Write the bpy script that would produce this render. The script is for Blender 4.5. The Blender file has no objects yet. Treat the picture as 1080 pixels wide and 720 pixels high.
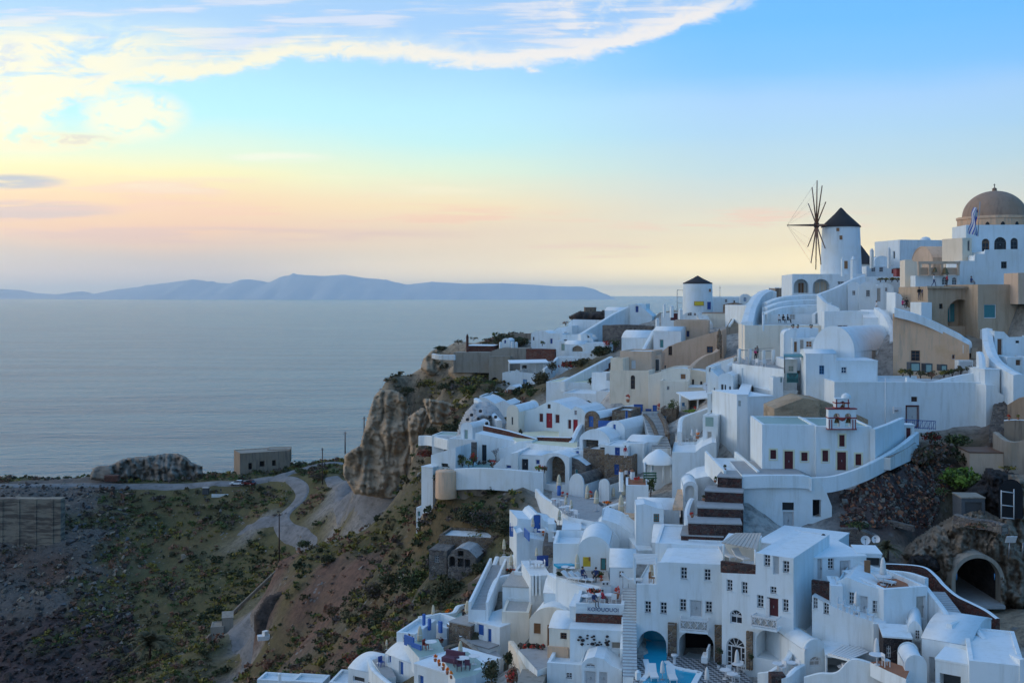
HAZE=True
import bpy,bmesh,math,random
import numpy as np
from mathutils import Vector,Matrix,noise
from mathutils.geometry import tessellate_polygon
random.seed(7)
rng=np.random.default_rng(11)
S=bpy.context.scene
COL=S.collection
F=1150.0;CX=540.0;HY=311.0
PI=math.pi
R=math.radians
_cr=(0.0,0.0,1.0)
def CR(ox,oy,s):
 global _cr;_cr=(ox,oy,s)
def XY(p):
 return (_cr[0]+p[0]/_cr[2],_cr[1]+p[1]/_cr[2])
def P(x,y,D):
 x,y=XY((x,y));return Vector(((x-CX)/F*D,D,(HY-y)/F*D))
def Pz(x,y,z):
 x,y=XY((x,y));D=F*z/(HY-y)
 return Vector(((x-CX)/F*D,D,z))
def mpp(D):return D/F/_cr[2]
class NT:
 def __init__(s,mat_or_world):
  s.t=mat_or_world.node_tree;s.t.nodes.clear()
 def n(s,typ,**kw):
  nd=s.t.nodes.new(typ)
  for k,v in kw.items():
   if k.startswith('_'):
    setattr(nd,k[1:],v)
  return nd
 def l(s,a,b):s.t.links.new(a,b)
 def put(s,sock,v):
  if isinstance(v,bpy.types.NodeSocket):s.l(v,sock)
  elif v is not None:
   if sock.type=='RGBA' and len(v)==3:v=(*v,1)
   sock.default_value=v
 def math(s,op,a,b=0.0,c=0.0,clamp=False):
  nd=s.t.nodes.new('ShaderNodeMath');nd.operation=op;nd.use_clamp=clamp
  s.put(nd.inputs[0],a);s.put(nd.inputs[1],b);s.put(nd.inputs[2],c);return nd.outputs[0]
 def mix(s,f,a,b):
  nd=s.t.nodes.new('ShaderNodeMix');nd.data_type='RGBA'
  s.put(nd.inputs[0],f);s.put(nd.inputs[6],a);s.put(nd.inputs[7],b);return nd.outputs[2]
 def smooth(s,v,a,b):
  nd=s.t.nodes.new('ShaderNodeMapRange');nd.interpolation_type='SMOOTHSTEP'
  s.put(nd.inputs[0],v);nd.inputs[1].default_value=a;nd.inputs[2].default_value=b;return nd.outputs[0]
 def ramp(s,f,stops,interp='LINEAR'):
  nd=s.t.nodes.new('ShaderNodeValToRGB');cr=nd.color_ramp;cr.interpolation=interp
  while len(cr.elements)<len(stops):cr.elements.new(0.5)
  for e,(p,c)in zip(cr.elements,stops):
   e.position=p;e.color=(*c,1)if len(c)==3 else c
  s.put(nd.inputs[0],f);return nd.outputs[0]
 def noise(s,vec,scale,detail=4,rough=0.55,dist=0.0):
  nd=s.t.nodes.new('ShaderNodeTexNoise');s.put(nd.inputs['Vector'],vec)
  nd.inputs['Scale'].default_value=scale;nd.inputs['Detail'].default_value=detail
  nd.inputs['Roughness'].default_value=rough;nd.inputs['Distortion'].default_value=dist
  return nd.outputs[0]
 def mapping(s,vec,scale=(1,1,1),rot=(0,0,0),loc=(0,0,0)):
  nd=s.t.nodes.new('ShaderNodeMapping');s.put(nd.inputs[0],vec)
  nd.inputs[1].default_value=loc;nd.inputs[2].default_value=rot;nd.inputs[3].default_value=scale
  return nd.outputs[0]
MATS={}
def newmat(name):
 m=bpy.data.materials.new(name);m.use_nodes=True
 t=NT(m);out=t.n('ShaderNodeOutputMaterial');b=t.n('ShaderNodeBsdfPrincipled')
 t.l(b.outputs[0],out.inputs[0]);MATS[name]=m
 return m,t,b,out
def bump(t,b,h,strength=0.4,dist=0.05):
 nd=t.n('ShaderNodeBump');nd.inputs['Strength'].default_value=strength;nd.inputs['Distance'].default_value=dist
 t.l(h,nd.inputs['Height']);t.l(nd.outputs[0],b.inputs['Normal'])
def geo(t):return t.n('ShaderNodeNewGeometry').outputs['Position']
def plaster(name,c,c2=None,rough=0.85,var=0.5):
 m,t,b,o=newmat(name);p=geo(t)
 big=t.noise(p,0.35,5,0.6);fine=t.noise(p,3.5,4,0.6)
 st=t.noise(t.mapping(p,(1.6,1.6,0.18)),1.0,5,0.65)
 f=t.math('MULTIPLY',t.smooth(st,0.46,0.74),var*1.2)
 f2=t.math('MULTIPLY',t.smooth(big,0.46,0.68),var*0.9)
 c2=c2 or tuple(x*k for x,k in zip(c,(0.74,0.72,0.68)))
 c3=tuple(x*k for x,k in zip(c,(0.9,0.86,0.78)))
 col=t.mix(f2,t.mix(f,c,c2),c3)
 t.l(col,b.inputs['Base Color']);b.inputs['Roughness'].default_value=rough
 b.inputs['Specular IOR Level'].default_value=0.25
 bump(t,b,t.math('ADD',fine,t.math('MULTIPLY',big,1.5)),0.35,0.06)
 return m
plaster('white',(0.74,0.795,0.815));plaster('white_clean',(0.78,0.83,0.85),var=0.25)
plaster('white_worn',(0.73,0.745,0.735),(0.52,0.49,0.44),var=0.8)
plaster('cream',(0.80,0.67,0.52));plaster('cream_light',(0.82,0.74,0.62))
plaster('beige',(0.62,0.45,0.33),var=0.6);plaster('tan',(0.48,0.36,0.255),var=0.9)
plaster('ochre',(0.46,0.34,0.24),(0.28,0.2,0.14),var=1.0)
plaster('peach',(0.70,0.45,0.29),(0.46,0.34,0.25),var=1.0)
plaster('concrete',(0.33,0.29,0.24),(0.2,0.17,0.14),var=0.9);plaster('grey_paving',(0.36,0.36,0.36),var=0.6)
plaster('roof_white',(0.73,0.78,0.80),var=0.35);plaster('dome_brown',(0.37,0.25,0.18),(0.25,0.175,0.13),var=0.8)
plaster('terracotta',(0.36,0.15,0.08));plaster('yellowish',(0.74,0.70,0.5))
plaster('earth_wall',(0.30,0.23,0.17),(0.17,0.13,0.10),var=1.0)
def masonry(name,cols,scale=2.2,mortar=(0.3,0.27,0.24),flat=(1,1,1.5)):
 m,t,b,o=newmat(name);p=t.mapping(geo(t),flat)
 v=t.n('ShaderNodeTexVoronoi');t.l(p,v.inputs['Vector']);v.inputs['Scale'].default_value=scale
 e=t.n('ShaderNodeTexVoronoi',_feature='DISTANCE_TO_EDGE');t.l(p,e.inputs['Vector']);e.inputs['Scale'].default_value=scale
 sp=t.n('ShaderNodeSeparateColor');t.l(v.outputs['Color'],sp.inputs[0])
 col=t.ramp(sp.outputs[0],[(i/(len(cols)-1),c)for i,c in enumerate(cols)])
 n=t.noise(p,6,4)
 col=t.mix(t.math('MULTIPLY',n,0.5),col,tuple(x*0.6 for x in cols[0]))
 col=t.mix(t.smooth(e.outputs[0],0.06,0.015),col,mortar)
 t.l(col,b.inputs['Base Color']);b.inputs['Roughness'].default_value=0.9
 b.inputs['Specular IOR Level'].default_value=0.2
 h=t.math('ADD',t.smooth(e.outputs[0],0.0,0.12),t.math('MULTIPLY',n,0.4));bump(t,b,h,0.8,0.12)
 return m
masonry('lava_stone',[(0.05,0.035,0.035),(0.13,0.05,0.04),(0.08,0.06,0.06),(0.17,0.09,0.07)],2.6,(0.12,0.10,0.09))
masonry('red_stone',[(0.13,0.045,0.035),(0.2,0.07,0.05),(0.10,0.05,0.045),(0.22,0.12,0.09)],2.4,(0.16,0.10,0.08))
masonry('brown_stone',[(0.20,0.14,0.09),(0.28,0.2,0.13),(0.14,0.10,0.08),(0.33,0.26,0.18)],2.2)
masonry('grey_stone',[(0.16,0.14,0.13),(0.24,0.21,0.18),(0.11,0.10,0.10),(0.3,0.27,0.23)],1.8,(0.22,0.2,0.18))
masonry('black_stone',[(0.03,0.028,0.03),(0.06,0.045,0.045),(0.045,0.04,0.042),(0.09,0.06,0.055)],3.2,(0.10,0.09,0.085))
masonry('cobble',[(0.3,0.29,0.28),(0.22,0.21,0.21),(0.36,0.35,0.33)],1.6,(0.55,0.55,0.54),(1,1,1))
def paint(name,c,rough=0.5,var=0.35,metal=0.0):
 m,t,b,o=newmat(name);p=geo(t);n=t.noise(p,5,4)
 t.l(t.mix(t.math('MULTIPLY',t.smooth(n,0.4,0.8),var),c,tuple(x*0.6 for x in c)),b.inputs['Base Color'])
 b.inputs['Roughness'].default_value=rough;b.inputs['Metallic'].default_value=metal;return m
paint('blue',(0.035,0.13,0.42));paint('deep_blue',(0.02,0.07,0.28));paint('sky_blue',(0.08,0.26,0.48))
paint('teal',(0.06,0.24,0.26));paint('red',(0.34,0.015,0.03));paint('dark_red',(0.10,0.014,0.018))
paint('oxide',(0.28,0.03,0.025));paint('brown',(0.16,0.075,0.04));paint('wood',(0.27,0.13,0.055));paint('dark',(0.015,0.015,0.018))
paint('frame_white',(0.72,0.72,0.72));paint('door_grey',(0.5,0.52,0.53));paint('grey_dark',(0.07,0.075,0.08))
paint('green',(0.05,0.14,0.08));paint('pale_green',(0.28,0.4,0.36));paint('yellow',(0.62,0.42,0.03));paint('orange',(0.6,0.2,0.01))
paint('thatch',(0.045,0.04,0.042),0.95,0.6);paint('dark_timber',(0.06,0.035,0.03),0.8);paint('canvas',(0.66,0.58,0.42),0.9,0.15)
paint('canvas_white',(0.74,0.73,0.71),0.9,0.15);paint('metal',(0.35,0.36,0.38),0.4,0.2,0.6);paint('bell_bronze',(0.2,0.13,0.06),0.4,0.4,0.8)
paint('car_white',(0.75,0.76,0.78),0.25,0.05);paint('car_red',(0.12,0.018,0.018),0.25,0.05);paint('rubber',(0.02,0.02,0.02),0.8)
paint('skin',(0.42,0.24,0.16),0.6,0.1);paint('hair',(0.03,0.02,0.015),0.6);paint('cloth_black',(0.02,0.02,0.025),0.9)
paint('cloth_blue',(0.03,0.05,0.14),0.9);paint('cloth_red',(0.4,0.03,0.05),0.9);paint('cloth_pink',(0.55,0.05,0.16),0.9)
paint('cloth_white',(0.65,0.65,0.65),0.9);paint('cloth_grey',(0.14,0.14,0.15),0.9);paint('flag_blue',(0.015,0.07,0.42),0.8)
paint('slate',(0.10,0.11,0.12),0.9,0.6);paint('cane',(0.45,0.42,0.38),0.9,0.5);paint('cushion_plum',(0.12,0.05,0.08),0.9)
paint('sign_yellow',(0.7,0.5,0.03),0.5,0.1);paint('mat_black',(0.012,0.012,0.014),0.95,0.2)  # the black stands for unlit depth behind openings
def glassm(name,c,rough=0.12):
 m,t,b,o=newmat(name);b.inputs['Base Color'].default_value=(*c,1);b.inputs['Roughness'].default_value=rough
 b.inputs['Specular IOR Level'].default_value=0.5;return m
glassm('glass',(0.02,0.025,0.035));glassm('glass_blue',(0.02,0.06,0.12))
def pool(name):
 m,t,b,o=newmat(name);p=geo(t)
 n=t.noise(p,2.2,3);t.l(t.mix(n,(0.012,0.30,0.50),(0.03,0.42,0.58)),b.inputs['Base Color'])
 b.inputs['Roughness'].default_value=0.06;bump(t,b,t.noise(p,3,3),0.12,0.05)
pool('pool_water')
def leaf(name,c1,c2,c3):
 c1,c2,c3=[(c[0]*2.1,c[1]*1.65,c[2]*1.75)for c in (c1,c2,c3)]
 m,t,b,o=newmat(name);p=geo(t)
 rnd=t.n('ShaderNodeNewGeometry').outputs['Random Per Island']
 n=t.noise(p,0.6,3)
 t.l(t.mix(n,t.ramp(rnd,[(0,c1),(0.5,c2),(1,c3)]),c1),b.inputs['Base Color'])
 b.inputs['Roughness'].default_value=0.75;b.inputs['Specular IOR Level'].default_value=0.2
leaf('leaf_green',(0.03,0.055,0.018),(0.05,0.085,0.025),(0.085,0.12,0.035))
leaf('leaf_olive',(0.035,0.04,0.02),(0.06,0.065,0.03),(0.09,0.085,0.04))
leaf('leaf_grey',(0.045,0.045,0.035),(0.075,0.07,0.055),(0.11,0.10,0.08))
leaf('leaf_dark',(0.018,0.03,0.014),(0.03,0.045,0.02),(0.05,0.065,0.03))
leaf('leaf_bright',(0.06,0.13,0.02),(0.10,0.19,0.03),(0.14,0.22,0.05))
leaf('leaf_yellow',(0.09,0.10,0.022),(0.14,0.135,0.03),(0.19,0.165,0.045))
leaf('leaf_red',(0.10,0.02,0.015),(0.2,0.03,0.03),(0.08,0.06,0.02))
leaf('leaf_dry',(0.10,0.065,0.04),(0.15,0.095,0.055),(0.2,0.14,0.08))
leaf('flowers_orange',(0.5,0.12,0.01),(0.6,0.25,0.02),(0.06,0.10,0.02))
leaf('flowers_red',(0.35,0.02,0.03),(0.05,0.10,0.02),(0.4,0.08,0.05))
def tiles(name,c1,c2,scale):
 m,t,b,o=newmat(name);ck=t.n('ShaderNodeTexChecker');t.l(t.mapping(geo(t),rot=(0,0,0.5)),ck.inputs[0])
 ck.inputs[1].default_value=(*c1,1);ck.inputs[2].default_value=(*c2,1);ck.inputs[3].default_value=scale
 t.l(ck.outputs[0],b.inputs['Base Color']);b.inputs['Roughness'].default_value=0.6
tiles('checker_paving',(0.06,0.065,0.07),(0.35,0.36,0.37),3.2)
class MB:
 def __init__(s):s.v=[];s.f=[];s.m=[];s.sm=[]
 def add(s,verts,faces,mat,smooth=False):
  o=len(s.v);s.v.extend([tuple(v)for v in verts])
  for f in faces:s.f.append([i+o for i in f]);s.m.append(mat);s.sm.append(smooth)
  return s
 def box(s,O,u,v,w,su,sv,sw,mat):
  """box from corner O along unit axes u, v, w with sizes su, sv, sw"""
  O=Vector(O);u=Vector(u)*su;v=Vector(v)*sv;w=Vector(w)*sw
  c=[O,O+u,O+u+v,O+v,O+w,O+u+w,O+u+v+w,O+v+w]
  return s.add(c,[(0,3,2,1),(4,5,6,7),(0,1,5,4),(1,2,6,5),(2,3,7,6),(3,0,4,7)],mat)
 def cbox(s,c,sx,sy,sz,mat,yaw=0.0):
  u=Vector((math.cos(yaw),math.sin(yaw),0));v=Vector((-u.y,u.x,0));w=Vector((0,0,1))
  return s.box(Vector(c)-u*sx/2-v*sy/2,u,v,w,sx,sy,sz,mat)
 def lathe(s,c,prof,mat,n=20,a0=0.0,a1=2*PI,smooth=True,sx=1.0,sy=1.0,yaw=0.0):
  c=Vector(c);full=abs(a1-a0-2*PI)<1e-6;k=n if full else n+1
  vs=[];cy,sn=math.cos(yaw),math.sin(yaw)
  for r,z in prof:
   for i in range(k):
    a=a0+(a1-a0)*i/n;x,y=r*math.cos(a)*sx,r*math.sin(a)*sy
    vs.append(c+Vector((x*cy-y*sn,x*sn+y*cy,z)))
  fs=[]
  for j in range(len(prof)-1):
   for i in range(n if full else k-1):
    i2=(i+1)%k
    fs.append((j*k+i,j*k+i2,(j+1)*k+i2,(j+1)*k+i))
  return s.add(vs,fs,mat,smooth)
 def tube(s,pts,r,mat,n=6,cap=True):
  pts=[Vector(p)for p in pts];rs=r if isinstance(r,(list,tuple))else [r]*len(pts)
  vs=[];fs=[]
  for i,p in enumerate(pts):
   d=(pts[min(i+1,len(pts)-1)]-pts[max(i-1,0)]).normalized()
   a=d.cross(Vector((0,0,1))if abs(d.z)<0.9 else Vector((1,0,0))).normalized();b=d.cross(a)
   for k in range(n):
    t=2*PI*k/n;vs.append(p+(a*math.cos(t)+b*math.sin(t))*rs[i])
  for i in range(len(pts)-1):
   for k in range(n):
    fs.append((i*n+k,i*n+(k+1)%n,(i+1)*n+(k+1)%n,(i+1)*n+k))
  if cap:fs.append(tuple(range(n)));fs.append(tuple((len(pts)-1)*n+k for k in range(n)))
  return s.add(vs,fs,mat,True)
 def poly(s,loops,mat):
  """flat polygon with holes, loops of 3D points"""
  loops=[[Vector(p)for p in l]for l in loops]
  vs=[p for l in loops for p in l]
  return s.add(vs,[tuple(t)for t in tessellate_polygon(loops)],mat)
 def strip(s,a,b,mat,closed=False,smooth=False):
  n=len(a);vs=list(a)+list(b)
  fs=[(i,(i+1)%n,n+(i+1)%n,n+i)for i in range(n if closed else n-1)]
  return s.add(vs,fs,mat,smooth)
 def prism(s,top,dz,mat,mat_side=None,bottom=True):
  top=[Vector(p)for p in top];bot=[p+Vector((0,0,dz))for p in top]
  s.poly([top],mat);s.strip(top,bot,mat_side or mat,True)
  if bottom:s.poly([bot],mat_side or mat)
  return s
def mesh_from(mb,name,inv=None):
 me=bpy.data.meshes.new(name)
 vs=mb.v if inv is None else [tuple(inv@Vector(v))for v in mb.v]
 me.from_pydata(vs,[],mb.f)
 names=[]
 for m in mb.m:
  if m not in names:names.append(m)
 for m in names:me.materials.append(MATS[m])
 me.polygons.foreach_set('material_index',[names.index(m)for m in mb.m])
 me.polygons.foreach_set('use_smooth',mb.sm)
 bm=bmesh.new();bm.from_mesh(me);bmesh.ops.remove_doubles(bm,verts=bm.verts,dist=0.0005)
 bmesh.ops.recalc_face_normals(bm,faces=bm.faces);bm.to_mesh(me);bm.free()
 me.update();return me
def link(o):COL.objects.link(o);return o
def thing(name,label,cat,loc,yaw=0.0,group=None):
 o=link(bpy.data.objects.new(name,None));o.empty_display_size=0.3
 o.location=loc;o.rotation_euler=(0,0,yaw);o['label']=label;o['category']=cat
 if group:o['group']=group
 XF[o.name]=Matrix.Translation(Vector(loc))@Matrix.Rotation(yaw,4,'Z')
 return o
XF={}
def part(name,mb,parent,label=None):
 """mesh child; geometry is given in world metres and moved to the thing's own frame"""
 if not mb.f:return None
 x=XF[parent.name]
 o=link(bpy.data.objects.new(name,mesh_from(mb,name,x.inverted())));o.parent=parent;XF[o.name]=x
 if label:o['label']=label
 return o
def solo(name,mb,label,cat,loc=None,group=None,kind=None):
 """a thing (or a piece of the setting) that is one mesh"""
 if loc is None:
  a=np.array(mb.v);loc=Vector((a[:,0].mean(),a[:,1].mean(),a[:,2].min()))
 loc=Vector(loc)
 o=link(bpy.data.objects.new(name,mesh_from(mb,name,Matrix.Translation(-loc))));o.location=loc
 if label:o['label']=label
 if cat:o['category']=cat
 if group:o['group']=group
 if kind:o['kind']=kind
 return o
def copy_tree(o,parent=None):
 c=o.copy();link(c)
 if parent is not None:c.parent=parent;c.matrix_parent_inverse=o.matrix_parent_inverse
 for ch in list(o.children):copy_tree(ch,c)
 return c
GROUND=[]
def ground(p,dz=-0.6):GROUND.append((p[0],p[1],p[2]+dz))
# ---- camera, light, sky
cam=bpy.data.cameras.new('camera');co=link(bpy.data.objects.new('camera',cam));S.camera=co
co.rotation_euler=(PI/2,0,0);cam.sensor_width=36;cam.lens=36*F/1080
cam.shift_y=-49/1080;cam.clip_start=0.1;cam.clip_end=400000
S.view_settings.view_transform='Standard';S.view_settings.look='None';S.view_settings.exposure=0;S.view_settings.gamma=1
S.render.engine='CYCLES'
c=S.cycles;c.use_denoising=True ;c.max_bounces=6;c.diffuse_bounces=3;c.glossy_bounces=2;c.volume_bounces=1;c.transparent_max_bounces=4
try:c.denoiser='OPENIMAGEDENOISE'
except Exception:pass
SUN_EL,SUN_AZ=R(11),R(-72)
sun=bpy.data.lights.new('sun','SUN');sun.energy=0.5;sun.angle=R(28);sun.color=(1.0,0.92,0.84)
so=link(bpy.data.objects.new('sun',sun))
sd=Vector((math.sin(SUN_AZ)*math.cos(SUN_EL),math.cos(SUN_AZ)*math.cos(SUN_EL),math.sin(SUN_EL)))
so.rotation_euler=sd.to_track_quat('Z','Y').to_euler()
w=bpy.data.worlds.new('World');S.world=w;w.use_nodes=True
t=NT(w);out=t.n('ShaderNodeOutputWorld')
sky=t.n('ShaderNodeTexSky');sky.sky_type='NISHITA';sky.sun_disc=False ;sky.sun_elevation=SUN_EL;sky.sun_rotation=SUN_AZ
sky.air_density=1.0;sky.dust_density=1.5;sky.ozone_density=2.0
bg1=t.n('ShaderNodeBackground');t.l(sky.outputs[0],bg1 .inputs[0]);bg1 .inputs[1].default_value=0.05
d=t.n('ShaderNodeTexCoord').outputs['Generated']
sp=t.n('ShaderNodeSeparateXYZ');t.l(d,sp.inputs[0])
X,Y,Z=sp.outputs
az=t.math('ARCTAN2',X,Y)
hyp=t.math('SQRT',t.math('ADD',t.math('MULTIPLY',X,X),t.math('MULTIPLY',Y,Y)))
el=t.math('ARCTAN2',Z,hyp)
def E(y):return (311-y)/F
def stops(rows,top):
 st=[(max(0,E(y))/1.6,c_)for y,c_ in rows]
 return st+[(0.40/1.6,top[0]),(0.8/1.6,top[1]),(1.0,top[2])]
f=t.math('DIVIDE',el,1.6,clamp=True)
TOP=((0.09,0.38,0.86),(0.05,0.29,0.70),(0.04,0.25,0.64))
wob=t.noise(t.mapping(d,(3,3,14)),2.0,4,0.5)
f=t.math('ADD',f,t.math('MULTIPLY',t.math('SUBTRACT',wob,0.5),0.012),clamp=True)
left=t.ramp(f,stops([(308,(.9,.80,.85)),(298,(.68,.62,.66)),(272,(.60,.53,.54)),(246,(.92,.55,.38)),(216,(1,.64,.36)),(188,(1,.88,.42)),(160,(.72,.90,.70)),(130,(.47,.88,.93)),(90,(.42,.80,1)),(30,(.28,.62,.95))],TOP))
mid=t.ramp(f,stops([(308,(2.2,1.75,1.0)),(298,(1.4,1.12,.74)),(272,(.95,.78,.57)),(246,(.88,.66,.48)),(216,(1,.76,.43)),(180,(.74,.88,.66)),(150,(.52,.86,.86)),(115,(.46,.82,.97)),(90,(.40,.72,1)),(30,(.22,.56,1))],TOP))
right=t.ramp(f,stops([(308,(3.3,2.5,1.0)),(298,(1.85,1.45,.68)),(262,(1.08,.88,.54)),(222,(.76,.73,.60)),(180,(.53,.70,.76)),(145,(.42,.66,.88)),(112,(.38,.63,.96)),(86,(.20,.54,1)),(40,(.13,.49,1))],TOP))
back=t.ramp(f,stops([(305,(.08,.21,.42)),(200,(.08,.25,.50)),(60,(.08,.30,.62))],TOP))
colr=t.mix(t.smooth(az,-0.32,-0.02),left,mid)
colr=t.mix(t.smooth(az,-0.08,0.22),colr,right)
aab=t.math('ABSOLUTE',t.math('ADD',az,0.35))
colr=t.mix(t.smooth(aab,0.6,1.5),colr,back)
az_px=t.math('MULTIPLY',t.math('TANGENT',t.math('MINIMUM',t.math('MAXIMUM',az,-1.2),1.2)),F)
el_px=t.math('MULTIPLY',t.math('TANGENT',t.math('MINIMUM',t.math('MAXIMUM',el,-0.2),1.2)),t.math('SQRT',t.math('ADD',F*F,t.math('MULTIPLY',az_px,az_px))))
u=t.math('ADD',az_px,540.0);vv=t.math('SUBTRACT',311.0,el_px)
cmb=t.n('ShaderNodeCombineXYZ');t.l(u,cmb.inputs[0]);t.l(vv,cmb.inputs[1]);q=cmb.outputs[0]
nA=t.noise(t.mapping(q,(0.012,0.03,1),rot=(0,0,0.12)),1.0,7,0.6,0.6)
nB=t.noise(t.mapping(q,(0.03,0.06,1),rot=(0,0,0.1)),1.0,6,0.62,0.4)
nS=t.noise(t.mapping(q,(0.006,0.07,1),rot=(0,0,0.03)),1.0,5,0.55)
def curve(xs):
 return t.math('MULTIPLY',t.ramp(t.math('DIVIDE',t.math('ADD',u,300.0),1300.0,clamp=True),[((a+300)/1300,(b/200,)*3)for a,b in xs]),200.0)
edge=curve([(-300,175),(0,150),(60,118),(100,106),(140,90),(250,84),(305,66),(400,66),(530,79),(620,66),(700,42),(760,20),(812,2)])
edge=t.math('ADD',edge,t.math('MULTIPLY',t.math('SUBTRACT',nB,0.5),34.0))
dist=t.math('SUBTRACT',edge,vv)
mA=t.smooth(dist,-3.0,12.0)
rim=t.math('MULTIPLY',t.smooth(dist,-3,8),t.math('SUBTRACT',1.0,t.smooth(dist,14,40)))
lft=t.math('SUBTRACT',1.0,t.smooth(u,110,300))
bright=t.math('MAXIMUM',rim,t.math('MULTIPLY',lft,t.math('MULTIPLY',t.smooth(vv,5,45),t.smooth(nA,0.30,0.52))))
upper=t.math('MULTIPLY',t.smooth(nS,0.46,0.62),0.75)
rgt=t.smooth(u,520,620)
bright=t.math('MAXIMUM',bright,t.math('MULTIPLY',t.math('MULTIPLY',t.smooth(nB,0.45,0.62),rgt),0.7))
thick=t.math('MULTIPLY',mA,t.math('MAXIMUM',t.math('MULTIPLY',bright,t.smooth(nB,0.2,0.42)),t.math('ADD',0.55,upper),clamp=True),clamp=True)
thick=t.math('MULTIPLY',thick,t.math('SUBTRACT',1.0,t.smooth(u,740,830)))
warm=t.mix(t.smooth(u,180,620),(1.0,0.90,0.60),(0.93,0.85,0.78))
shade=t.mix(upper,(0.46,0.60,0.82),(0.74,0.76,0.86))
cA=t.mix(bright,shade,warm)
thick=t.math('MULTIPLY',thick,t.smooth(el,-0.01,0.02))
colr=t.mix(t.math('MULTIPLY',thick,0.95),colr,cA)
def blob(cx,cy,rx,ry,lo,hi,amt,col_,n):
 global colr
 a=t.math('DIVIDE',t.math('SUBTRACT',u,float(cx)),float(rx));b=t.math('DIVIDE',t.math('SUBTRACT',vv,float(cy)),float(ry))
 r2=t.math('ADD',t.math('MULTIPLY',a,a),t.math('MULTIPLY',b,b))
 k=t.math('MULTIPLY',t.math('SUBTRACT',1.0,t.smooth(r2,0.15,1.0)),t.smooth(n,lo,hi))
 colr=t.mix(t.math('MULTIPLY',k,amt),colr,col_)
blob(140,122,70,34,0.30,0.52,0.9,(1.0,0.92,0.64),nB)
blob(20,115,60,40,0.35,0.6,0.8,(1.0,0.90,0.60),nB)
blob(40,150,110,14,0.35,0.55,0.9,(1.0,0.86,0.54),nB)
blob(70,147,60,7,0.45,0.6,0.6,(0.60,0.56,0.52),nB)
blob(0,60,40,24,0.42,0.6,0.7,(0.58,0.66,0.78),nB)
blob(10,192,70,10,0.36,0.52,0.95,(0.42,0.44,0.54),nS)
blob(20,222,130,14,0.38,0.54,0.8,(0.60,0.46,0.50),nS)
blob(150,205,300,22,0.46,0.62,0.6,(0.95,0.56,0.44),nS)
blob(120,248,420,12,0.36,0.58,0.7,(0.74,0.48,0.46),nS)
blob(300,166,70,7,0.4,0.6,0.5,(1.0,0.94,0.76),nS)
blob(300,196,380,14,0.48,0.7,0.4,(1.0,0.88,0.62),nS)
blob(780,232,200,16,0.48,0.62,0.7,(0.98,0.62,0.46),nS)
blob(400,228,260,16,0.46,0.6,0.6,(1.0,0.56,0.40),nS)
blob(620,262,130,12,0.46,0.62,0.6,(0.95,0.68,0.52),nS)
bg2=t.n('ShaderNodeBackground');t.l(colr,bg2 .inputs[0]);bg2 .inputs[1].default_value=0.94
ad=t.n('ShaderNodeAddShader');t.l(bg1 .outputs[0],ad.inputs[0]);t.l(bg2 .outputs[0],ad.inputs[1]);t.l(ad.outputs[0],out.inputs[0])
w.cycles.sampling_method='MANUAL';w.cycles.sample_map_resolution=1024
# ---- sea, far islands, air
SEA_Z=-150.0
m,t,b,o=newmat('sea_water');p=geo(t)
n1=t.noise(t.mapping(p,(0.016,0.05,0.05),rot=(0,0,0.1)),1.0,8,0.62);n2=t.smooth(t.noise(t.mapping(p,(0.0016,0.011,1),rot=(0,0,.08)),1.0,6,0.6),.35,.65)
t.l(t.mix(n2,(0.035,0.19,0.25),(0.09,0.29,0.33)),b.inputs['Base Color'])
b.inputs['Roughness'].default_value=0.22;b.inputs['IOR'].default_value=1.33;b.inputs['Specular IOR Level'].default_value=0.36
bump(t,b,n1,0.9,18.0)
mb=MB();rr=[0,300,900,2500,8000,25000,60000,140000]
mb.lathe((0,0,SEA_Z),[(r_,0)for r_ in rr[1:]],'sea_water',64);mb.lathe((0,0,SEA_Z),[(0.01,0),(300,0)],'sea_water',64)
solo('sea',mb,None,None,(0,0,SEA_Z),kind='structure')
m,t,b,o=newmat('hazed_island_rock');p=geo(t)
t.l(t.mix(t.noise(p,0.0009,7),(0.42,0.48,0.52),(0.54,0.58,0.61)),b.inputs['Base Color']);b.inputs['Roughness'].default_value=1  # pale bluish base colour carries part of the distance haze
def island(name,prof,D,depth):
 """a ridge of mountains: silhouette heights in survey units at distance D, rising from and falling back to the sea"""
 mb=MB();n=160;rows=[]
 xs=np.interp(np.linspace(0,1,n),np.linspace(0,1,len(prof)),[a for a,_ in prof]);xs=np.linspace(prof[0][0],prof[-1][0],n)
 hs=np.interp(xs,[a for a,_ in prof],[b_ for _,b_ in prof])
 for j,k in enumerate((0,.25,.55,.85,1.0,.7,.35,0)):
  dd=D+depth*(j-4)/4
  row=[]
  for i in range(n):
   hgt=(HY-hs[i])/F*D-SEA_Z
   nz=noise.fractal(Vector((xs[i]*0.06,j*0.9,3.1)),1.0,2.0,4)
   z=SEA_Z-3+max(0,hgt)*k*(1+(0.35*nz if k<1 else 0.03*nz))
   row.append(((xs[i]-CX)/F*D,dd+700*nz,z))
  rows.append(row)
 for j in range(7):mb.strip(rows[j],rows[j+1],'hazed_island_rock',smooth=True)
 solo(name,mb,None,None,kind='structure')
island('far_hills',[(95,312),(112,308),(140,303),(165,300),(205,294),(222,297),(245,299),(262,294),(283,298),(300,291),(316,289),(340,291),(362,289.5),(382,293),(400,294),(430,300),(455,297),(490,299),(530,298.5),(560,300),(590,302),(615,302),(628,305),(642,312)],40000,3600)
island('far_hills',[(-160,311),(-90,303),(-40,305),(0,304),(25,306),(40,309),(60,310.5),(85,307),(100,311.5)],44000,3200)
m=bpy.data.materials.new('haze');m.use_nodes=True ;MATS['haze']=m
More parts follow.
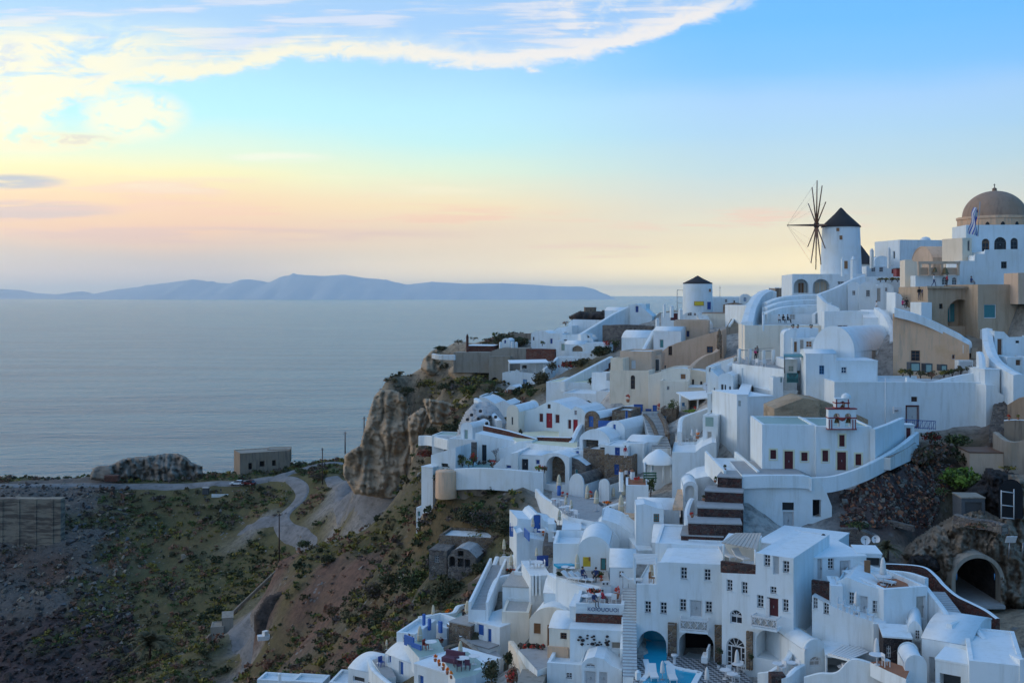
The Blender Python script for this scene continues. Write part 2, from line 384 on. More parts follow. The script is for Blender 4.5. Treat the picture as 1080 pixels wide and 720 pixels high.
t=NT(m);out=t.n('ShaderNodeOutputMaterial');vol=t.n('ShaderNodeVolumePrincipled');t.l(vol.outputs[0],out.inputs[1])
vol.inputs['Color'].default_value=(0.92,0.97,1.0,1);vol.inputs['Density'].default_value=1.6e-5;vol.inputs['Anisotropy'].default_value=0.72
if HAZE:
 mb=MB();mb.box((-141000,-141000,SEA_Z-1.2),(1,0,0),(0,1,0),(0,0,1),282000,282000,1050-SEA_Z,'haze')
 solo('haze',mb,None,None,kind='stuff')
# ---- builders for the village
def arc(W,r,n=14,s0=0.0):
 """points of a vault curve over width W with rise r, from left to right"""
 out_=[]
 if r<0.36*W:
  Rr=(W*W/4+r*r)/(2*r);a=math.asin(min(1,W/2/Rr))
  for i in range(n+1):
   q=-a+2*a*i/n;out_.append((s0+W/2+Rr*math.sin(q),Rr*math.cos(q)-Rr+r))
 else:
  for i in range(n+1):
   q=PI-PI*i/n;out_.append((s0+W/2+W/2*math.cos(q),r*math.sin(q)))
 return out_
class Face:
 """a vertical plane: origin, horizontal direction d, inward direction n"""
 def __init__(s,O,d,n,lim=0):s.lim=lim;s.O=Vector(O);s.d=Vector(d);s.n=Vector(n)
 def at(s,a,z,dep=0.0):return s.O+s.d*a+s.n*dep+Vector((0,0,z))
 def find(s,x,y):
  x,y=XY((x,y));k=(x-CX)/F
  a=(k*s.O.y-s.O.x)/(s.d.x-k*s.d.y);D=s.O.y+s.d.y*a
  return a,(HY-y)/F*D-s.O.z
SMALL=3.4
def opening(face,spec,root,wall_mb,wallm):
 """cut loop of one opening; builds its window, door or niche as parts of root"""
 kind,x0,y0,x1,y1=spec[:5];mat=spec[5]if len(spec)>5 else None ;opt=spec[6]if len(spec)>6 else {}
 xm,ym=(x0+x1)/2,(y0+y1)/2
 a0=face.find(x0,ym)[0];a1=face.find(x1,ym)[0];z1=face.find(xm,y0)[1];z0=face.find(xm,y1)[1]
 if a0>a1:a0,a1=a1,a0
 if face.lim:
  a0=max(a0,.05);a1=min(a1,face.lim-.05)
  if a1-a0<.15:return None
 wd,ht=a1-a0,z1-z0;k=kind[0];arched='a' in kind[1:]
 def loop(i):
  if arched:
   r=min(wd/2,ht*0.5)*opt.get('rise',1.0)
   pts=[(a0+i,z0+i),(a0+i,z1-r)]+[(a,z1-r+z-i*(z/max(r,1e-3)))for a,z in arc(wd-2*i,r,10,a0+i)[1:-1]]+[(a1-i,z1-r),(a1-i,z0+i)]
   return pts
  return [(a0+i,z0+i),(a0+i,z1-i),(a1-i,z1-i),(a1-i,z0+i)]
 L0=loop(0.0);dep=opt.get('dep',{'n':1.8,'o':0.9}.get(k,0.22))
 wall_mb.strip([face.at(a,z)for a,z in L0],[face.at(a,z,dep)for a,z in L0],wallm,True)
 if k in 'no':
  wall_mb.poly([[face.at(a,z,dep)for a,z in L0]],mat or ('mat_black' if k=='o' else wallm))  # open holes default to a black back panel that paints their inner shade
  for q in opt.get('inner',()):
   b0,y0_=face.find(q[0],q[1]);b1,y1_=face.find(q[2],q[3]);kd=MB();nm_='door' if (y0_-y1_)>1.6*abs(b1-b0)else 'window'
   kd.box(face.at(b0,y1_,dep-0.1),face.d,face.n,(0,0,1),b1-b0,0.08,y0_-y1_,q[4]);kd.box(face.at((b0+b1)/2-0.03,y1_,dep-0.13),face.d,face.n,(0,0,1),0.06,0.03,y0_-y1_,opt.get('frame','frame_white'));part(nm_,kd,root)
  return L0
 npx=abs(x1-x0)/_cr[2];fr=min(0.09,wd*0.12)
 m=MB();Li=loop(fr);frm=opt.get('frame','frame_white')
 m.poly([[face.at(a,z,dep-0.08)for a,z in L0],[face.at(a,z,dep-0.08)for a,z in Li]],frm)
 m.strip([face.at(a,z,dep-0.08)for a,z in Li],[face.at(a,z,dep-0.01)for a,z in Li],frm,True)
 pane=MB()
 def bar(aa,zz,sa,sz,dd=0.06,dp=None):m.box(face.at(aa,zz,(dep-0.07)if dp is None else dp),face.d,face.n,(0,0,1),sa,dd,sz,frm)
 if k=='w':
  pane.poly([[face.at(a,z,dep-0.02)for a,z in Li]],mat or 'glass')
  if npx>=2.6:
   b_=0.05;bar(a0+wd/2-b_/2,z0+fr,b_,ht-2*fr-(wd*0.12 if arched else 0))
   if arched and wd>.8:
    zs=z1-min(wd/2,ht*.5);bar(a0+fr,zs,wd-2*fr,.07)
    for q_ in (.25*PI,.75*PI):d_=face.d*math.cos(q_)+Vector((0,0,math.sin(q_)));m.box(face.at(a0+wd/2,zs,dep-.07),d_,face.n,d_.cross(face.n),wd/2-fr,.06,.05,frm)
   nr=opt.get('rows',2 if ht<1.35*wd else 3)
   for i in range(1,nr):bar(a0+fr,z0+ht*i/nr-b_/2,wd-2*fr,b_)
  nm,pn='window','pane'
 elif k=='d':
  pm=mat or 'door_grey';pane.poly([[face.at(a,z,dep-0.03)for a,z in Li]],pm)
  nr=opt.get('leaves',2)
  if arched and wd>1.4:
   zs=z1-min(wd/2,ht*.5);bar(a0+fr,zs,wd-2*fr,.1)
   for q_ in (.2*PI,.4*PI,.6*PI,.8*PI):d_=face.d*math.cos(q_)+Vector((0,0,math.sin(q_)));m.box(face.at(a0+wd/2,zs,dep-.07),d_,face.n,d_.cross(face.n),wd/2-fr,.06,.05,frm)
   for aa in (.22,.74):bar(a0+wd*aa,z0+fr,.08,zs-z0-fr)
   for aa in (0,.78):
    for zz in (.25,.5,.75):bar(a0+fr+wd*aa,z0+(zs-z0)*zz,wd*.16,.06)
  for i in range(nr):
   w1=(wd-2*fr)/nr;aa=a0+fr+i*w1
   for zz,hh in ((0.1,0.38),(0.56,0.34)):
    pane.box(face.at(aa+w1*0.16,z0+ht*zz,dep-0.055),face.d,face.n,(0,0,1),w1*0.68,0.02,ht*hh,pm)
  nm,pn='door','panel'
 elif k=='s':
  pm=mat or 'door_grey';pane.poly([[face.at(a,z,dep-0.03)for a,z in Li]],pm)
  n=max(4,int(ht/0.16))
  for i in range(n):
   pane.box(face.at(a0+fr,z0+fr+(ht-2*fr)*i/n,dep-0.06),face.d,face.n,(0,0,1),wd-2*fr,0.03,(ht-2*fr)/n*0.6,pm)
  nm,pn='shutter','louvre_panel'
 if 'trim' in opt:
  tw=opt.get('tw',0.16);Lo=[(a0-tw,z0-(tw if k=='w' else 0)),(a0-tw,z1+tw),(a1+tw,z1+tw),(a1+tw,z0-(tw if k=='w' else 0))]
  if k!='w':L1=[(a0,z0+0.001),(a0,z1),(a1,z1),(a1,z0+0.001)]
  else:L1=L0
  m.poly([[face.at(a,z,-0.03)for a,z in Lo],[face.at(a,z,-0.03)for a,z in L1]],opt['trim'])
  m.strip([face.at(a,z,-0.03)for a,z in Lo],[face.at(a,z,0.0)for a,z in Lo],opt['trim'],True)
 if k=='w' and npx>=SMALL and opt.get('sill',1)and not arched:
  m.box(face.at(a0-0.06,z0-0.07,-0.07),face.d,face.n,(0,0,1),wd+0.12,0.28,0.07,wallm)
 if npx>=SMALL:
  f_=part(nm,m,root);part(pn,pane,f_)
  if k=='d' and npx>=5:
   hd=MB();hd.box(face.at(a0+wd*(0.5 if opt.get('leaves',2)==2 else 0.82),z0+ht*0.46,dep-0.13),face.d,face.n,(0,0,1),0.05,0.09,0.18,'metal');part('handle',hd,f_)
 else:
  o_=len(m.v);m.add(pane.v,pane.f,'glass');
  for i in range(len(pane.f)):m.m[len(m.m)-len(pane.f)+i]=pane.m[i]
  part(nm,m,root)
 return L0
def frame_of(D,x0,x1,yb,yaw):
 yaw=R(yaw);u_=Vector((math.cos(yaw),math.sin(yaw),0));v_=Vector((-u_.y,u_.x,0))
 xn,xo=(x0,x1)if yaw>=0 else (x1,x0)
 N=P(xn,yb,D);k=(XY((xo,0))[0]-CX)/F;t_=(k*N.y-N.x)/(u_.x-k*u_.y)
 O=N if yaw>=0 else N+u_*t_
 return O,u_,v_,abs(t_),N,yaw
def house(label,D,x0,x1,yt,yb,yaw=0,L=6,roof='flat',ops=(),l=(),r=(),wall='white',roofm='roof_white',rise=None,par=0.35,top=None,name='house',cat='house',group=None,down=2.2,extra=None,gr=True,lat=None,domer=None):
 O,u_,v_,W_,N,ya=frame_of(D,x0,x1,yb,yaw);zt=P(x0 if yaw>=0 else x1,yt,D).z;Hh=zt-O.z
 up=Vector((0,0,1));root=thing(name,label,cat,O+u_*W_/2,ya,group)
 ff=Face(O,u_,v_,W_);fl=Face(O,v_,u_,L);frr=Face(O+u_*W_,v_,-u_,L);wm=MB();rm=MB();dn=-down
 def side(face,ops_,outline):
  holes=[]
  for sp_ in ops_:
   L0=opening(face,sp_,root,wm,wall)
   if L0:holes.append([face.at(a,z)for a,z in L0])
  wm.poly([[face.at(a,z)for a,z in outline]]+holes,wall)
 lip=0.14
 if rise:rise=rise*mpp(D)
 if roof=='vx':
  rise=rise or W_*0.4;A_=arc(W_,rise,16)
  side(ff,ops,[(0,dn)]+[(s_,Hh+z_)for s_,z_ in A_]+[(W_,dn)])
  side(fl,l,[(0,dn),(0,Hh),(L,Hh),(L,dn)]);side(frr,r,[(0,dn),(0,Hh),(L,Hh),(L,dn)])
  wm.poly([[ff.at(s_,z_,L)for s_,z_ in [(0,dn)]+[(a,Hh+b_)for a,b_ in A_]+[(W_,dn)]]],wall)
  i_=0.03;Ai=[(i_+(W_-2*i_)*a/W_,Hh+max(0.0,b_-lip))for a,b_ in A_]
  wm.strip([ff.at(a,Hh+b_,0)for a,b_ in A_],[ff.at(a,Hh+b_,0.3)for a,b_ in A_],wall,smooth=True)
  wm.strip([ff.at(a,Hh+b_,0.3)for a,b_ in A_],[ff.at(a,b_,0.3)for a,b_ in Ai],wall)
  rm.strip([ff.at(a,b_,0.28)for a,b_ in Ai],[ff.at(a,b_,L-0.01)for a,b_ in Ai],roofm,smooth=True)
 elif roof=='vy':
  rise=rise or L*0.3;A_=arc(L,rise,14)
  side(ff,ops,[(0,dn),(0,Hh),(W_,Hh),(W_,dn)])
  for fc,oo in ((fl,l),(frr,r)):side(fc,oo,[(0,dn)]+[(a,Hh+b_)for a,b_ in A_]+[(L,dn)])
  wm.poly([[ff.at(s_,z_,L)for s_,z_ in ((0,dn),(0,Hh),(W_,Hh),(W_,dn))]],wall)
  rm.strip([fl.at(a,Hh+b_+0.02,-0.06)for a,b_ in A_],[frr.at(a,Hh+b_+0.02,-0.06)for a,b_ in A_],roofm,smooth=True)
  for fc in (fl,frr):rm.strip([fc.at(a,Hh+b_+0.02,-0.06)for a,b_ in A_],[fc.at(a,Hh+b_-0.1,-0.06)for a,b_ in A_],roofm)
 else:
  th=0.28
  if top:
   T_=[ff.find(x,y)for x,y in top];T_=sorted(T_);T_[0]=(0,T_[0][1]);T_[-1]=(W_,T_[-1][1])
   HL,HR=T_[0][1],T_[-1][1]
   sm_=[T_[0]]
   for i in range(1,len(T_)-1):
    p_,q_,s_=Vector((*T_[i-1],0)),Vector((*T_[i],0)),Vector((*T_[i+1],0));e_=min((q_-p_).length,(s_-q_).length)*0.3
    sm_+=[tuple((q_+(p_-q_).normalized()*e_)[:2]),tuple((q_*2+(p_+(q_-p_)*0.85)+(q_+(s_-q_)*0.15))[:2]if 0 else q_[:2]),tuple((q_+(s_-q_).normalized()*e_)[:2])]
   T_=sm_+[T_[-1]]
  else:T_=[(0,Hh),(W_,Hh)];HL=HR=Hh
  side(ff,ops,[(0,dn)]+T_+[(W_,dn)])
  side(fl,l,[(0,dn),(0,HL),(L,HL),(L,dn)]);side(frr,r,[(0,dn),(0,HR),(L,HR),(L,dn)])
  wm.poly([[ff.at(s_,z_,L)for s_,z_ in [(0,dn)]+T_+[(W_,dn)]]],wall)
  pr=max(0.02,par);zr=Hh-pr
  ring=[(0,0),(W_,0),(W_,L),(0,L)];inn=[(th,th),(W_-th,th),(W_-th,L-th),(th,L-th)]
  if top:
   wm.strip([ff.at(a,b_)for a,b_ in T_],[ff.at(a,b_,th)for a,b_ in T_],wall);dp_=min(pr,.3)
   Tl=[(max(.02,min(W_-.02,a)),b_-dp_)for a,b_ in T_];wm.strip([ff.at(a,b_,th)for a,b_ in T_],[ff.at(a,b_,th)for a,b_ in Tl],wall)
   rm.strip([ff.at(a,b_,th-.02)for a,b_ in Tl],[ff.at(a,b_,L-.01)for a,b_ in Tl],roofm)
   zr=max(b_ for _,b_ in T_)-.3
  elif min(W_,L)>0.8 and par>0.05:
   wm.strip([O+u_*a+v_*b_+up*Hh for a,b_ in ring],[O+u_*a+v_*b_+up*(Hh+0.02)for a,b_ in inn],wall,True)
   wm.strip([O+u_*a+v_*b_+up*(Hh+0.02)for a,b_ in inn],[O+u_*a+v_*b_+up*zr for a,b_ in inn],wall,True)
   rm.poly([[O+u_*a+v_*b_+up*zr for a,b_ in inn]],roofm)
  else:
   ov=0.05;rm.prism([O+u_*a+v_*b_+up*(Hh+0.12)for a,b_ in ((-ov,-ov),(W_+ov,-ov),(W_+ov,L+ov),(-ov,L+ov))],-0.118,roofm)
  if roof=='dome':
   rr_=(domer*mpp(D))if domer else min(W_,L)*0.42;h_=rise or rr_*0.7
   rm.lathe(O+u_*W_/2+v_*L/2+up*(zr+0.01),[(rr_*math.cos(q),h_*math.sin(q))for q in np.linspace(0,PI/2-0.02,9)],roofm,28)
 part('wall',wm,root);part('roof',rm,root)
 if gr:ground(O+u_*W_/2+v_*min(L,3)/2)
 if gr and L>5:ground(O+u_*W_/2+v_*(L-0.5),-0.8)
 HOUSES.append((label,O.copy(),u_,v_,W_,L,Hh));return root
def rockmat(name,cs,sc=0.5):
 m,t,b,o=newmat(name);p=geo(t);n1=t.noise(p,sc,8,0.65,0.3);n2=t.noise(t.mapping(p,(1,1,3.2)),sc*1.4,6,0.6);n3=t.noise(p,sc*8,5,0.7)
 c_=t.ramp(n1,[(0.3,cs[0]),(0.5,cs[1]),(0.7,cs[2])]);c_=t.mix(t.math('MULTIPLY',t.smooth(n2,.5,.72),.6),c_,tuple(x*.55 for x in cs[0]));c_=t.mix(t.math('MULTIPLY',t.smooth(n3,.55,.7),.4),c_,cs[2])
 t.l(c_,b.inputs['Base Color']);b.inputs['Roughness'].default_value=.95;b.inputs['Specular IOR Level'].default_value=.15
 n4=t.noise(p,sc*30,5,.75);bump(t,b,t.math('ADD',n1,t.math('ADD',t.math('ADD',n3,t.math('MULTIPLY',n4,.5)),n2)),1.0,0.5)
rockmat('tan_rock',[(0.29,0.21,0.15),(0.45,0.35,0.26),(0.57,0.47,0.36)]);rockmat('dark_rock',[(0.06,0.048,0.045),(0.10,0.08,0.072),(0.17,0.135,0.115)],.8)
rockmat('pale_rock',[(0.22,0.20,0.18),(0.33,0.31,0.28),(0.42,0.40,0.37)],.3);rockmat('cliff_rock',[(0.36,0.25,0.16),(0.52,0.38,0.255),(0.62,0.48,0.34)],.16)
HOUSES=[]
def smooth_path(pts,n=5):
 if len(pts)<3:return [Vector(p)for p in pts]
 P_=[Vector(p)for p in pts];P_=[P_[0]*2-P_[1]]+P_+[P_[-1]*2-P_[-2]];o_=[]
 for i in range(1,len(P_)-2):
  for k in range(n):
   t_=k/n;a,b_,c_,d_=P_[i-1],P_[i],P_[i+1],P_[i+2]
   o_.append(0.5*((2*b_)+(c_-a)*t_+(2*a-5*b_+4*c_-d_)*t_**2+(3*b_-a-3*c_+d_)*t_**3))
 return o_+[P_[-2]]
def perp(path,i):
 d_=path[min(i+1,len(path)-1)]-path[max(i-1,0)];d_.z=0
 d_=d_.normalized()if d_.length>1e-6 else Vector((1,0,0));return Vector((-d_.y,d_.x,0))
def wall(label,pts,h=1.2,th=0.4,mat='white',name='parapet_wall',cat='wall',smooth=True,cap=None,group=None,gr=False):
 """free-standing wall along survey points (x, y of the top, distance[, height])"""
 path=[P(*p[:3])for p in pts];hs=[p[3]if len(p)>3 else h for p in pts]
 if smooth and len(path)>2:
  n=5;sp_=smooth_path(path,n);hh=list(np.interp(np.linspace(0,1,len(sp_)),np.linspace(0,1,len(hs)),hs));path=sp_
 else:hh=hs
 m=MB();a,b_,a2,b2=[],[],[],[]
 for i,q in enumerate(path):
  s_=perp(path,i)*th/2;a.append(q+s_);b_.append(q-s_);dz=Vector((0,0,-hh[i]));a2 .append(q+s_+dz);b2 .append(q-s_+dz)
 rd=[q+Vector((0,0,min(.12,th*0.12)))for q in path]
 c_=cap or mat
 m.strip(a,rd,c_);m.strip(rd,b_,c_);m.strip(a,a2,mat);m.strip(b_,b2,mat)
 for i in (0,-1):m.add([a[i],rd[i],b_[i],b2[i],a2[i]],[(0,1,2,3,4)],mat)
 if gr:
  for i in range(0,len(path),4):ground(path[i]-Vector((0,0,hh[i])),-0.3)
 if not cap:return solo(name,m,label,cat,group=group)
 body=MB();capm=MB()
 for f_,mm in zip(m.f,m.m):(capm if mm==c_ else body).add([m.v[i]for i in f_],[tuple(range(len(f_)))],mm)
 for i in range(len(path)-1):
  pass
 root=thing(name,label,cat,path[len(path)//2]-Vector((0,0,hh[len(path)//2])),0,group);part('stonework',body,root);part('coping',capm,root);return root
def deck(pts,D0,mat='grey_paving',thick=1.5,label=None,name='terrace',side=None,gr=True):
 """level terrace: polygon of survey points, the first one at distance D0"""
 z=P(*pts[0],D0).z;top=[Pz(x,y,z)for x,y in pts]
 m=MB();m.prism(top,-thick,mat,side or 'white',False)
 o=solo(name,m,label,None,kind='structure')
 if gr:
  c_=sum(top,Vector())/len(top);ground(c_,-0.8)
  for q in top[::2]:ground(q*0.6+c_*0.4,-0.9)
 return z
def stairs(label,a,b,w_,n=None,mat='white',name='stairway',tread=None,group=None,gr=True,rails=0):
 A_,B_=P(*a),P(*b);d_=B_-A_;hz_=Vector((d_.x,d_.y,0));n=n or max(3,int(d_.z/0.2));run=hz_/n;dz=d_.z/n
 u_=hz_.normalized();s_=Vector((-u_.y,u_.x,0));m=MB()
 prof=[Vector((0,0,-1.2))]
 for i in range(n):prof+=[Vector((run.length*i,0,dz*i)),Vector((run.length*i,0,dz*(i+1)))]
 prof+=[Vector((run.length*n,0,d_.z)),Vector((run.length*n,0,d_.z-1.6))]
 def mp(q,k):return A_+u_*q.x+s_*k*w_/2+Vector((0,0,q.z))
 lf=[mp(q,1)for q in prof];rt=[mp(q,-1)for q in prof]
 m.poly([lf],mat);m.poly([rt],mat)
 for i in range(len(prof)):
  j=(i+1)%len(prof);tr=tread if (tread and i%2==0 and 0<i<len(prof)-1)else mat
  m.add([lf[i],lf[j],rt[j],rt[i]],[(0,1,2,3)],tr)
 root=thing(name,label,'stairs',A_,math.atan2(u_.y,u_.x),group);part('steps',m,root)
 for k in ((1,-1)if rails==2 else (rails,)if rails else ()):
  mm=MB();q=[(0,-1.2),(0,0.75),(run.length*n,d_.z+0.75),(run.length*n,d_.z-1.6)]
  a_=[A_+u_*x+s_*k*(w_/2+0.02)+Vector((0,0,z))for x,z in q];b_=[p_+s_*k*0.25 for p_ in a_]
  mm.poly([a_],mat);mm.poly([b_],mat);mm.strip(a_,b_,mat,True);part('side_wall',mm,root)
 if gr:ground(A_,-0.8);ground((A_+B_)/2,-1.2)
 return root
def leaf_cloud(c_,rx,ry,rz,n,size,mat,mb,clumps=9,squash=0.0):
 """many leaf faces gathered in clumps through a crown's volume"""
 c_=np.array(c_);cl=rng.normal(size=(clumps,3));cl/=np.linalg.norm(cl,axis=1)[:,None];cl*=rng.uniform(0.35,0.78,(clumps,1))
 cl[:,2]=np.abs(cl[:,2])*1.0-0.12;k=rng.integers(0,clumps,n);q=rng.normal(size=(n,3));q/=np.linalg.norm(q,axis=1)[:,None]
 ctr=cl[k]+q*rng.uniform(0.15,0.42,(n,1))*rng.uniform(0.7,1.3,(clumps,1))[k]
 ctr=ctr*np.array([rx,ry,rz])+c_+np.array([0,0,rz*0.12])
 a=rng.normal(size=(n,3));a/=np.linalg.norm(a,axis=1)[:,None];b_=np.cross(a,rng.normal(size=(n,3)));b_/=np.linalg.norm(b_,axis=1)[:,None]
 sz=size*rng.uniform(0.6,1.4,(n,1));a=a*sz;b_=b_*sz*0.6
 vs=np.stack([ctr-a,ctr+b_,ctr+a,ctr-b_],1).reshape(-1,3)
 mb.add(vs.tolist(),[(4*i,4*i+1,4*i+2,4*i+3)for i in range(n)],mat)
def fast_solo(name,mb,label,cat,loc,group=None,kind=None):
 me=bpy.data.meshes.new(name);a=np.array(mb.v)-np.array(loc)
 me.from_pydata(a.tolist(),[],mb.f);nm=[]
 for q in mb.m:
  if q not in nm:nm.append(q)
 for q in nm:me.materials.append(MATS[q])
 me.polygons.foreach_set('material_index',[nm.index(q)for q in mb.m]);o=link(bpy.data.objects.new(name,me));o.location=loc
 if label:o['label']=label
 if cat:o['category']=cat
 if group:o['group']=group
 if kind:o['kind']=kind
 return o
def shrub(label,x,y,D,rpx,hpx=None,mat='leaf_green',name='shrub',cat='shrub',n=None,group=None,z=None,mats=None):
 """bush whose foot is at survey point (x, y)"""
 p_=P(x,y,D)if z is None else Pz(x,y,z);k=mpp(p_.y);rx=rpx*k;rz=(hpx or rpx*1.2)*k*0.62
 m=MB();n=n or int(min(900,max(160,260*rx*rz)))
 ms=mats or [mat]
 for q in ms:leaf_cloud(p_+Vector((0,0,rz*0.55)),rx,rx*0.9,rz,n//len(ms),max(0.11,rx*0.11),q,m,clumps=max(6,int(5+rx*5)))
 for i in range(4):
  a=rng.uniform(0,2*PI);m.tube([p_-Vector((0,0,0.2)),p_+Vector((math.cos(a)*rx*.3,math.sin(a)*rx*.3,rz*0.8))],[0.05,0.02],'dark_timber',4,False)
 return fast_solo(name,m,label,cat,tuple(p_),group)
def potted(label,x,y,D,wpx,hpx,pot='terracotta',mat='leaf_green',z=None,group=None,name='potted_plant'):
 p_=P(x,y,D)if z is None else Pz(x,y,z);k=mpp(p_.y);w_=wpx*k/2;h_=hpx*k
 root=thing(name,label,'potted plant',p_,0,group);m=MB();m.lathe(p_,[(0.01,0),(w_*0.5,0),(w_*0.75,h_*0.42),(w_*0.66,h_*0.42),(0.01,h_*0.38)],pot,12);part('pot',m,root)
 f_=MB();leaf_cloud(p_+Vector((0,0,h_*0.68)),w_,w_,h_*0.42,90,max(0.07,w_*0.2),mat,f_,6);part('foliage',f_,root);return root
def parasol_at(p_,h_,label,group,mat='canvas'):
 key=mat
 if key not in PARA:
  root=thing('closed_parasol',label,'parasol',p_,0,group);b_=MB();b_.lathe(p_,[(0.01,0),(0.32,0),(0.32,0.06),(0.06,0.1),(0.01,0.1)],'metal',14);part('base',b_,root)
  q=MB();q.tube([p_,p_+Vector((0,0,2.62))],0.035,'canvas_white',8);part('pole',q,root)
  c_=MB();k=20
  prof=[(0.03,2.7),(0.10,2.6),(0.17,2.3),(0.21,1.9),(0.235,1.5),(0.26,1.05),(0.2,0.98),(0.04,1.1)]
  vs=[];fs=[]
  for r_,z_ in prof:
   for i in range(k):
    a=2*PI*i/k;rr_=r_*(1+(0.16 if i%2 else -0.12)*(z_<2.5));vs.append(p_+Vector((rr_*math.cos(a),rr_*math.sin(a),z_)))
  for j in range(len(prof)-1):
   for i in range(k):fs.append((j*k+i,j*k+(i+1)%k,(j+1)*k+(i+1)%k,(j+1)*k+i))
  c_.add(vs,fs,mat,True);part('canopy',c_,root);t_=MB();t_.lathe(p_+Vector((0,0,1.62)),[(0.245,0),(0.25,0.06),(0.24,0.12)],'canvas_white',14);part('strap',t_,root)
  PARA[key]=root;o=root
 else:o=copy_tree(PARA[key])
 o.location=p_;s_=h_/2.7;o.scale=(min(1.25,s_*1.1),min(1.25,s_*1.1),s_);o['label']=label;o['group']=group;o.rotation_euler=(0,0,random.uniform(0,1));return o
PARA={}
def parasol(label,x,yb,yt,D,group,mat='canvas',z=None):
 p_=P(x,yb,D)if z is None else Pz(x,yb,z);return parasol_at(p_,abs(yb-yt)*mpp(p_.y),label,group,mat)
def table(label,x,y,D,z=None,mat='frame_white',r=0.42,group=None):
 p_=P(x,y,D)if z is None else Pz(x,y,z);root=thing('table',label,'table',p_,0,group)
 a=MB();a.lathe(p_+Vector((0,0,0.7)),[(0.01,0),(r,0),(r,0.04),(0.01,0.04)],mat,16,smooth=False);part('tabletop',a,root)
 b_=MB();b_.tube([p_,p_+Vector((0,0,0.7))],0.04,mat,6);part('leg',b_,root);c_=MB();c_.lathe(p_,[(0.01,0),(0.24,0),(0.2,0.04),(0.01,0.05)],mat,12);part('foot',c_,root);return root
CHAIR={}
def chair(label,x,y,D,yaw=0,z=None,mat='frame_white',group='terrace chairs'):
 p_=P(x,y,D)if z is None else Pz(x,y,z)
 if mat not in CHAIR:
  o=thing('chair',label,'chair',p_,0,group)
  def pt(nm,*bx):
   m=MB()
   for c_,sx,sy,sz in bx:m.cbox(p_+Vector(c_),sx,sy,sz,mat)
   part(nm,m,o)
  pt('seat',((0,0,0.42),0.46,0.46,0.05));pt('backrest',((0,0.21,0.47),0.46,0.05,0.45))
  for i in (-1,1):
   for j in (-1,1):pt('leg',((i*0.19,j*0.19,0),0.05,0.05,0.42))
  CHAIR[mat]=o
 else:o=copy_tree(CHAIR[mat])
 o.location=p_;o.rotation_euler=(0,0,R(yaw));o['label']=label;o['group']=group;return o
def lounger(label,x,y,D,yaw=0,z=None,mat='canvas_white',group='sun loungers'):
 p_=P(x,y,D)if z is None else Pz(x,y,z);u_=Vector((math.cos(R(yaw)),math.sin(R(yaw)),0));v_=Vector((-u_.y,u_.x,0));up=Vector((0,0,1))
 root=thing('sun_lounger',label,'sun lounger',p_,R(yaw),group);m=MB();m.box(p_-u_*0.32+v_*0.0+up*0.25,u_,v_,up,0.64,1.25,0.1,mat);part('seat',m,root)
 m=MB();b_=(v_*0.8+up*0.6).normalized();m.box(p_-u_*0.32+v_*1.25+up*0.26,u_,b_,u_.cross(b_),0.64,0.8,0.1,mat);part('backrest',m,root)
 for a in (-0.26,0.26):
  for c_ in (0.1,1.2):q=MB();q.cbox(p_+u_*a+v_*c_,0.06,0.06,0.25,'frame_white',R(yaw));part('leg',q,root)
 return root
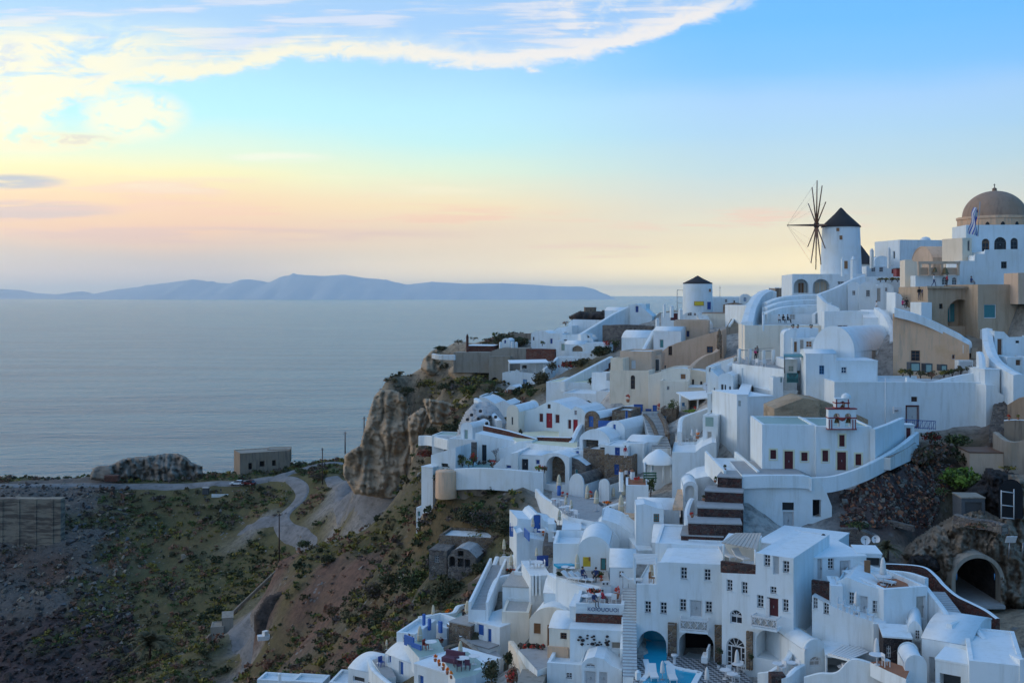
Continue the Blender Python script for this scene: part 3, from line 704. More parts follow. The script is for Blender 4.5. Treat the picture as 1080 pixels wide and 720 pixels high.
def person(label,x,y,D,h_=1.7,yaw=0,pose='stand',top='cloth_black',legs='cloth_blue',z=None,hair='hair',group=None):
 p_=P(x,y,D)if z is None else Pz(x,y,z);s_=h_/1.7
 J={'pel':(0,0,.93),'wai':(0,.01,1.08),'che':(0,.01,1.30),'nek':(0,0,1.46),'hea':(0,-.02,1.56),'top':(0,-.01,1.68),'hl':(.10,0,.90),'hr':(-.10,0,.90),'kl':(.11,-.03,.50),'kr':(-.11,.02,.50),'al':(.11,.03,.09),'ar':(-.11,.08,.09),'tl':(.12,-.13,.04),'tr':(-.12,-.08,.04),'sl':(.19,0,1.40),'sr':(-.19,0,1.40),'el':(.25,.03,1.13),'er':(-.25,.03,1.13),'wl':(.25,-.08,.90),'wr':(-.25,-.08,.90),'fl':(.24,-.11,.80),'fr':(-.24,-.11,.80)}
 if pose=='walk':
  J.update(kl=(.10,-.16,.52),al=(.10,-.20,.10),tl=(.10,-.36,.05),kr=(-.10,.06,.50),ar=(-.10,.30,.15),tr=(-.10,.20,.04),el=(.25,.10,1.14),wl=(.25,.12,.9),fl=(.24,.10,.8),er=(-.25,-.03,1.13),wr=(-.24,-.2,.94),fr=(-.23,-.27,.86))
 if pose=='sit':
  for k in J:J[k]=(J[k][0],J[k][1],J[k][2]-0.45)
  J.update(kl=(.13,-.42,.50),kr=(-.13,-.42,.50),al=(.13,-.42,.09),ar=(-.13,-.42,.09),tl=(.13,-.58,.04),tr=(-.13,-.58,.04),el=(.26,-.05,.70),er=(-.26,-.05,.70),wl=(.2,-.28,.62),wr=(-.2,-.28,.62),fl=(.16,-.38,.60),fr=(-.16,-.38,.60))
 if pose=='photo':
  J.update(el=(.27,-.10,1.18),er=(-.27,-.10,1.18),wl=(.12,-.26,1.42),wr=(-.12,-.26,1.42),fl=(.06,-.28,1.50),fr=(-.06,-.28,1.50))
 rad={'pel':.135,'wai':.115,'che':.135,'nek':.055,'hea':.095,'top':.075,'hl':.09,'hr':.09,'kl':.06,'kr':.06,'al':.042,'ar':.042,'tl':.04,'tr':.04,'sl':.062,'sr':.062,'el':.043,'er':.043,'wl':.03,'wr':.03,'fl':.032,'fr':.032}
 ks=list(J);ed=[('pel','wai'),('wai','che'),('che','nek'),('nek','hea'),('hea','top'),('pel','hl'),('pel','hr'),('hl','kl'),('hr','kr'),('kl','al'),('kr','ar'),('al','tl'),('ar','tr'),('che','sl'),('che','sr'),('sl','el'),('sr','er'),('el','wl'),('er','wr'),('wl','fl'),('wr','fr')]
 me=bpy.data.meshes.new('person');me.from_pydata([Vector(J[k])*s_ for k in ks],[(ks.index(a),ks.index(b_))for a,b_ in ed],[])
 o=link(bpy.data.objects.new('person',me));md=o.modifiers.new('skin','SKIN');md.use_smooth_shade=True
 for i,k in enumerate(ks):d_=me.skin_vertices[0].data[i];d_.radius=(rad[k]*s_*(1.25 if k in ('che','wai')else 1),rad[k]*s_);d_.use_root=(k=='pel')
 o.modifiers.new('sub','SUBSURF').levels=1
 dg=bpy.context.evaluated_depsgraph_get();nm=bpy.data.meshes.new_from_object(o.evaluated_get(dg));o.modifiers.clear();o.data=nm
 nm.materials.clear()
 for q in (top,legs,'skin','rubber'):nm.materials.append(MATS[q])
 zc=J['nek'][2]*s_;zw=J['pel'][2]*s_+0.06
 for f_ in nm.polygons:
  c_=f_.center;f_.use_smooth=True
  if c_.z>zc+0.01:f_.material_index=2
  elif min((c_-Vector(J[k])*s_).length for k in ('fl','fr','wl','wr'))<0.10*s_:f_.material_index=2
  elif c_.z<0.12*s_:f_.material_index=3
  elif c_.z<zw and (pose!='sit' or c_.z<zw-0.03 or c_.y<-0.2)and abs(c_.x)<0.22*s_:f_.material_index=1
  else:f_.material_index=0
 o.location=p_;o.rotation_euler=(0,0,R(yaw));o['label']=label;o['category']='person'
 if group:o['group']=group
 hm=MB();hc=Vector(J['top'])*s_+Vector((0,.02,-.055))*s_
 hm.lathe(hc,[(0.115*s_*math.cos(q),0.10*s_*math.sin(q))for q in np.linspace(-0.5,PI/2-.05,6)],hair,12);ho=link(bpy.data.objects.new('hair',mesh_from(hm,'hair')));ho.parent=o
 return o
def pole(label,x,yb,yt,D,r=0.1,mat='dark_timber',name='utility_pole',arms=True,cat='pole'):
 p_=P(x,yb,D);h_=abs(yb-yt)*mpp(D);root=thing(name,label,cat,p_);m=MB();m.tube([p_-Vector((0,0,1)),p_+Vector((0,0,h_))],[r*1.2,r*0.8],mat,8);part('post',m,root)
 if arms:
  a=MB();a.cbox(p_+Vector((0,0,h_-0.6)),1.2,0.1,0.12,mat,0.4);part('crossarm',a,root)
  for i in (-0.5,0.5):q=MB();q.lathe(p_+Vector((i*math.cos(0.4),i*math.sin(0.4),h_-0.48)),[(0.01,0),(0.06,0.02),(0.04,0.16),(0.01,0.18)],'frame_white',8);part('insulator',q,root)
 return root
def dish(label,x,y,D,rpx,face=(-0.5,-0.8,0.35),mat='frame_white'):
 p_=P(x,y,D);r_=rpx*mpp(D);d_=Vector(face).normalized();a=d_.cross(Vector((0,0,1))).normalized();b_=a.cross(d_)
 root=thing('satellite_dish',label,'satellite dish',p_-Vector((0,0,r_+0.5)));m=MB();vs=[p_-d_*0.18];fs=[];n=16
 for j,(k,off)in enumerate(((0.5,-0.13),(1.0,0.0))):
  for i in range(n):q=2*PI*i/n;vs.append(p_+(a*math.cos(q)+b_*math.sin(q))*r_*k+d_*off)
 for i in range(n):fs.append((0,1+i,1+(i+1)%n));fs.append((1+i,1+n+i,1+n+(i+1)%n,1+(i+1)%n))
 m.add(vs,fs,mat,True);part('reflector',m,root);q=MB();q.tube([p_-d_*0.2,p_-d_*0.35-Vector((0,0,r_+0.9))],0.04,'metal',6);part('mast',q,root)
 q=MB();q.tube([p_-b_*r_*0.9,p_+d_*r_*0.8],0.02,'metal',5);q.cbox(p_+d_*r_*0.8,0.1,0.1,0.1,'grey_dark');part('feed_arm',q,root);return root
def pillar(label,x,yb,yt,D,wpx,mat='white',name='chimney',cat='chimney',cap=True,capm=None,group=None,round_=False):
 p_=P(x,yb,D);k=mpp(D);w_=wpx*k;h_=abs(yb-yt)*k;root=thing(name,label,cat,p_,0,group);m=MB()
 if round_:m.lathe(p_-Vector((0,0,1)),[(w_*.5,0),(w_*.45,h_*0.9+1),(0.01,h_*.9+1)],mat,14)
 else:m.cbox(p_-Vector((0,0,1)),w_,w_,h_*0.85+1,mat,0.3)
 part('shaft',m,root)
 q=MB();q.lathe(p_+Vector((0,0,h_*0.852)),[(0.01,0),(w_*.62,0),(w_*.62,h_*.05),(w_*.4,h_*.06),(w_*.35,h_*.15),(0.01,h_*.16)],capm or mat,12);part('cap',q,root);return root
# ---- skyline: mills, church, upper houses
def windmill(label,x,yb,yt,D,rb,rt,ya,eave,ops=(),sails=None):
 p_=P(x,yb,D);k=mpp(D);h_=(yb-yt)*k;root=thing('windmill',label,'windmill',p_,0)
 m=MB();m.lathe(p_-Vector((0,0,1.5)),[(rb*k,0),(rb*k,1.5),(rt*k,h_+1.5)],'white',40);part('tower',m,root)
 c_=MB();e=eave*k;ah=(yt-ya)*k
 c_.lathe(p_+Vector((0,0,h_)),[(0.01,-0.02),(e,-0.02),(e*1.0,0.12),(e*0.62,ah*0.4),(e*0.3,ah*0.70),(e*0.09,ah*0.94),(0.03,ah)],'thatch',36);part('cap',c_,root)
 for kind,x0,y0,x1,y1,mt in ops:
  xm=(x0+x1)/2;off=(xm-x)/rb;a=math.asin(max(-.97,min(.97,off)));wz=(yb-(y0+y1)/2)*k
  rr_=rb*k+(rt-rb)*k*wz/h_;n_=Vector((math.sin(a),-math.cos(a),0));d_=Vector((math.cos(a),math.sin(a),0));wd=(x1-x0)*k/max(.35,math.cos(a));ht=(y1-y0)*k
  o_=p_+n_*rr_-d_*wd/2+Vector((0,0,(yb-y1)*k));q=MB()
  q.box(o_+n_*0.05,d_,-n_,(0,0,1),wd,0.35,ht,mt)
  for zz in (-0.08,ht):q.box(o_+n_*0.09-d_*0.08+Vector((0,0,zz)),d_,-n_,(0,0,1),wd+.16,0.3,0.08,'frame_white')
  for aa in (-0.08,wd):q.box(o_+n_*0.09+d_*aa,d_,-n_,(0,0,1),0.08,0.3,ht,'frame_white')
  part(kind,q,root)
 if sails:
  hx,hy,tx,R_,ang=sails;hub=P(hx,hy,D-1.0);ax=Vector((-math.cos(ang),-math.sin(ang),0.0));tip=hub+ax*((hx-tx)*k/math.cos(ang))
  q=MB();q.tube([P(x,hy,D),hub,tip],[0.22,0.2,0.07],'dark_timber',8);part('axle',q,root)
  q=MB();q.tube([hub-ax*0.35,hub+ax*0.35],0.42,'dark_timber',12);part('hub',q,root)
  s1=Vector((ax.y,-ax.x,0));up=Vector((0,0,1));tips=[]
  for i in range(12):
   a=2*PI*(i+0.12)/12;e_=hub+(s1*math.cos(a)+up*math.sin(a))*R_*k;tips.append(e_)
   q=MB();q.tube([hub,e_],[0.13,0.08],'brown',6);part('spoke',q,root)
  q=MB()
  for i in range(12):q.tube([tips[i],tip],0.008,'dark_timber',3)
  part('rigging',q,root)
 return root
CR(780,180,3.6)
windmill('large white windmill with bare spoked wheel and dark conical roof',385,392,215,177,76,69,140,73,[('window',347,221,357,234,'wood'),('window',358,250,368,265,'wood'),('door',373,345,387,374,'wood')],(292,207,182,168,R(-3)))
house('white building under the large windmill with two deep arched porches',172,200,478,392,466,-6,12,par=0.25,ops=[('na',206,411,262,464,None,{'dep':2.4,'inner':[(232,426,252,464,'wood')]}),('na',278,411,342,466,None,{'dep':2.4,'inner':[(318,420,340,464,'cream'),(296,424,312,464,'cream')]}),('w',372,420,398,432)])
house('low white hut beside the mill with dark cone roof',188,440,512,352,392,-10,4.2,'none',par=0)
q=MB();q.lathe(P(458,350,190),[(2.6*1.05,-0.3),(2.6,0.0),(1.5,1.2),(0.6,2.5),(0.05,3.2)],'thatch',28);q.lathe(P(458,350,190),[(2.4,-2.5),(2.4,-0.1)],'white',28)
solo('round_tower',q,'small round tower with dark conical cap just behind the large windmill','tower')
for x,yt,yb,w_,lb in ((391,330,376,9,'short white pillar with cap at the foot of the large windmill'),(432,326,416,15,'tall white chimney with slit head right of the large windmill'),(502,296,345,11,'weathered pillar chimney left of the skyline house'),(567,292,345,9,'thin weathered chimney pillar touching the skyline house')):
 pillar(lb,x,yb,yt,166,w_,'white' if x<480 else 'white_worn')
house('white skyline house with roof dome knob and canted corner',186,608,838,262,378,12,8,par=0.5,ops=[('w',700,300,724,331,None),('s',660,298,686,333,'frame_white'),('s',800,268,822,279,'grey_dark')],l=[('w',582,305,590,335)])
q=MB();q.lathe(P(706,264,188),[(0.85*math.cos(a),0.6*math.sin(a))for a in np.linspace(0,1.5,7)],'roof_white',18);solo('roof_dome',q,'tiny white roof dome on the skyline house','dome')
house('low white house with rails left of the skyline house',178,482,612,362,400,-8,7,par=0.7,ops=[('w',500,366,516,384),('w',530,366,546,384),('s',576,372,590,392,'oxide')])
house('small white gabled hut between two skyline chimneys',184,512,570,345,372,-5,5,'vx',rise=22)
house('dark red shed on the lane beside the skyline house',168,596,632,372,412,-10,3,par=0,wall='oxide',roofm='grey_dark')
house('beige barrel vaulted chapel in front of the skyline house',160,733,862,330,372,8,6,'vy',rise=46,wall='beige',roofm='beige',l=[('w',738,335,746,352)])
p_=P(968,300,168);k=mpp(168);root=thing('domed_church','church with brown dome and stone drum on the highest ridge','church',p_)
m=MB();m.lathe(p_-Vector((0,0,2)),[(132*k,0),(132*k,2+112*k),(136*k,2+113*k),(136*k,2+122*k),(116*k,2+124*k)],'peach',16,smooth=False);part('drum',m,root)
m=MB();m.lathe(p_+Vector((0,0,123*k)),[(115*k*math.cos(a),100*k*math.sin(a))for a in np.linspace(0,PI/2-.01,14)],'dome_brown',40);part('dome',m,root)
m=MB();m.lathe(p_+Vector((0,0,221*k)),[(9*k,0),(8*k,8*k),(10*k,9*k),(1*k,16*k)],'dome_brown',12);part('lantern',m,root)
m=MB();m.cbox(p_+Vector((0,0,236*k)),0.09,0.09,14*k,'grey_dark');m.cbox(p_+Vector((0,0,244*k)),8*k,0.07,0.08,'grey_dark');part('cross',m,root)
for a_,w_ in ((-0.98,14),(-0.6,14),(-0.2,14),(0.2,14)):
 n_=Vector((math.sin(a_),-math.cos(a_),0));d_=Vector((n_.y*-1,n_.x,0));q=MB();f_=Face(p_+n_*(131*k)-d_*7*k+Vector((0,0,58*k)),d_,-n_)
 q.prism([f_.at(a,z,0.0)for a,z in [(0,0),(14*k,0)]+[(14*k*(1-b_),34*k+z_)for b_,z_ in [(i/8,7*k*math.sin(PI*i/8))for i in range(9)]]],-0.001,'dark',bottom=False);part('drum_window',q,root)
house('white church annex with three arched windows below the brown dome',156,860,1110,205,318,-4,6,par=0.3,ops=[('wa',920,258,949,308,'glass',{'frame':'wood'}),('da',967,252,1013,310,'dark',{'frame':'grey_dark'}),('wa',1029,255,1057,301,'glass',{'frame':'grey_dark'})],wall='white')
house('white church terrace block with one small dark window',150,832,1120,318,436,-4,6,par=0.2,ops=[('w',993,345,1015,371,'dark',{'frame':'grey_dark'})],top=[(832,342),(892,342),(894,316),(930,316),(932,300),(1120,296)])
house('narrow buttress house with peach front at the church corner',153,846,882,255,345,20,4,par=0.1,wall='cream',ops=[('wa',866,265,875,305,'dark')])
q=MB();pf=P(905,250,148);q.tube([pf,pf+(P(913,118,148)-pf)],0.05,'metal',6)
root=thing('flag','blue and white striped flag with cross drooping from its pole','flag',pf);part('flagpole',q,root)
fw,fh=14,18;ft=P(911,140,148);cl=[MB(),MB()]
def fpt(i,j):
 s_=i/fw;r_=j/fh;kx=mpp(148)
 return ft+Vector((-(8+34*s_*(0.35+.65*r_))*kx+0.12*math.sin(r_*9+s_*3),0.25*math.sin(s_*7+r_*2),-(8+100*r_-10*s_)*kx))
for i in range(fw):
 for j in range(fh):
  st_=int(i/fw*9)%2==0;canton=i<fw*0.56 and j<fh*0.38;cross=canton and (abs(j-fh*0.17)<1.2 or abs(i-fw*.25)<1.2)
  blue_=(not cross)if canton else st_
  cl[0].add([fpt(i,j),fpt(i+1,j),fpt(i+1,j+1),fpt(i,j+1)],[(0,1,2,3)],'flag_blue' if blue_ else 'cloth_white',True)
part('cloth',cl[0],root)
house('cream stepped buttress tower at the head of the white lane',151,628,692,338,470,-12,5,par=0.1,wall='cream',top=[(628,338),(655,338),(660,345),(692,345)])
root=thing('bell_arcade','open concrete frame on the beige terrace with hanging bells','bell arcade',P(680,398,148));q=MB()
for x in (682,722,768,830):q.cbox(P(x,398,148),0.3,0.3,48*mpp(148),'beige')
part('post',q,root);q=MB();a,b_=P(676,354,148),P(836,354,148);q.box(a-Vector((0,0.2,0)),(1,0,0),(0,1,0),(0,0,1),(b_-a).x,0.4,0.35,'beige');part('beam',q,root)
q=MB();a,b_=P(680,396,148.4),P(832,396,148.4);q.box(a,(1,0,0),(0,1,0),(0,0,1),(b_-a).x,0.3,1.0,'beige');part('parapet',q,root)
for x,s_ in ((742,0.36),(781,0.5)):
 q=MB();c_=P(x,354,147.6);q.lathe(c_-Vector((0,0,0.45+s_*1.8)),[(s_*1.05,0),(s_*.8,s_*.3),(s_*.6,s_*1.1),(s_*.4,s_*1.6),(0.02,s_*1.75)],'bell_bronze',16);q.tube([c_-Vector((0,0,0.5)),c_],0.03,'dark',5)
 solo('bell',q,'larger bronze bell hanging from the beige frame' if s_>.4 else 'smaller bronze bell hanging from the beige frame','bell')
house('beige house with rendered arch and teal door on the upper right',142,715,905,440,602,4,9,par=0.15,wall='tan',roofm='concrete',ops=[('na',790,488,888,590,'tan',{'dep':2.0,'inner':[(806,505,842,575,'teal')]}),('o',758,505,772,524,'dark',{'dep':.3})])
house('beige house with square teal shutter beside the arched house',139,905,1100,432,610,3,10,par=0.15,wall='tan',roofm='concrete',ops=[('s',928,507,975,560,'teal')])
q=MB();a=P(712,446,141.7);q.box(a,(1,0,0),(0,1,0),(0,0,1),198*mpp(142),0.35,0.28,'tan');solo('cornice',q,'projecting cornice ledge along the arched beige house','ledge')
house('ochre block on the far right edge beside the beige houses',137,1058,1110,388,440,0,4,par=0.1,wall='beige')
house('orange rendered old house with flaking wall and barred dark window',134,583,872,560,735,-19,8,par=0.02,wall='peach',roofm='concrete',top=[(583,545),(640,562),(700,582),(770,610),(830,640),(872,662)],ops=[('w',651,682,685,722,'glass',{'frame':'brown','rows':3}),('s',806,698,818,716,'brown')],gr=False)
wall('broad white coping running down above the orange old house',[(588,524,137),(650,540,136.4),(720,566,136),(800,604,135.5),(850,632,135),(866,662,134.5)],1.0,1.5)
house('white cube with tiny window at the head of the sloping lane',163,412,456,432,530,-12,6,'vx',rise=10,ops=[('w',428,455,440,473,'dark')])
house('white vaulted house with a grey lattice window below the windmill',162,452,522,440,530,-12,6,'vx',rise=18,ops=[('w',480,453,496,478)])
house('white vaulted house with tall grey door below the windmill',161.5,517,585,440,528,-12,7,'vx',rise=14,ops=[('s',518,445,537,498,'cane'),('w',552,444,562,458)])
house('white house with planted parapet above the vaulted row',168,470,625,402,440,-10,6,par=0.5,gr=False)
for i,x in enumerate((535,555,578,600)):shrub(['first','second','third','fourth'][i]+' yellow green bush from the left on the planted white parapet',x,418,167,14,13,mats=['leaf_yellow','leaf_olive'],n=110,group='parapet bushes')
wall('sloping white wall falling left from the windmill base',[(470,398,166),(420,416,165),(360,446,164),(300,468,163)],4.5,0.8)
wall('white ramp edge rising beside the vaulted row',[(300,470,160),(330,500,158),(380,522,157)],2.5,0.6)
house('long low white house above the big white barrel vault',152,322,490,534,602,-8,7,par=0.3,ops=[('w',372,586,412,597,'dark')])
house('white shell roofed house in front of the vaulted row',150,470,592,560,640,-14,8,'vy',rise=30)
wall('curving white lane wall left of the orange house',[(520,520,152),(556,548,149),(580,600,146),(582,650,143)],3.0,0.8)
house('white stepped block beside the lane under the cream tower',147,592,716,500,560,-8,6,par=0.6,top=[(592,462),(612,470),(640,520),(716,520)])
house('white wall block behind the strollers beside the arched house',148.5,668,836,398,470,-4,4,par=0.2,ops=[('wa',768,402,790,434,'grey_dark'),('wa',806,404,826,434,'grey_dark')])
house('small white lean-to under the beige house with arch',140,690,730,500,560,6,3,par=0.2)
person('person in dark jacket leaning by the white wall near the arch house',682,492,144,1.75,20,'stand','cloth_black','cloth_grey')
person('person in long dark coat beside the leaning person near the arch house',699,494,143.5,1.75,-10,'stand','cloth_blue','cloth_black')
person('person with pale top strolling on the church lane',738,440,144,1.65,60,'walk','cloth_white','cloth_blue')
person('person in red jacket on the church lane',788,440,144,1.6,90,'stand','cloth_red','cloth_black')
person('person sitting on the edge of the beige roof',880,437,141,1.7,40,'sit','cloth_blue','cloth_grey')
person('person in pink jacket crouched on the white lane wall',620,522,144,1.7,30,'sit','cloth_pink','cloth_black')
person('person in black beside the one in pink on the lane wall',634,518,144.5,1.7,-30,'sit','cloth_black','cloth_black')
person('person in white shirt walking the lane by the vaulted row',520,540,153,1.7,70,'walk','cloth_white','cloth_grey')
house('cream retaining house carrying the terrace bar',156,20,330,588,720,-6,9,par=0.1,wall='cream_light')
z_bar=deck([(90,582),(320,582),(330,545),(110,548)],158,'grey_paving',1.2)
house('white domed pavilion above the terrace bar',163,170,325,520,545,-4,5,'dome',domer=62,rise=3.1,par=0.1,gr=False)
house('white back wall of the terrace bar with benches',161,92,300,545,582,-4,1.5,par=0.1,ops=[('w',98,545,118,568,'cane'),('w',190,545,212,566,'cane')])
for i,(x,y)in enumerate(((140,520),(150,500),(160,482))):wall(['lowest','middle','highest'][i]+' white curved step seat above the terrace bar',[(95,y+20,162+2*i),(150,y,163+2*i),(230,y-8,165+2*i),(300,y-10,166+2*i)],1.6,1.4,group='curved step seats')
wall('great curved white wall left of the terrace bar',[(30,575,160),(44,520,164),(70,475,169),(110,455,172),(140,462,172)],5,1.6)
wall('white wall edging the terrace bar on the right',[(280,545,160),(320,520,162),(348,500,163)],3,0.5)
for i,(x,m_)in enumerate(((150,'cloth_white'),(166,'cloth_black'),(183,'cloth_black'))):person(['person in white seated','person in black seated left','person in black seated right'][i]+' at the terrace bar below the windmill',x,578,157.5,1.7,30*i,'sit',m_,'cloth_black')
pillar('white round post at the left end of the terrace bar',90,582,535,157,8,round_=True)
# ---- second mill, beige houses, far terrace (left of the skyline)
CR(640,280,4.5)
windmill('small white windmill with blue arched door and no sails',431,218,86,222,72,68,48,70,[('window',475,111,487,125,'wood'),('door',464,172,484,207,'deep_blue')])
q=MB();c_=P(425,190,222);a=-0.08;q.cbox(P(425,188,222)+Vector((0,-3.2,0)),42*mpp(222),0.1,17*mpp(222),'sign_yellow',-0.03);q.cbox(P(425,188,222)+Vector((0,-3.1,-0.06)),46*mpp(222),0.08,20*mpp(222),'wood',-0.03)
solo('yellow_sign',q,'yellow sign board on the small windmill wall','sign')
root=thing('metal_frame','thin metal scaffold frame beside the small windmill','scaffold',P(334,210,224));q=MB()
for x in (334,362,384):q.tube([P(x,216,224),P(x,114,224)],0.07,'metal',6)
part('upright',q,root);q=MB();q.tube([P(334,117,224),P(384,117,224)],0.06,'metal',6);q.tube([P(334,150,224),P(384,150,224)],0.05,'metal',6);q.tube([P(334,178,224),P(384,178,224)],0.05,'metal',6);part('rail',q,root)
house('white domed house right of the small windmill',226,503,640,152,205,-8,8,'dome',domer=38,rise=1.7,roofm='white_worn',ops=[('w',560,160,572,175),('w',600,165,610,178)])
house('tiny white chapel with arched front on the ridge',218,634,682,150,190,-10,6,'vx',rise=16,ops=[('wa',648,150,664,172,'sky_blue')])
q=MB();q.tube([P(537,150,226),P(537,96,226)],0.05,'metal',6);q.tube([P(531,106,226),P(543,106,226)],0.03,'metal',5);solo('antenna',q,'thin aerial on the domed house roof','antenna')
house('brown gravel roofed house below the small windmill',206,452,640,228,300,-14,10,par=0.02,wall='cream_light',roofm='dome_brown')
wall('rough brown stone parapet behind the gravel roof',[(560,186,217),(610,178,215),(650,190,212)],2.5,1.2,'brown_stone')
stairs('grey stairway climbing beside the gravel roofed house',(610,296,192),(662,198,210),3.2,22,'concrete')
wall('white stair wall left of the grey stairway',[(582,282,193),(620,228,202),(668,180,212),(722,150,220)],1.0,0.4)
stairs('small grey stairs at the left end of the gravel roof',(478,280,200),(452,236,208),2.0,12,'white_worn')
wall('large curved white wall between stairway and terrace bar',[(656,272,186),(672,225,192),(694,170,200),(740,122,208),(800,118,210),(832,132,208)],7,1.4)
house('white house bulk inside the large curved wall',190,662,830,190,290,4,14,par=0.3)
house('ochre stone strip house on the ridge left of the porches',196,800,885,108,140,0,5,par=0.05,wall='earth_wall')
house('white sloping house with blue door at the far left of the mill',246,112,215,196,282,-16,7,par=0.1,top=[(112,190),(140,180),(170,200),(215,240)],ops=[('s',135,191,151,223,'deep_blue')])
house('low white house with long roof left of the small mill',250,-10,115,215,280,-16,8,'vy',rise=16,ops=[('w',28,228,36,236),('w',66,226,76,234)])
wall('dark rubble retaining wall under the white houses left of the mill',[(-15,284,240),(60,285,238),(140,286,236),(220,288,234)],5,1.2,'grey_stone',name='retaining_wall',gr=True)
for i,(x,yt,yb,w_)in enumerate(((273,182,222,10),(308,190,222,14),(350,205,262,16),(240,250,300,14))):pillar(['first','second','third','fourth'][i]+' white chimney post from the left near the small mill',x,yb,yt,212-2*i,w_,group='chimney posts near the small mill')
house('white cottage with dark shed door left of the small mill',214,258,345,226,275,-16,5,par=0.3,ops=[('s',300,222,338,262,'dark_red')])
house('white ridge cottage with two dark windows under the small mill',212,360,460,220,270,-16,4,par=0.4,ops=[('w',382,222,404,238),('w',412,225,424,238)],top=[(360,235),(400,222),(430,222),(460,262)])
house('tan block house with one window under the ridge cottage',190,318,482,262,342,-12,8,par=0.2,wall='beige',roofm='beige',ops=[('w',378,310,392,338,'dark',{'frame':'deep_blue'})])
house('white cottage with tall teal door left of the beige wall',186,222,352,312,392,-18,7,'vy',rise=20,ops=[('d',250,350,270,391,'teal')])
house('white roofed cottage above the beige corner house',190,70,228,345,410,-20,8,'vy',rise=34)
wall('white curved parapet between the two cottages',[(172,400,186),(200,350,189),(222,310,192),(240,296,194)],3,0.6)
house('long beige house with sloping roofline and two dark windows',178,244,548,372,500,-16,8,par=0.02,wall='beige',roofm='beige',top=[(244,420),(285,390),(330,368),(430,340),(548,306)],ops=[('w',292,383,310,425,'dark',{'frame':'brown'}),('w',474,383,504,414,'glass_blue',{'frame':'brown'}),('w',264,472,282,495)])
q=MB();p_=P(534,378,175);q.cbox(p_-Vector((0,0,2)),22*mpp(175),0.6,50*mpp(175)+2,'brown_stone');q.lathe(p_+Vector((0,0,50*mpp(175))),[(10*mpp(175),0),(8*mpp(175),0.5),(0.02,1.0)],'brown_stone',12);solo('stone_pillar',q,'rough stone gate pillar at the end of the long beige house','pillar')
house('pale beige corner house with two white shuttered windows',171,62,212,408,512,-22,7,par=0.2,wall='beige',roofm='white',ops=[('s',76,443,101,485,'frame_white'),('s',116,449,137,489,'frame_white')])
house('cream parapet block left of the pale corner house',169,18,76,440,520,-22,4,par=0.7,wall='cream')
house('cream lower house with tall arched dark window',167,14,200,500,640,-18,5,par=0.3,wall='cream',ops=[('wa',113,520,134,586,'glass',{'frame':'brown'})])
house('beige shed with a plain grey garage door',173,160,258,440,512,-14,5,par=0.1,wall='beige',top=[(160,490),(195,440),(258,418)],ops=[('s',215,443,250,503,'grey_dark')])
house('pale curved house with orange shutter under the long beige house',165,196,395,500,625,-14,7,par=0.4,wall='cream_light',top=[(196,520),(250,505),(300,490),(350,486),(395,492)],ops=[('s',348,513,376,541,'wood')])
house('white stepped porch house under the curved pale house',162,252,386,548,640,-14,5,par=0.3,wall='cream_light',ops=[('w',285,572,297,590,'dark'),('w',205,612,215,628)])
house('cream gable house with two slit windows behind the dish',166,385,485,500,600,-14,7,par=0.1,wall='cream',top=[(385,492),(430,496),(470,505),(485,520)],ops=[('w',404,540,414,576,'dark',{'frame':'brown'}),('w',443,549,453,581,'dark',{'frame':'brown'})])
wall('sweeping pale wall with arch niche above the white terrace',[(388,490,170),(430,450,172),(470,425,173),(510,412,174),(545,378,176)],5,0.7,'beige')
house('brown roofed pale house behind the white terrace',160,470,600,480,560,-16,8,par=0.02,roofm='dome_brown',top=[(470,482),(520,460),(600,436)],ops=[('w',484,486,492,505)])
dish('satellite dish on a mast beside the patio roof',473,572,158,20,(-0.2,-0.9,0.35))
house('grey rendered patio room with open front',162,300,480,580,700,-8,5,par=0.0,wall='cream_light',ops=[('n',345,612,470,696,'concrete',{'dep':3.0}),('w',296,600,304,622)])
root=thing('patio_canopy','white flat patio canopy on two posts','canopy',P(400,640,158));q=MB();q.prism([P(328,600,160),P(395,634,154),P(482,626,154),P(478,592,160)],-0.15,'white_clean');part('canopy_roof',q,root)
for x,yb in ((348,690),(432,692)):q=MB();q.tube([P(x,yb,155.5),P(x,612 if x<400 else 630,155.5)],0.14,'white_clean',8);part('post',q,root)
shrub('round green bush beside the patio canopy',312,690,156,28,60,'leaf_green');shrub('low bright plants along the patio foot',392,698,153,36,18,'leaf_bright',n=220)
chair('light blue chair under the patio canopy',366,680,159,20,mat='sky_blue',group='patio chairs');potted('red flowering pot beside the patio post',418,694,153.5,22,26,mat='flowers_red')
CR(720,360,9)
house('white terrace house with arched recess below the parasol terrace',146,560,760,262,470,-6,8,par=0.05,ops=[('na',600,335,725,425,None,{'dep':1.6})])
house('plain white block behind the pergola posts',150,420,590,225,420,-16,7,par=0.1,ops=[('s',440,235,478,300,'door_grey',{'dep':.12})])
house('white end block right of the parasol terrace',146,745,960,250,430,4,8,par=0.15)
z_t=deck([(470,205),(960,262),(960,150),(640,110)],149,'grey_paving',2.8)
root=thing('terrace_posts','row of four rough white pillars of an open pergola','pergola',P(700,250,146))
for x,yt,yb in ((538,70,215),(637,70,215),(768,85,250),(860,80,260)):
 q=MB();p_=P(x,yb,145.5);q.tube([p_,p_+Vector((0,0,(yb-yt)*mpp(145.5)))],0.24,'white_worn',10);part('pillar',q,root)
q=MB();q.tube([P(538,80,145.5),P(860,92,145.5)],0.06,'cane',6);q.tube([P(520,88,148),P(860,60,150)],0.05,'cane',6);part('beam',q,root)
person('person in bright pink coat standing on the pergola terrace',690,180,148,1.7,40,'stand','cloth_pink','cloth_black');person('person in black behind the one in pink on the pergola terrace',708,160,149.5,1.7,-40,'stand','cloth_black','cloth_black')
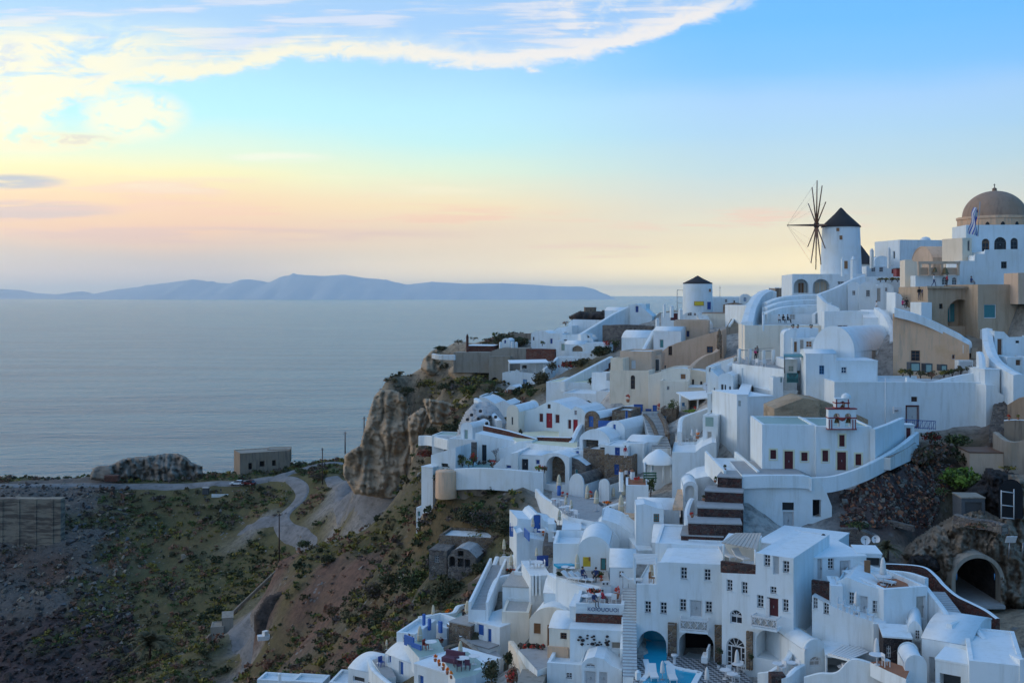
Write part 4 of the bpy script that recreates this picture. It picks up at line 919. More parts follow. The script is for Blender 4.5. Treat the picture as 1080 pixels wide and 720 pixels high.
for i,(x,y)in enumerate(((520,200),(600,205),(690,225),(745,235),(820,215))):table(['first','second','third','fourth','fifth'][i]+' small white table from the left on the pergola terrace',x,y,147,z_t,group='pergola terrace tables');chair(['first','second','third','fourth','fifth'][i]+' white chair from the left on the pergola terrace',x+25,y+5,147,60*i,z_t,group='pergola terrace chairs')
house('white front house with tall arched dormer and glass door',143,340,478,330,560,-20,8,'vx',rise=28,ops=[('w',340,400,352,490),('d',362,405,388,515,'grey_dark'),('w',396,410,412,490),('w',440,425,458,525)])
house('white slim house with slit window beside the arched dormer',146,262,345,250,500,-20,7,par=0.1,ops=[('w',295,440,307,485,'dark'),('w',250,320,262,370)],top=[(262,262),(300,300),(345,340)])
house('white slim house with a small dark square window',148,238,300,235,500,-20,6,par=0.2,ops=[('w',250,250,268,290,'dark')])
house('white stepped front with green balcony door',139,235,400,498,720,-20,5,par=0.15,ops=[('w',272,500,306,568,'pale_green'),('na',258,650,315,720,None,{'dep':.8})])
house('white projecting bay in front of the arched dormer',137,360,500,545,640,-20,4,par=0.3)
house('white shell roof cube with curved front beside the bay',135,430,530,610,720,-20,4,'vx',rise=60)
house('big plain white block with long pale flat roof',130,515,620,512,1080,-14,20,'none',par=0.0,ops=[('w',528,562,552,615,'pale_green')],roofm='white_clean')
house('great blank white wall house above the lava terraces',130,605,862,530,1130,16,9,'none',par=0.0,roofm='white_clean')
house('white wall house with flat roof running to the teal awning',137,860,1090,478,680,8,7,'none',par=0,roofm='white_clean')
house('white cube with green windows under a teal awning',139,960,1085,170,400,-4,6,par=0.2,ops=[('w',1002,230,1058,288,'pale_green')])
root=thing('awning','long teal awning over the white cube','awning',P(965,130,137));q=MB();q.prism([P(960,118,139),P(960,140,136),P(1230,140,136),P(1230,116,139)],-0.12,'teal');part('canopy',q,root)
q=MB();q.tube([P(968,300,136.2),P(968,135,136.2)],0.06,'grey_dark',6);part('post',q,root)
root=thing('lattice_balcony','dark teal lattice railing panel under the teal awning','railing',P(990,392,135));q=MB();a,b_=P(990,390,135),P(1095,390,135);ln=(b_-a).x;hh=85*mpp(135)
for i in range(9):
 x=ln*i/8;q.tube([a+Vector((x,0,0)),a+Vector((min(ln,x+hh*.8),0,hh))],0.03,'teal',4);q.tube([a+Vector((x,0.04,0)),a+Vector((max(0,x-hh*.8),0.04,hh))],0.03,'teal',4)
part('lattice',q,root);q=MB()
for z in (0,hh):q.cbox(a+Vector((ln/2,0,z)),ln,0.1,0.08,'teal')
part('rail',q,root);q=MB();q.box(a+Vector((0,0.1,0)),(1,0,0),(0,1,0),(0,0,1),ln,0.04,hh,'slate');part('backing_panel',q,root)
house('little white gate cube beside the lattice railing',136,858,955,345,400,-4,3,par=0.3,ops=[('s',928,330,944,390,'teal')])
CR(640,280,4.5)
house('white gable house right of the pergola terrace',144,840,905,330,425,-10,7,'vx',rise=26)
house('white house with orange door right of the gable house',143,880,1010,345,420,-6,7,par=0.3,ops=[('s',916,352,936,412,'cane'),('w',945,358,975,388,'wood'),('d',888,360,904,412,'wood')])
wall('white terrace parapet with plants above the orange door house',[(865,300,150),(930,296,150),(1000,300,150)],2.2,0.8)
for i,x in enumerate((884,906,970)):potted(['left','middle','right'][i]+' small potted plant on the white parapet under the terrace bar',x,296,149.6,18,16,mat='leaf_dark',group='parapet pots')
CR(840,340,4.5)
house('white double house with two small blue windows',132,44,190,150,372,-10,8,'vy',rise=14,ops=[('w',108,204,132,246,'glass_blue',{'frame':'sky_blue'}),('w',212,210,238,241,'glass_blue')][:1])
house('white annex house with single blue window beside the big barrel vault',131.5,184,385,185,300,-6,7,par=0.05,ops=[('w',212,211,239,241,'glass_blue',{'frame':'frame_white'})])
house('great white barrel vault house with plain round gable',137,76,276,142,300,-40,17,'vx',rise=124,r=[('s',358,127,383,182,'cane'),('s',396,176,420,236,'cane')])
house('long plain white retaining house with framed doorway',126,180,905,284,480,-3,10,par=0.3,ops=[('d',522,396,578,498,'door_grey',{'frame':'dark_red','trim':'dark_red','tw':.1}),('o',545,352,574,376,'dark_timber',{'dep':.25})],roofm='roof_white',down=4)
q=MB();p_=P(478,418,125.4);q.cbox(p_+Vector((0,0,-0.3)),0.9,0.4,0.75,'frame_white');q.lathe(p_+Vector((-0.16,-0.22,0.05)),[(0.01,0),(0.24,0.0),(0.24,0.03),(0.01,0.03)],'dark_red',12);solo('air_conditioner',q,'air conditioner box with red fan on the long white wall','air conditioner')
wall('white parapet with planted bed along the top of the long wall',[(520,262,128),(620,284,128),(700,268,128),(790,248,128),(865,238,128)],1.0,0.6)
for i,(x,y,m_)in enumerate(((505,248,'leaf_yellow'),(540,252,'leaf_yellow'),(590,258,'leaf_olive'),(640,262,'leaf_dry'),(700,254,'leaf_yellow'),(740,248,'leaf_green'),(780,240,'leaf_olive'),(825,236,'leaf_green'))):
 shrub(['first','second','third','fourth','fifth','sixth','seventh','eighth'][i]+' bush from the left in the bed below the orange house',x,y,129,27,34,mats=[m_,'leaf_olive'],n=200,group='bushes in the bed below the orange house')
for i,(x0,x1,y0,y1)in enumerate(((540,588,190,232),(610,646,195,238),(684,716,200,230),(770,838,180,222))):
 q=MB();f_=Face(P(x0,y1,131),(1,0,0),(0,1,0));k=mpp(131);q.box(f_.O,f_.d,f_.n,(0,0,1),(x1-x0)*k,1.2,(y1-y0)*k,'white_worn' if i==3 else 'grey_dark');q.box(f_.at(.15,.1,-0.03),f_.d,f_.n,(0,0,1),(x1-x0)*k-.3,.03,(y1-y0)*k-.25,'door_grey' if i==3 else 'pale_green')
 solo('outhouse' if i==3 else 'cellar_hatch',q,['pale blue cellar hatch under the barred window','pale blue cellar hatch right of the barred window','small wooden cellar hatch in the orange wall','little white outhouse at the right end of the plant bed'][i],'hatch' if i<3 else 'outhouse')
house('white wall pier with square top at the end of the long wall',125,895,965,226,470,4,4,par=0.02,down=3)
wall('tall white fin wall rising beside the square pier',[(868,140,129),(880,170,127.5),(884,240,126)],6,0.7)
house('blank white house edge at the right end of the long wall',124,900,985,300,470,10,4,par=0.02,top=[(900,296),(950,296),(958,330),(985,345)],down=3)
wall('curved white lane wall on the far right',[(905,30,136),(912,100,132),(940,170,128.5),(1000,220,125),(1055,250,122)],7,1.2)
house('white house with narrow brown door on the far right',133,940,1120,60,290,-6,7,par=0.3,ops=[('d',953,76,978,158,'brown',{'leaves':1}),('o',1040,86,1058,98,'dark',{'dep':.2})],top=[(940,40),(985,44),(1010,70),(1120,66)])
house('white lower house with little brown shutter on the far right',128,1000,1120,165,330,-6,5,par=0.2,ops=[('s',1040,175,1066,206,'brown')])
stairs('worn grey stairs winding down on the far right',(975,520,118),(1010,300,128),2.6,34,'grey_stone')
stairs('upper grey stairs between the beige house and white lane wall',(880,125,134),(850,60,141),2.4,16,'concrete')
wall('low stone wall right of the worn stairs with flower pots',[(985,465,117),(1040,462,116.5),(1100,465,116)],6,0.6,'earth_wall',cap='white_worn',gr=True)
wall('dark plastered wall above the flower pot wall',[(1010,390,121),(1060,360,120),(1110,350,119)],5,0.8,'earth_wall',smooth=False)
wall('stepped concrete wall beside the worn stairs',[(945,520,117),(1000,560,114),(1060,565,113),(1110,540,112)],4,0.6,'concrete',gr=True)
for i,(x,m_)in enumerate(((1010,'flowers_red'),(1052,'leaf_yellow'))):potted(['red flower pot','yellow leafed pot'][i]+' on the stone wall at the right',x,462,116.4,18,24,mat=m_)
house('concrete shelter with rusty sheet roof above the green bush',114,822,1060,622,690,-6,4,'none',par=0,wall='beige',roofm='brown')
# ---- church terrace, lava terraces, tunnel rock
TR={'trim':'yellowish','frame':'dark_red','dep':.16}
CR(640,400,4.5)
house('white church hall with dark red door between two red windows',110,737,990,216,446,-4,8,par=0.12,roofm='pale_green',ops=[('w',776,334,804,377,'dark_red',TR),('d',843,340,884,438,'dark_red',dict(TR,leaves=2)),('w',923,346,953,387,'dark_red',TR)])
house('white retaining wall house under the church terrace with dark openings',106,640,1068,452,720,-4,9,par=0.05,roofm='grey_paving',ops=[('o',833,583,889,622,'dark',{'dep':.4}),('d',835,626,888,716,'door_grey'),('o',977,570,1017,654,'mat_black')],down=3,top=[(640,452),(935,452),(1000,480),(1040,530),(1066,600)])
wall('white terrace kerb running below the church hall',[(640,458,106.5),(760,454,106.3),(935,456,106.2),(975,470,106)],1.2,0.5)
wall('white kerb wall sweeping up from the church to the framed doorway',[(960,466,106.4),(1060,460,106.5),(1150,436,106.8),(1240,400,107.3),(1330,352,109.5),(1410,300,113),(1470,250,118)],1.5,0.5)
for x,y,D in ((1270,395,107.6),(1330,366,109.2),(1400,318,112.4),(1450,280,116)):ground(P(x,y+30,D),0)
house('ochre bare rock house behind the church hall roof',119,795,1010,112,216,-2,6,par=0.0,wall='cliff_rock',roofm='cliff_rock',top=[(795,140),(930,88),(1010,100)],gr=False)
house('ochre wall strip right of the church belfry',121,1000,1240,100,220,-4,5,par=0.0,wall='cliff_rock',roofm='cliff_rock',top=[(1000,96),(1100,130),(1240,190)],gr=False)
CR(840,340,4.5)
house('white church nave with belfry door and one window above the other',109,92,358,494,705,-4,8,par=0.12,roofm='pale_green',ops=[('w',123,606,151,659,'dark_red',TR),('w',203,533,229,588,'dark_red',TR),('d',193,614,236,700,'dark_red',TR),('w',280,623,308,677,'dark_red',TR)])
wall('plain white church flank wall rising to the red gate',[(362,506,108.6),(430,482,112),(500,452,117)],4.6,0.5,smooth=False)
stairs('grey stone steps beside the church flank',(410,640,108.6),(535,568,116),1.5,12,'white_worn',tread='grey_stone')
house('white gate post with dark red gate at the top of the church steps',117,494,560,490,580,-6,1.5,par=0.02,ops=[('d',520,498,546,578,'dark_red',{'leaves':1})])
root=thing('blue_railing','blue iron railing in front of the framed doorway','railing',P(500,500,119));q=MB();a,b_=P(500,500,119),P(660,508,119);n=16;hh=40*mpp(119)
for i in range(n+1):c_=a.lerp(b_,i/n);q.tube([c_,c_+Vector((0,0,hh))],0.025,'deep_blue',5)
for i in range(0,n,2):q.tube([a.lerp(b_,i/n),a.lerp(b_,(i+2)/n)+Vector((0,0,hh))],0.02,'deep_blue',4)
part('bar',q,root);q=MB()
for z in (0.1,hh):q.tube([a+Vector((0,0,z)),b_+Vector((0,0,z))],0.04,'deep_blue',6)
part('rail',q,root)
pole('slim white lamp post beside the long wall doorway',422,490,262,118,0.05,'frame_white','lamp_post',False,'lamp post')
root=thing('belfry','white belfry with dark red bands and three bell openings','belfry',P(218,510,108.8));D_=108.6;f_=Face(P(150,512,D_),(1,0,0),(0,1,0));k=mpp(D_)
def tier(x0,x1,y0,y1,arches,base):
 q=MB();ol=[(0,0),(0,(y1-y0)*k),((x1-x0)*k,(y1-y0)*k),((x1-x0)*k,0)];fc=Face(P(x0,y1,D_),(1,0,0),(0,1,0));hs=[]
 for a0,a1,b0,b1 in arches:
  wd=(a1-a0)*k;s0=(a0-x0)*k;z0=(y1-b1)*k;z1=(y1-b0)*k-wd/2
  hs.append([(s0,z0),(s0,z1)]+[(s,z1+z)for s,z in arc(wd,wd/2,8,s0)[1:-1]]+[(s0+wd,z1),(s0+wd,z0)])
 for dp in (0,0.8):q.poly([[fc.at(s,z,dp)for s,z in ol]]+[[fc.at(s,z,dp)for s,z in h]for h in hs],'white')
 for h in [ol]+hs:q.strip([fc.at(s,z)for s,z in h],[fc.at(s,z,.8)for s,z in h],'white',True)
 part('belfry_wall',q,root)
tier(152,284,412,510,[(176,206,430,496),(230,260,430,496)],0);tier(186,250,362,411,[(205,231,372,405)],0)
for x0,x1,y in ((148,288,409),(150,286,452),(150,286,506),(183,253,381),(183,253,404),(184,252,361)):
 q=MB();q.box(P(x0,y+3,D_)-Vector((0,.06,0)),(1,0,0),(0,1,0),(0,0,1),(x1-x0)*k,0.92,5*k,'oxide' if y not in (361,)else 'white');part('band',q,root)
for x in (153,165,265,278):q=MB();q.box(P(x,506,D_)-Vector((0,.07,0)),(1,0,0),(0,1,0),(0,0,1),4*k,0.05,46*k,'oxide');part('band',q,root)
for x in (188,244):q=MB();q.box(P(x,404,D_)-Vector((0,.07,0)),(1,0,0),(0,1,0),(0,0,1),4*k,0.05,40*k,'oxide');part('band',q,root)
q=MB();q.lathe(P(236,358,D_+.4),[(.5,0),(.45,.25),(.25,.42),(.02,.5)],'white',14);part('knob',q,root)
for x,y,nm in ((191,440,'left lower'),(245,440,'right lower'),(218,380,'upper')):
 q=MB();c_=P(x,y,D_+.4);q.lathe(c_-Vector((0,0,.75)),[(.3,0),(.22,.1),(.17,.35),(.1,.5),(.01,.53)],'bell_bronze',14);q.tube([c_-Vector((0,0,.25)),c_+Vector((0,0,.15))],0.03,'dark',5);solo('bell',q,nm+' bronze bell in the white belfry with red bands','bell')
q=MB();q.lathe(P(217,470,D_+.1),[(.02,0),(.34,.2),(.38,.4),(.02,.42)],'oxide',12);solo('red_urn',q,'small red urn between the arches of the belfry','urn')
CR(640,400,4.5)
def terr(label,x0,x1,yt,yb,D,yaw,L,top=None):return house(label,D,x0,x1,yt,yb,yaw,L,'none',par=0.0,wall='lava_stone',roofm='grey_paving',name='stone_terrace',cat='stone terrace',top=top,down=1.5)
terr('topmost dark lava stone terrace with square planter',525,640,470,545,106,-18,4)
terr('second dark lava stone terrace from the top',465,645,540,610,104,-14,3)
terr('third dark lava stone terrace with pale coping',430,648,618,678,101.5,-10,3)
terr('lowest dark lava stone terrace above the hotel roof',388,640,690,740,99,-8,3)
stairs('white walkway stairs climbing left of the church wall',(640,470,108),(540,372,122),3.0,18,'white',rails=2)
for i,(x,y,D,m_)in enumerate(((515,488,106.5,'leaf_green'),(560,432,111,'leaf_dark'),(405,655,101,'flowers_red'),(460,575,104,'leaf_olive'))):potted(['green pot at the head of the lava terraces','dark pot on the white walkway stairs','red flowering pot beside the third lava terrace','olive pot at the side of the second lava terrace'][i],x,y,D,22,26,mat=m_)
CR(840,480,4.5)
def rockface(name,label,cat,outline,D0,bulge,seed,mat,amp=0.8,holes=(),kind=None,dtop=0,step=7,rs=1.0):
 """rock mass with real relief: front surface bulging around a base depth, edges running back into the hill"""
 xs=[a for a,_ in outline];ys=[b_ for _,b_ in outline]
 def inside(x,y):
  c_=False ;n=len(outline)
  for i in range(n):
   (xa,ya),(xb,yb)=outline[i],outline[(i+1)%n]
   if (ya>y)!=(yb>y)and x<(xb-xa)*(y-ya)/(yb-ya)+xa:c_=not c_
  return c_
 def edge(x,y):
  d_=1e9;n=len(outline)
  for i in range(n):
   (xa,ya),(xb,yb)=outline[i],outline[(i+1)%n];L2=(xb-xa)**2+(yb-ya)**2;t_=max(0,min(1,((x-xa)*(xb-xa)+(y-ya)*(yb-ya))/max(L2,1e-6)))
   d_=min(d_,math.hypot(x-xa-t_*(xb-xa),y-ya-t_*(yb-ya)))
  return d_
 m=MB();idx={};y0,y1=min(ys),max(ys);cols=int((max(xs)-min(xs))/step)+2;rows=int((y1-y0)/step)+2
 for j in range(rows):
  for i in range(cols):
   x,y=min(xs)+i*step,y0+j*step;ins=inside(x,y)
   if not ins and edge(x,y)>step*1.05:continue
   if any(((x-hx)/hr)**2+((min(y,hy)-hy)/hr)**2<1 and y<hb for hx,hy,hr,hb in holes):continue
   e_=edge(x,y)*(1 if ins else -1);q=Vector((x*.012,y*.012,seed));dd=D0+dtop*(1-(y-y0)/(y1-y0))-bulge*min(1,max(0,e_)/60)+amp*(1.7*noise.fractal(q*rs,.9,2.1,6)+1.3*(1-abs(noise.noise(Vector((q.x*3.1*rs+noise.noise(q*3)*.8,q.y*.6*rs,seed+4)))))**3-.5*abs(noise.noise(Vector((q.x*.5*rs,q.y*2.6*rs+q.x*rs*.5,seed))))+.55*noise.fractal(q*4.3*rs,.6,2.2,5))
   if e_<step:dd+=2.5*(1-max(-step,e_)/step)*0.5
   idx[(i,j)]=len(m.v);m.v.append(tuple(P(x,y,dd)))
 for (i,j),a in list(idx.items()):
  b_,c_,d_=idx.get((i+1,j)),idx.get((i+1,j+1)),idx.get((i,j+1))
  if b_ is not None and c_ is not None and d_ is not None:m.f.append([a,b_,c_,d_]);m.m.append(mat);m.sm.append(True)
  elif b_ is not None and d_ is not None:m.f.append([a,b_,d_]);m.m.append(mat);m.sm.append(True)
  elif c_ is not None and d_ is not None:m.f.append([a,c_,d_]);m.m.append(mat);m.sm.append(True)
  elif b_ is not None and c_ is not None:m.f.append([a,b_,c_]);m.m.append(mat);m.sm.append(True)
 return solo(name,m,label,cat,kind=kind)
TUN=(848,585,122,760)
rockface('tunnel_rock','grey brown rock mass pierced by a large round tunnel mouth','rock',[(480,470),(560,400),(650,340),(760,280),(870,250),(960,300),(1000,200),(1010,90),(1100,90),(1130,400),(1130,760),(700,780),(640,560),(540,520)],99,3.0,1.7,'tan_rock',0.9,[TUN],dtop=5)
hx,hy,hr,hb=TUN;c_=P(hx,hy,97.5);k=mpp(97.5);q=MB();n=22
def ring(r_,D_):
 cc=P(hx,hy,97.5);kk=mpp(97.5);pts=[]
 for i in range(n+1):
  a=PI*i/n;pts.append(Vector((cc.x-r_*kk*math.cos(a),D_,cc.z+r_*kk*math.sin(a))))
 base=(hy-hb+60)*kk;return [pts[0]+Vector((0,0,base))]+pts+[pts[-1]+Vector((0,0,base))]
root=thing('tunnel_mouth','large round tunnel mouth with pale concrete rim','tunnel',P(hx,700,97.5))
o_,i_=ring(124,96.9),ring(106,96.9);q.strip(o_,i_,'concrete',smooth=False);q.strip(o_,ring(124,100),'concrete');q.strip(i_,ring(106,98),'concrete');part('rim',q,root)
q=MB();q.strip(ring(106,97.9),ring(104,122),'dark_rock',smooth=True);e_=ring(104,122);q.poly([e_],'mat_black');part('bore',q,root)  # dark lining and black end sheet paint the unlit depth of the tunnel
q=MB();fl=ring(106,97.9);z_=P(hx,690,97.5).z;q.prism([Vector((c_.x-108*k,96,z_)),Vector((c_.x+108*k,96,z_)),Vector((c_.x+108*k,122,z_)),Vector((c_.x-108*k,122,z_))],-0.3,'grey_paving');part('floor',q,root)
for x in (760,940):q=MB();q.tube([P(x,560,97),P(x,590,97)],0.05,'sky_blue',5);solo('tunnel_lamp',q,('left' if x<800 else 'right')+' small blue lamp on the tunnel rim','lamp')
rockface('cave_rock','rough dark rock around the gated cave on the right edge','rock',[(770,290),(790,180),(880,110),(900,60),(1000,80),(1120,110),(1120,420),(960,330),(850,310)],104,2.0,5.2,'dark_rock',0.7,dtop=6)
root=thing('cave_gate','white metal gate standing open in the dark cave mouth','gate',P(1000,300,99));q=MB()
for a,b_ in (((972,300),(972,165)),((1032,305),(1032,160)),((972,170),(1032,178)),((972,235),(1032,242)),((972,295),(1032,300))):q.tube([P(*a,99),P(*b_,99)],0.05,'door_grey',6)
part('gate_frame',q,root);q=MB();f_=Face(P(960,300,100.2),(1,0,0),(0,1,0));kk=mpp(100);q.poly([[f_.at(a,z)for a,z in [(0,0),(0,130*kk)]+[(s,130*kk+z)for s,z in arc(115*kk,58*kk,10)]+[(115*kk,0)]]],'mat_black');part('cave_shade',q,root)  # flat black sheet painted as the shade inside the cave mouth
house('small grey stone hut with blank window between the caves',102.5,783,895,205,290,-4,2.5,par=0.05,wall='slate',roofm='concrete',ops=[('o',800,222,880,275,'grey_dark',{'dep':.2})],gr=False)
rockface('rubble_arch','low dark arch of rubble left of the tunnel','rock',[(525,520),(545,480),(600,462),(660,480),(700,560),(620,540)],97.6,0.8,9.1,'dark_rock',0.4)
q=MB();f_=Face(P(990,414,96.5),(1,0,0),(0,1,0));kk=mpp(96.5);q.box(f_.O,(1,0,.0),(0,.6,.8),(0,-.5,.86),50*kk,.05,38*kk,'frame_white');q.tube([f_.at(.4,0),f_.at(.4,-1.4,.2)],.05,'metal',5);q.tube([f_.at(1.6,0),f_.at(1.6,-1.4,.2)],.05,'metal',5);solo('white_board',q,'white tilted board on the rock above the tunnel','board')
wall('stone wall with white coping snaking past the tunnel',[(350,515,95),(470,515,94.2),(600,528,93),(660,570,92),(700,615,91),(760,665,89.5),(830,700,87.5),(900,735,85.5),(955,775,84)],3.2,0.36,'red_stone',cap='white_clean',name='stone_wall')
wall('row of loose pale boulders built as a bank by the cave',[(760,280,101),(830,300,99.5),(920,310,98.5),(990,330,97)],.8,.8,'grey_stone',name='stone_bank')
dish('large satellite dish leaning on the lava rubble bank',328,402,98,22,(-0.3,-0.85,0.3));dish('half hidden satellite dish beside the palm',377,398,98.5,20,(-0.5,-0.7,0.4))
def palm(label,x,yb,yt,D,n=26,mat='leaf_olive',fl=1.0):
 p_=P(x,yb,D);h_=(yb-yt)*mpp(D);root=thing('palm_tree',label,'palm tree',p_);q=MB();tr=h_*0.3;q.tube([p_-Vector((0,0,.3)),p_+Vector((.05,0,tr*.5)),p_+Vector((0,0,tr))],[.28,.22,.26],'dark_timber',9);part('trunk',q,root)
 c_=MB();top_=p_+Vector((0,0,tr))
 for i in range(n):
  a=rng.uniform(0,2*PI);el_=rng.uniform(0.1,1.45);L_=h_*.62*fl*rng.uniform(.8,1.1);d_=Vector((math.cos(a)*math.cos(el_),math.sin(a)*math.cos(el_),math.sin(el_)));s_=Vector((-math.sin(a),math.cos(a),0));pp=[]
  for j in range(7):u_=j/6;pp.append(top_+d_*L_*u_+Vector((0,0,-L_*.55*u_*u_)))
  for j in range(6):
   for kx in (-1,1):
    for sub in (0.0,.33,.66):
     b_=pp[j].lerp(pp[j+1],sub);lw=.5*L_*.5*(1-.6*j/6);e_=b_+s_*kx*lw+(pp[j+1]-pp[j])*.9-Vector((0,0,lw*.35));c_.add([b_,b_+(pp[j+1]-pp[j])*.4,e_],[(0,1,2)],mat)
 o=fast_solo('crown',c_,None,None,(0,0,0));o.parent=root;o.location=-Vector(p_);return root
palm('short bushy palm beside the satellite dishes',425,485,335,97.5,34,'leaf_olive',.9)
shrub('bright green bush spilling above the lava rubble bank',790,160,112,105,105,mats=['leaf_bright','leaf_green','leaf_bright'],n=1400);shrub('smaller bright green bush by the left of the rubble bank',312,145,112.5,34,40,mats=['leaf_green','leaf_bright'],n=260)
for i,(x,y,r_,h_,m_,D)in enumerate(((600,60,100,110,['leaf_grey','leaf_dry','leaf_olive'],115),(520,100,70,70,['leaf_dry','leaf_grey'],114),(690,20,90,90,['leaf_grey','leaf_dark','leaf_dry'],118),(760,-40,70,70,['leaf_dark','leaf_green'],120),(640,-60,60,60,['leaf_dark','leaf_red'],121),(800,40,60,50,['leaf_dark','leaf_olive'],116),(1000,75,50,30,['leaf_yellow','leaf_olive'],103),(690,195,45,50,['leaf_olive','leaf_green'],107),(600,230,40,40,['leaf_olive','leaf_dry'],106),(850,345,60,26,['leaf_olive','leaf_dry'],97),(300,350,60,44,['leaf_green','leaf_dark'],101))):
 shrub(['largest dry grey bush on the bank below the framed doorway','dry brown bush near the church kerb wall','grey bush at the top of the dry bank','dark green bush under the worn stairs','dark bush touching the long white wall','dark bush above the bright green bush','yellowish bush on the cave rock','olive bush at the right end of the lava rubble','olive bush in the lava rubble edge','flat olive bush above the tunnel','green bush at the foot of the lava rubble'][i],x,y,D,r_,h_,mats=m_)
wall('thin stone ledge below the lava rubble bank',[(215,300,107),(400,300,106),(560,335,104)],0.5,0.4,'grey_stone',name='stone_ledge')
wall('rubble stone wall behind the satellite dish',[(215,345,103),(300,350,102),(380,380,101)],4.0,0.8,'grey_stone',name='stone_wall')
# ---- western slope: far houses on the headland
CR(440,300,4.5)
house('white long house stepping down below the ridge wedge',248,880,1085,120,196,-14,8,par=0.2,ops=[('s',1034,102,1052,134,'deep_blue')],top=[(880,175),(960,130),(1010,95),(1085,92)])
wall('great white sloping wedge wall below the brown hut',[(770,238,240),(850,190,243),(930,140,247),(1020,96,250)],7,1.0,smooth=False)
house('brown stone hut on the headland crest',262,798,850,110,136,0,5,par=0.05,wall='brown_stone',roofm='concrete')
house('white flat terrace house under the brown hut',253,716,865,172,235,-18,9,par=0.3,top=[(716,185),(740,165),(865,168)])
house('white sloping house front left of the wedge wall',250,628,735,212,275,-18,8,par=0.1,top=[(628,232),(670,205),(735,196)],ops=[('s',696,225,712,249,'dark')])
house('white vaulted house at the left end of the crest row',246,540,632,236,300,-22,7,'vx',rise=16,ops=[('s',548,248,556,266,'dark')])
house('white house with dark window in the crest row',245,615,690,232,302,-18,7,par=0.2,ops=[('s',628,255,643,282,'deep_blue')])
house('white crest house with two dark doors above the blue gate',242,680,800,240,305,-16,6,par=0.2,ops=[('s',694,260,712,275,'dark'),('s',792,232,806,252,'sky_blue')])
house('white block with pale teal gate below the crest row',238,655,745,268,345,-18,5,par=0.3,ops=[('s',682,280,704,315,'pale_green')])
house('white pillar house right of the teal gate',236,778,835,250,335,-18,5,par=0.2,ops=[('s',806,236,822,254,'dark')],top=[(778,235),(800,230),(835,262)])
house('white cave house with arched dark opening under the crest',234,700,800,285,345,-18,5,'vy',rise=16,ops=[('oa',735,290,785,318,'earth_wall',{'dep':.6})])
house('small white house at the foot of the rubble retaining wall',230,798,905,278,340,-18,5,par=0.3,ops=[('s',830,238,846,250,'teal')])
shrub('green bush beside the white vaulted crest house',594,288,243,15,26,n=160);shrub('red flowering bush below the rubble retaining wall',908,300,228,26,40,mats=['flowers_red','leaf_dark'],n=200);shrub('dark green bush right of the red flowering bush',940,305,228,30,50,mats=['leaf_dark','leaf_green'],n=240)
wall('rubble retaining wall below the ridge wedge',[(895,195,238),(980,192,236),(1085,195,235)],8.5,1.2,'grey_stone',name='retaining_wall',gr=True)
wall('brown garden wall on the headland terrace',[(440,234,256),(500,233,256),(545,232,256)],3.5,0.5,'earth_wall')
shrub('large dark round bush on the headland terrace',402,292,252,42,66,mats=['leaf_dark','leaf_olive'],n=700);shrub('long clipped hedge on the headland garden',490,296,251,52,56,mats=['leaf_olive','leaf_dark'],n=600,name='hedge',cat='hedge');shrub('small bush on the headland edge',196,280,258,26,22,'leaf_olive',n=160);shrub('tiny bush beside the red chimney',268,262,258,22,16,'leaf_dark',n=120)
shrub('brown bush at the left of the crest houses',705,192,258,18,22,'leaf_dry',n=140)
house('low flat roofed shed with pale blue roof and red flank',246,236,362,292,322,-10,6,par=0.0,wall='red_stone',roofm='white_clean')
pillar('red brick chimney at the corner of the pale blue roof',238,316,236,245,10,'red_stone')
house('tiny white chapel with blue arched door on the headland',246,402,440,265,300,-16,4,'vx',rise=10,ops=[('sa',412,262,422,280,'deep_blue')])
for i,x in enumerate((396,452,470)):pillar(['left','middle','right'][i]+' white post beside the tiny headland chapel',x,300,272,244,12,group='posts beside the headland chapel')
house('big concrete retaining house wall with stepped left end',240,172,526,320,400,-10,5,par=0.02,wall='concrete',roofm='concrete',top=[(172,322),(340,322),(372,308),(400,302),(526,303)],down=1)
house('tall concrete bay going down beside the white pergola house',238.5,340,440,345,470,-10,3,par=0.02,wall='concrete',roofm='concrete',ops=[('oa',352,440,384,470,'mat_black')])
wall('dark red masonry wall above the white pergola house',[(520,306,236),(590,306,234.6),(656,308,233)],12,0.8,'red_stone',smooth=False,name='retaining_wall')
wall('white lookout parapet at the left end of the concrete wall',[(76,328,242),(110,334,240),(180,336,239)],1.0,.8,'white_worn')
house('white house below the slim white pergola',226,404,590,415,485,-16,6,par=0.5,ops=[('w',500,448,522,478,'sky_blue')],top=[(404,418),(455,418),(470,402),(490,415),(590,425)])
root=thing('white_pergola','slim white pergola with flat roof on the headland','pergola',P(530,420,228));q=MB();q.prism([P(430,358,232),P(440,372,226),P(625,368,226),P(610,354,232)],-0.15,'white_clean');part('pergola_roof',q,root)
for x in (436,495,560,600):q=MB();q.tube([P(x,425,228.5),P(x,368,228.5)],0.12,'white_clean',6);part('post',q,root)
house('white pergola back room with small plant opening',231,490,640,365,425,-14,4,par=0.1,ops=[('o',498,382,520,400,'grey_dark')])
wall('white stair wall descending right of the pergola',[(600,400,224),(640,372,226),(665,345,228)],3,0.6)
house('white planted terrace wall below the teal gate',227,665,770,345,400,-18,3,par=0.4);house('white terrace block right of the planted wall',225,770,905,325,365,-18,3,par=0.4)
shrub('brown grassy bank left of the concrete arch',250,470,222,60,34,mats=['leaf_yellow','leaf_olive'],n=500)
house('white A shaped skylight house on the slope',214,385,490,490,540,-20,5,par=0.1,top=[(385,530),(440,478),(470,486),(490,528)],ops=[('o',430,498,470,512,'dark',{'dep':.2})])
wall('white wall zigzag left of the A shaped skylight',[(300,528,214),(345,512,216),(380,508,217)],2.5,0.5)
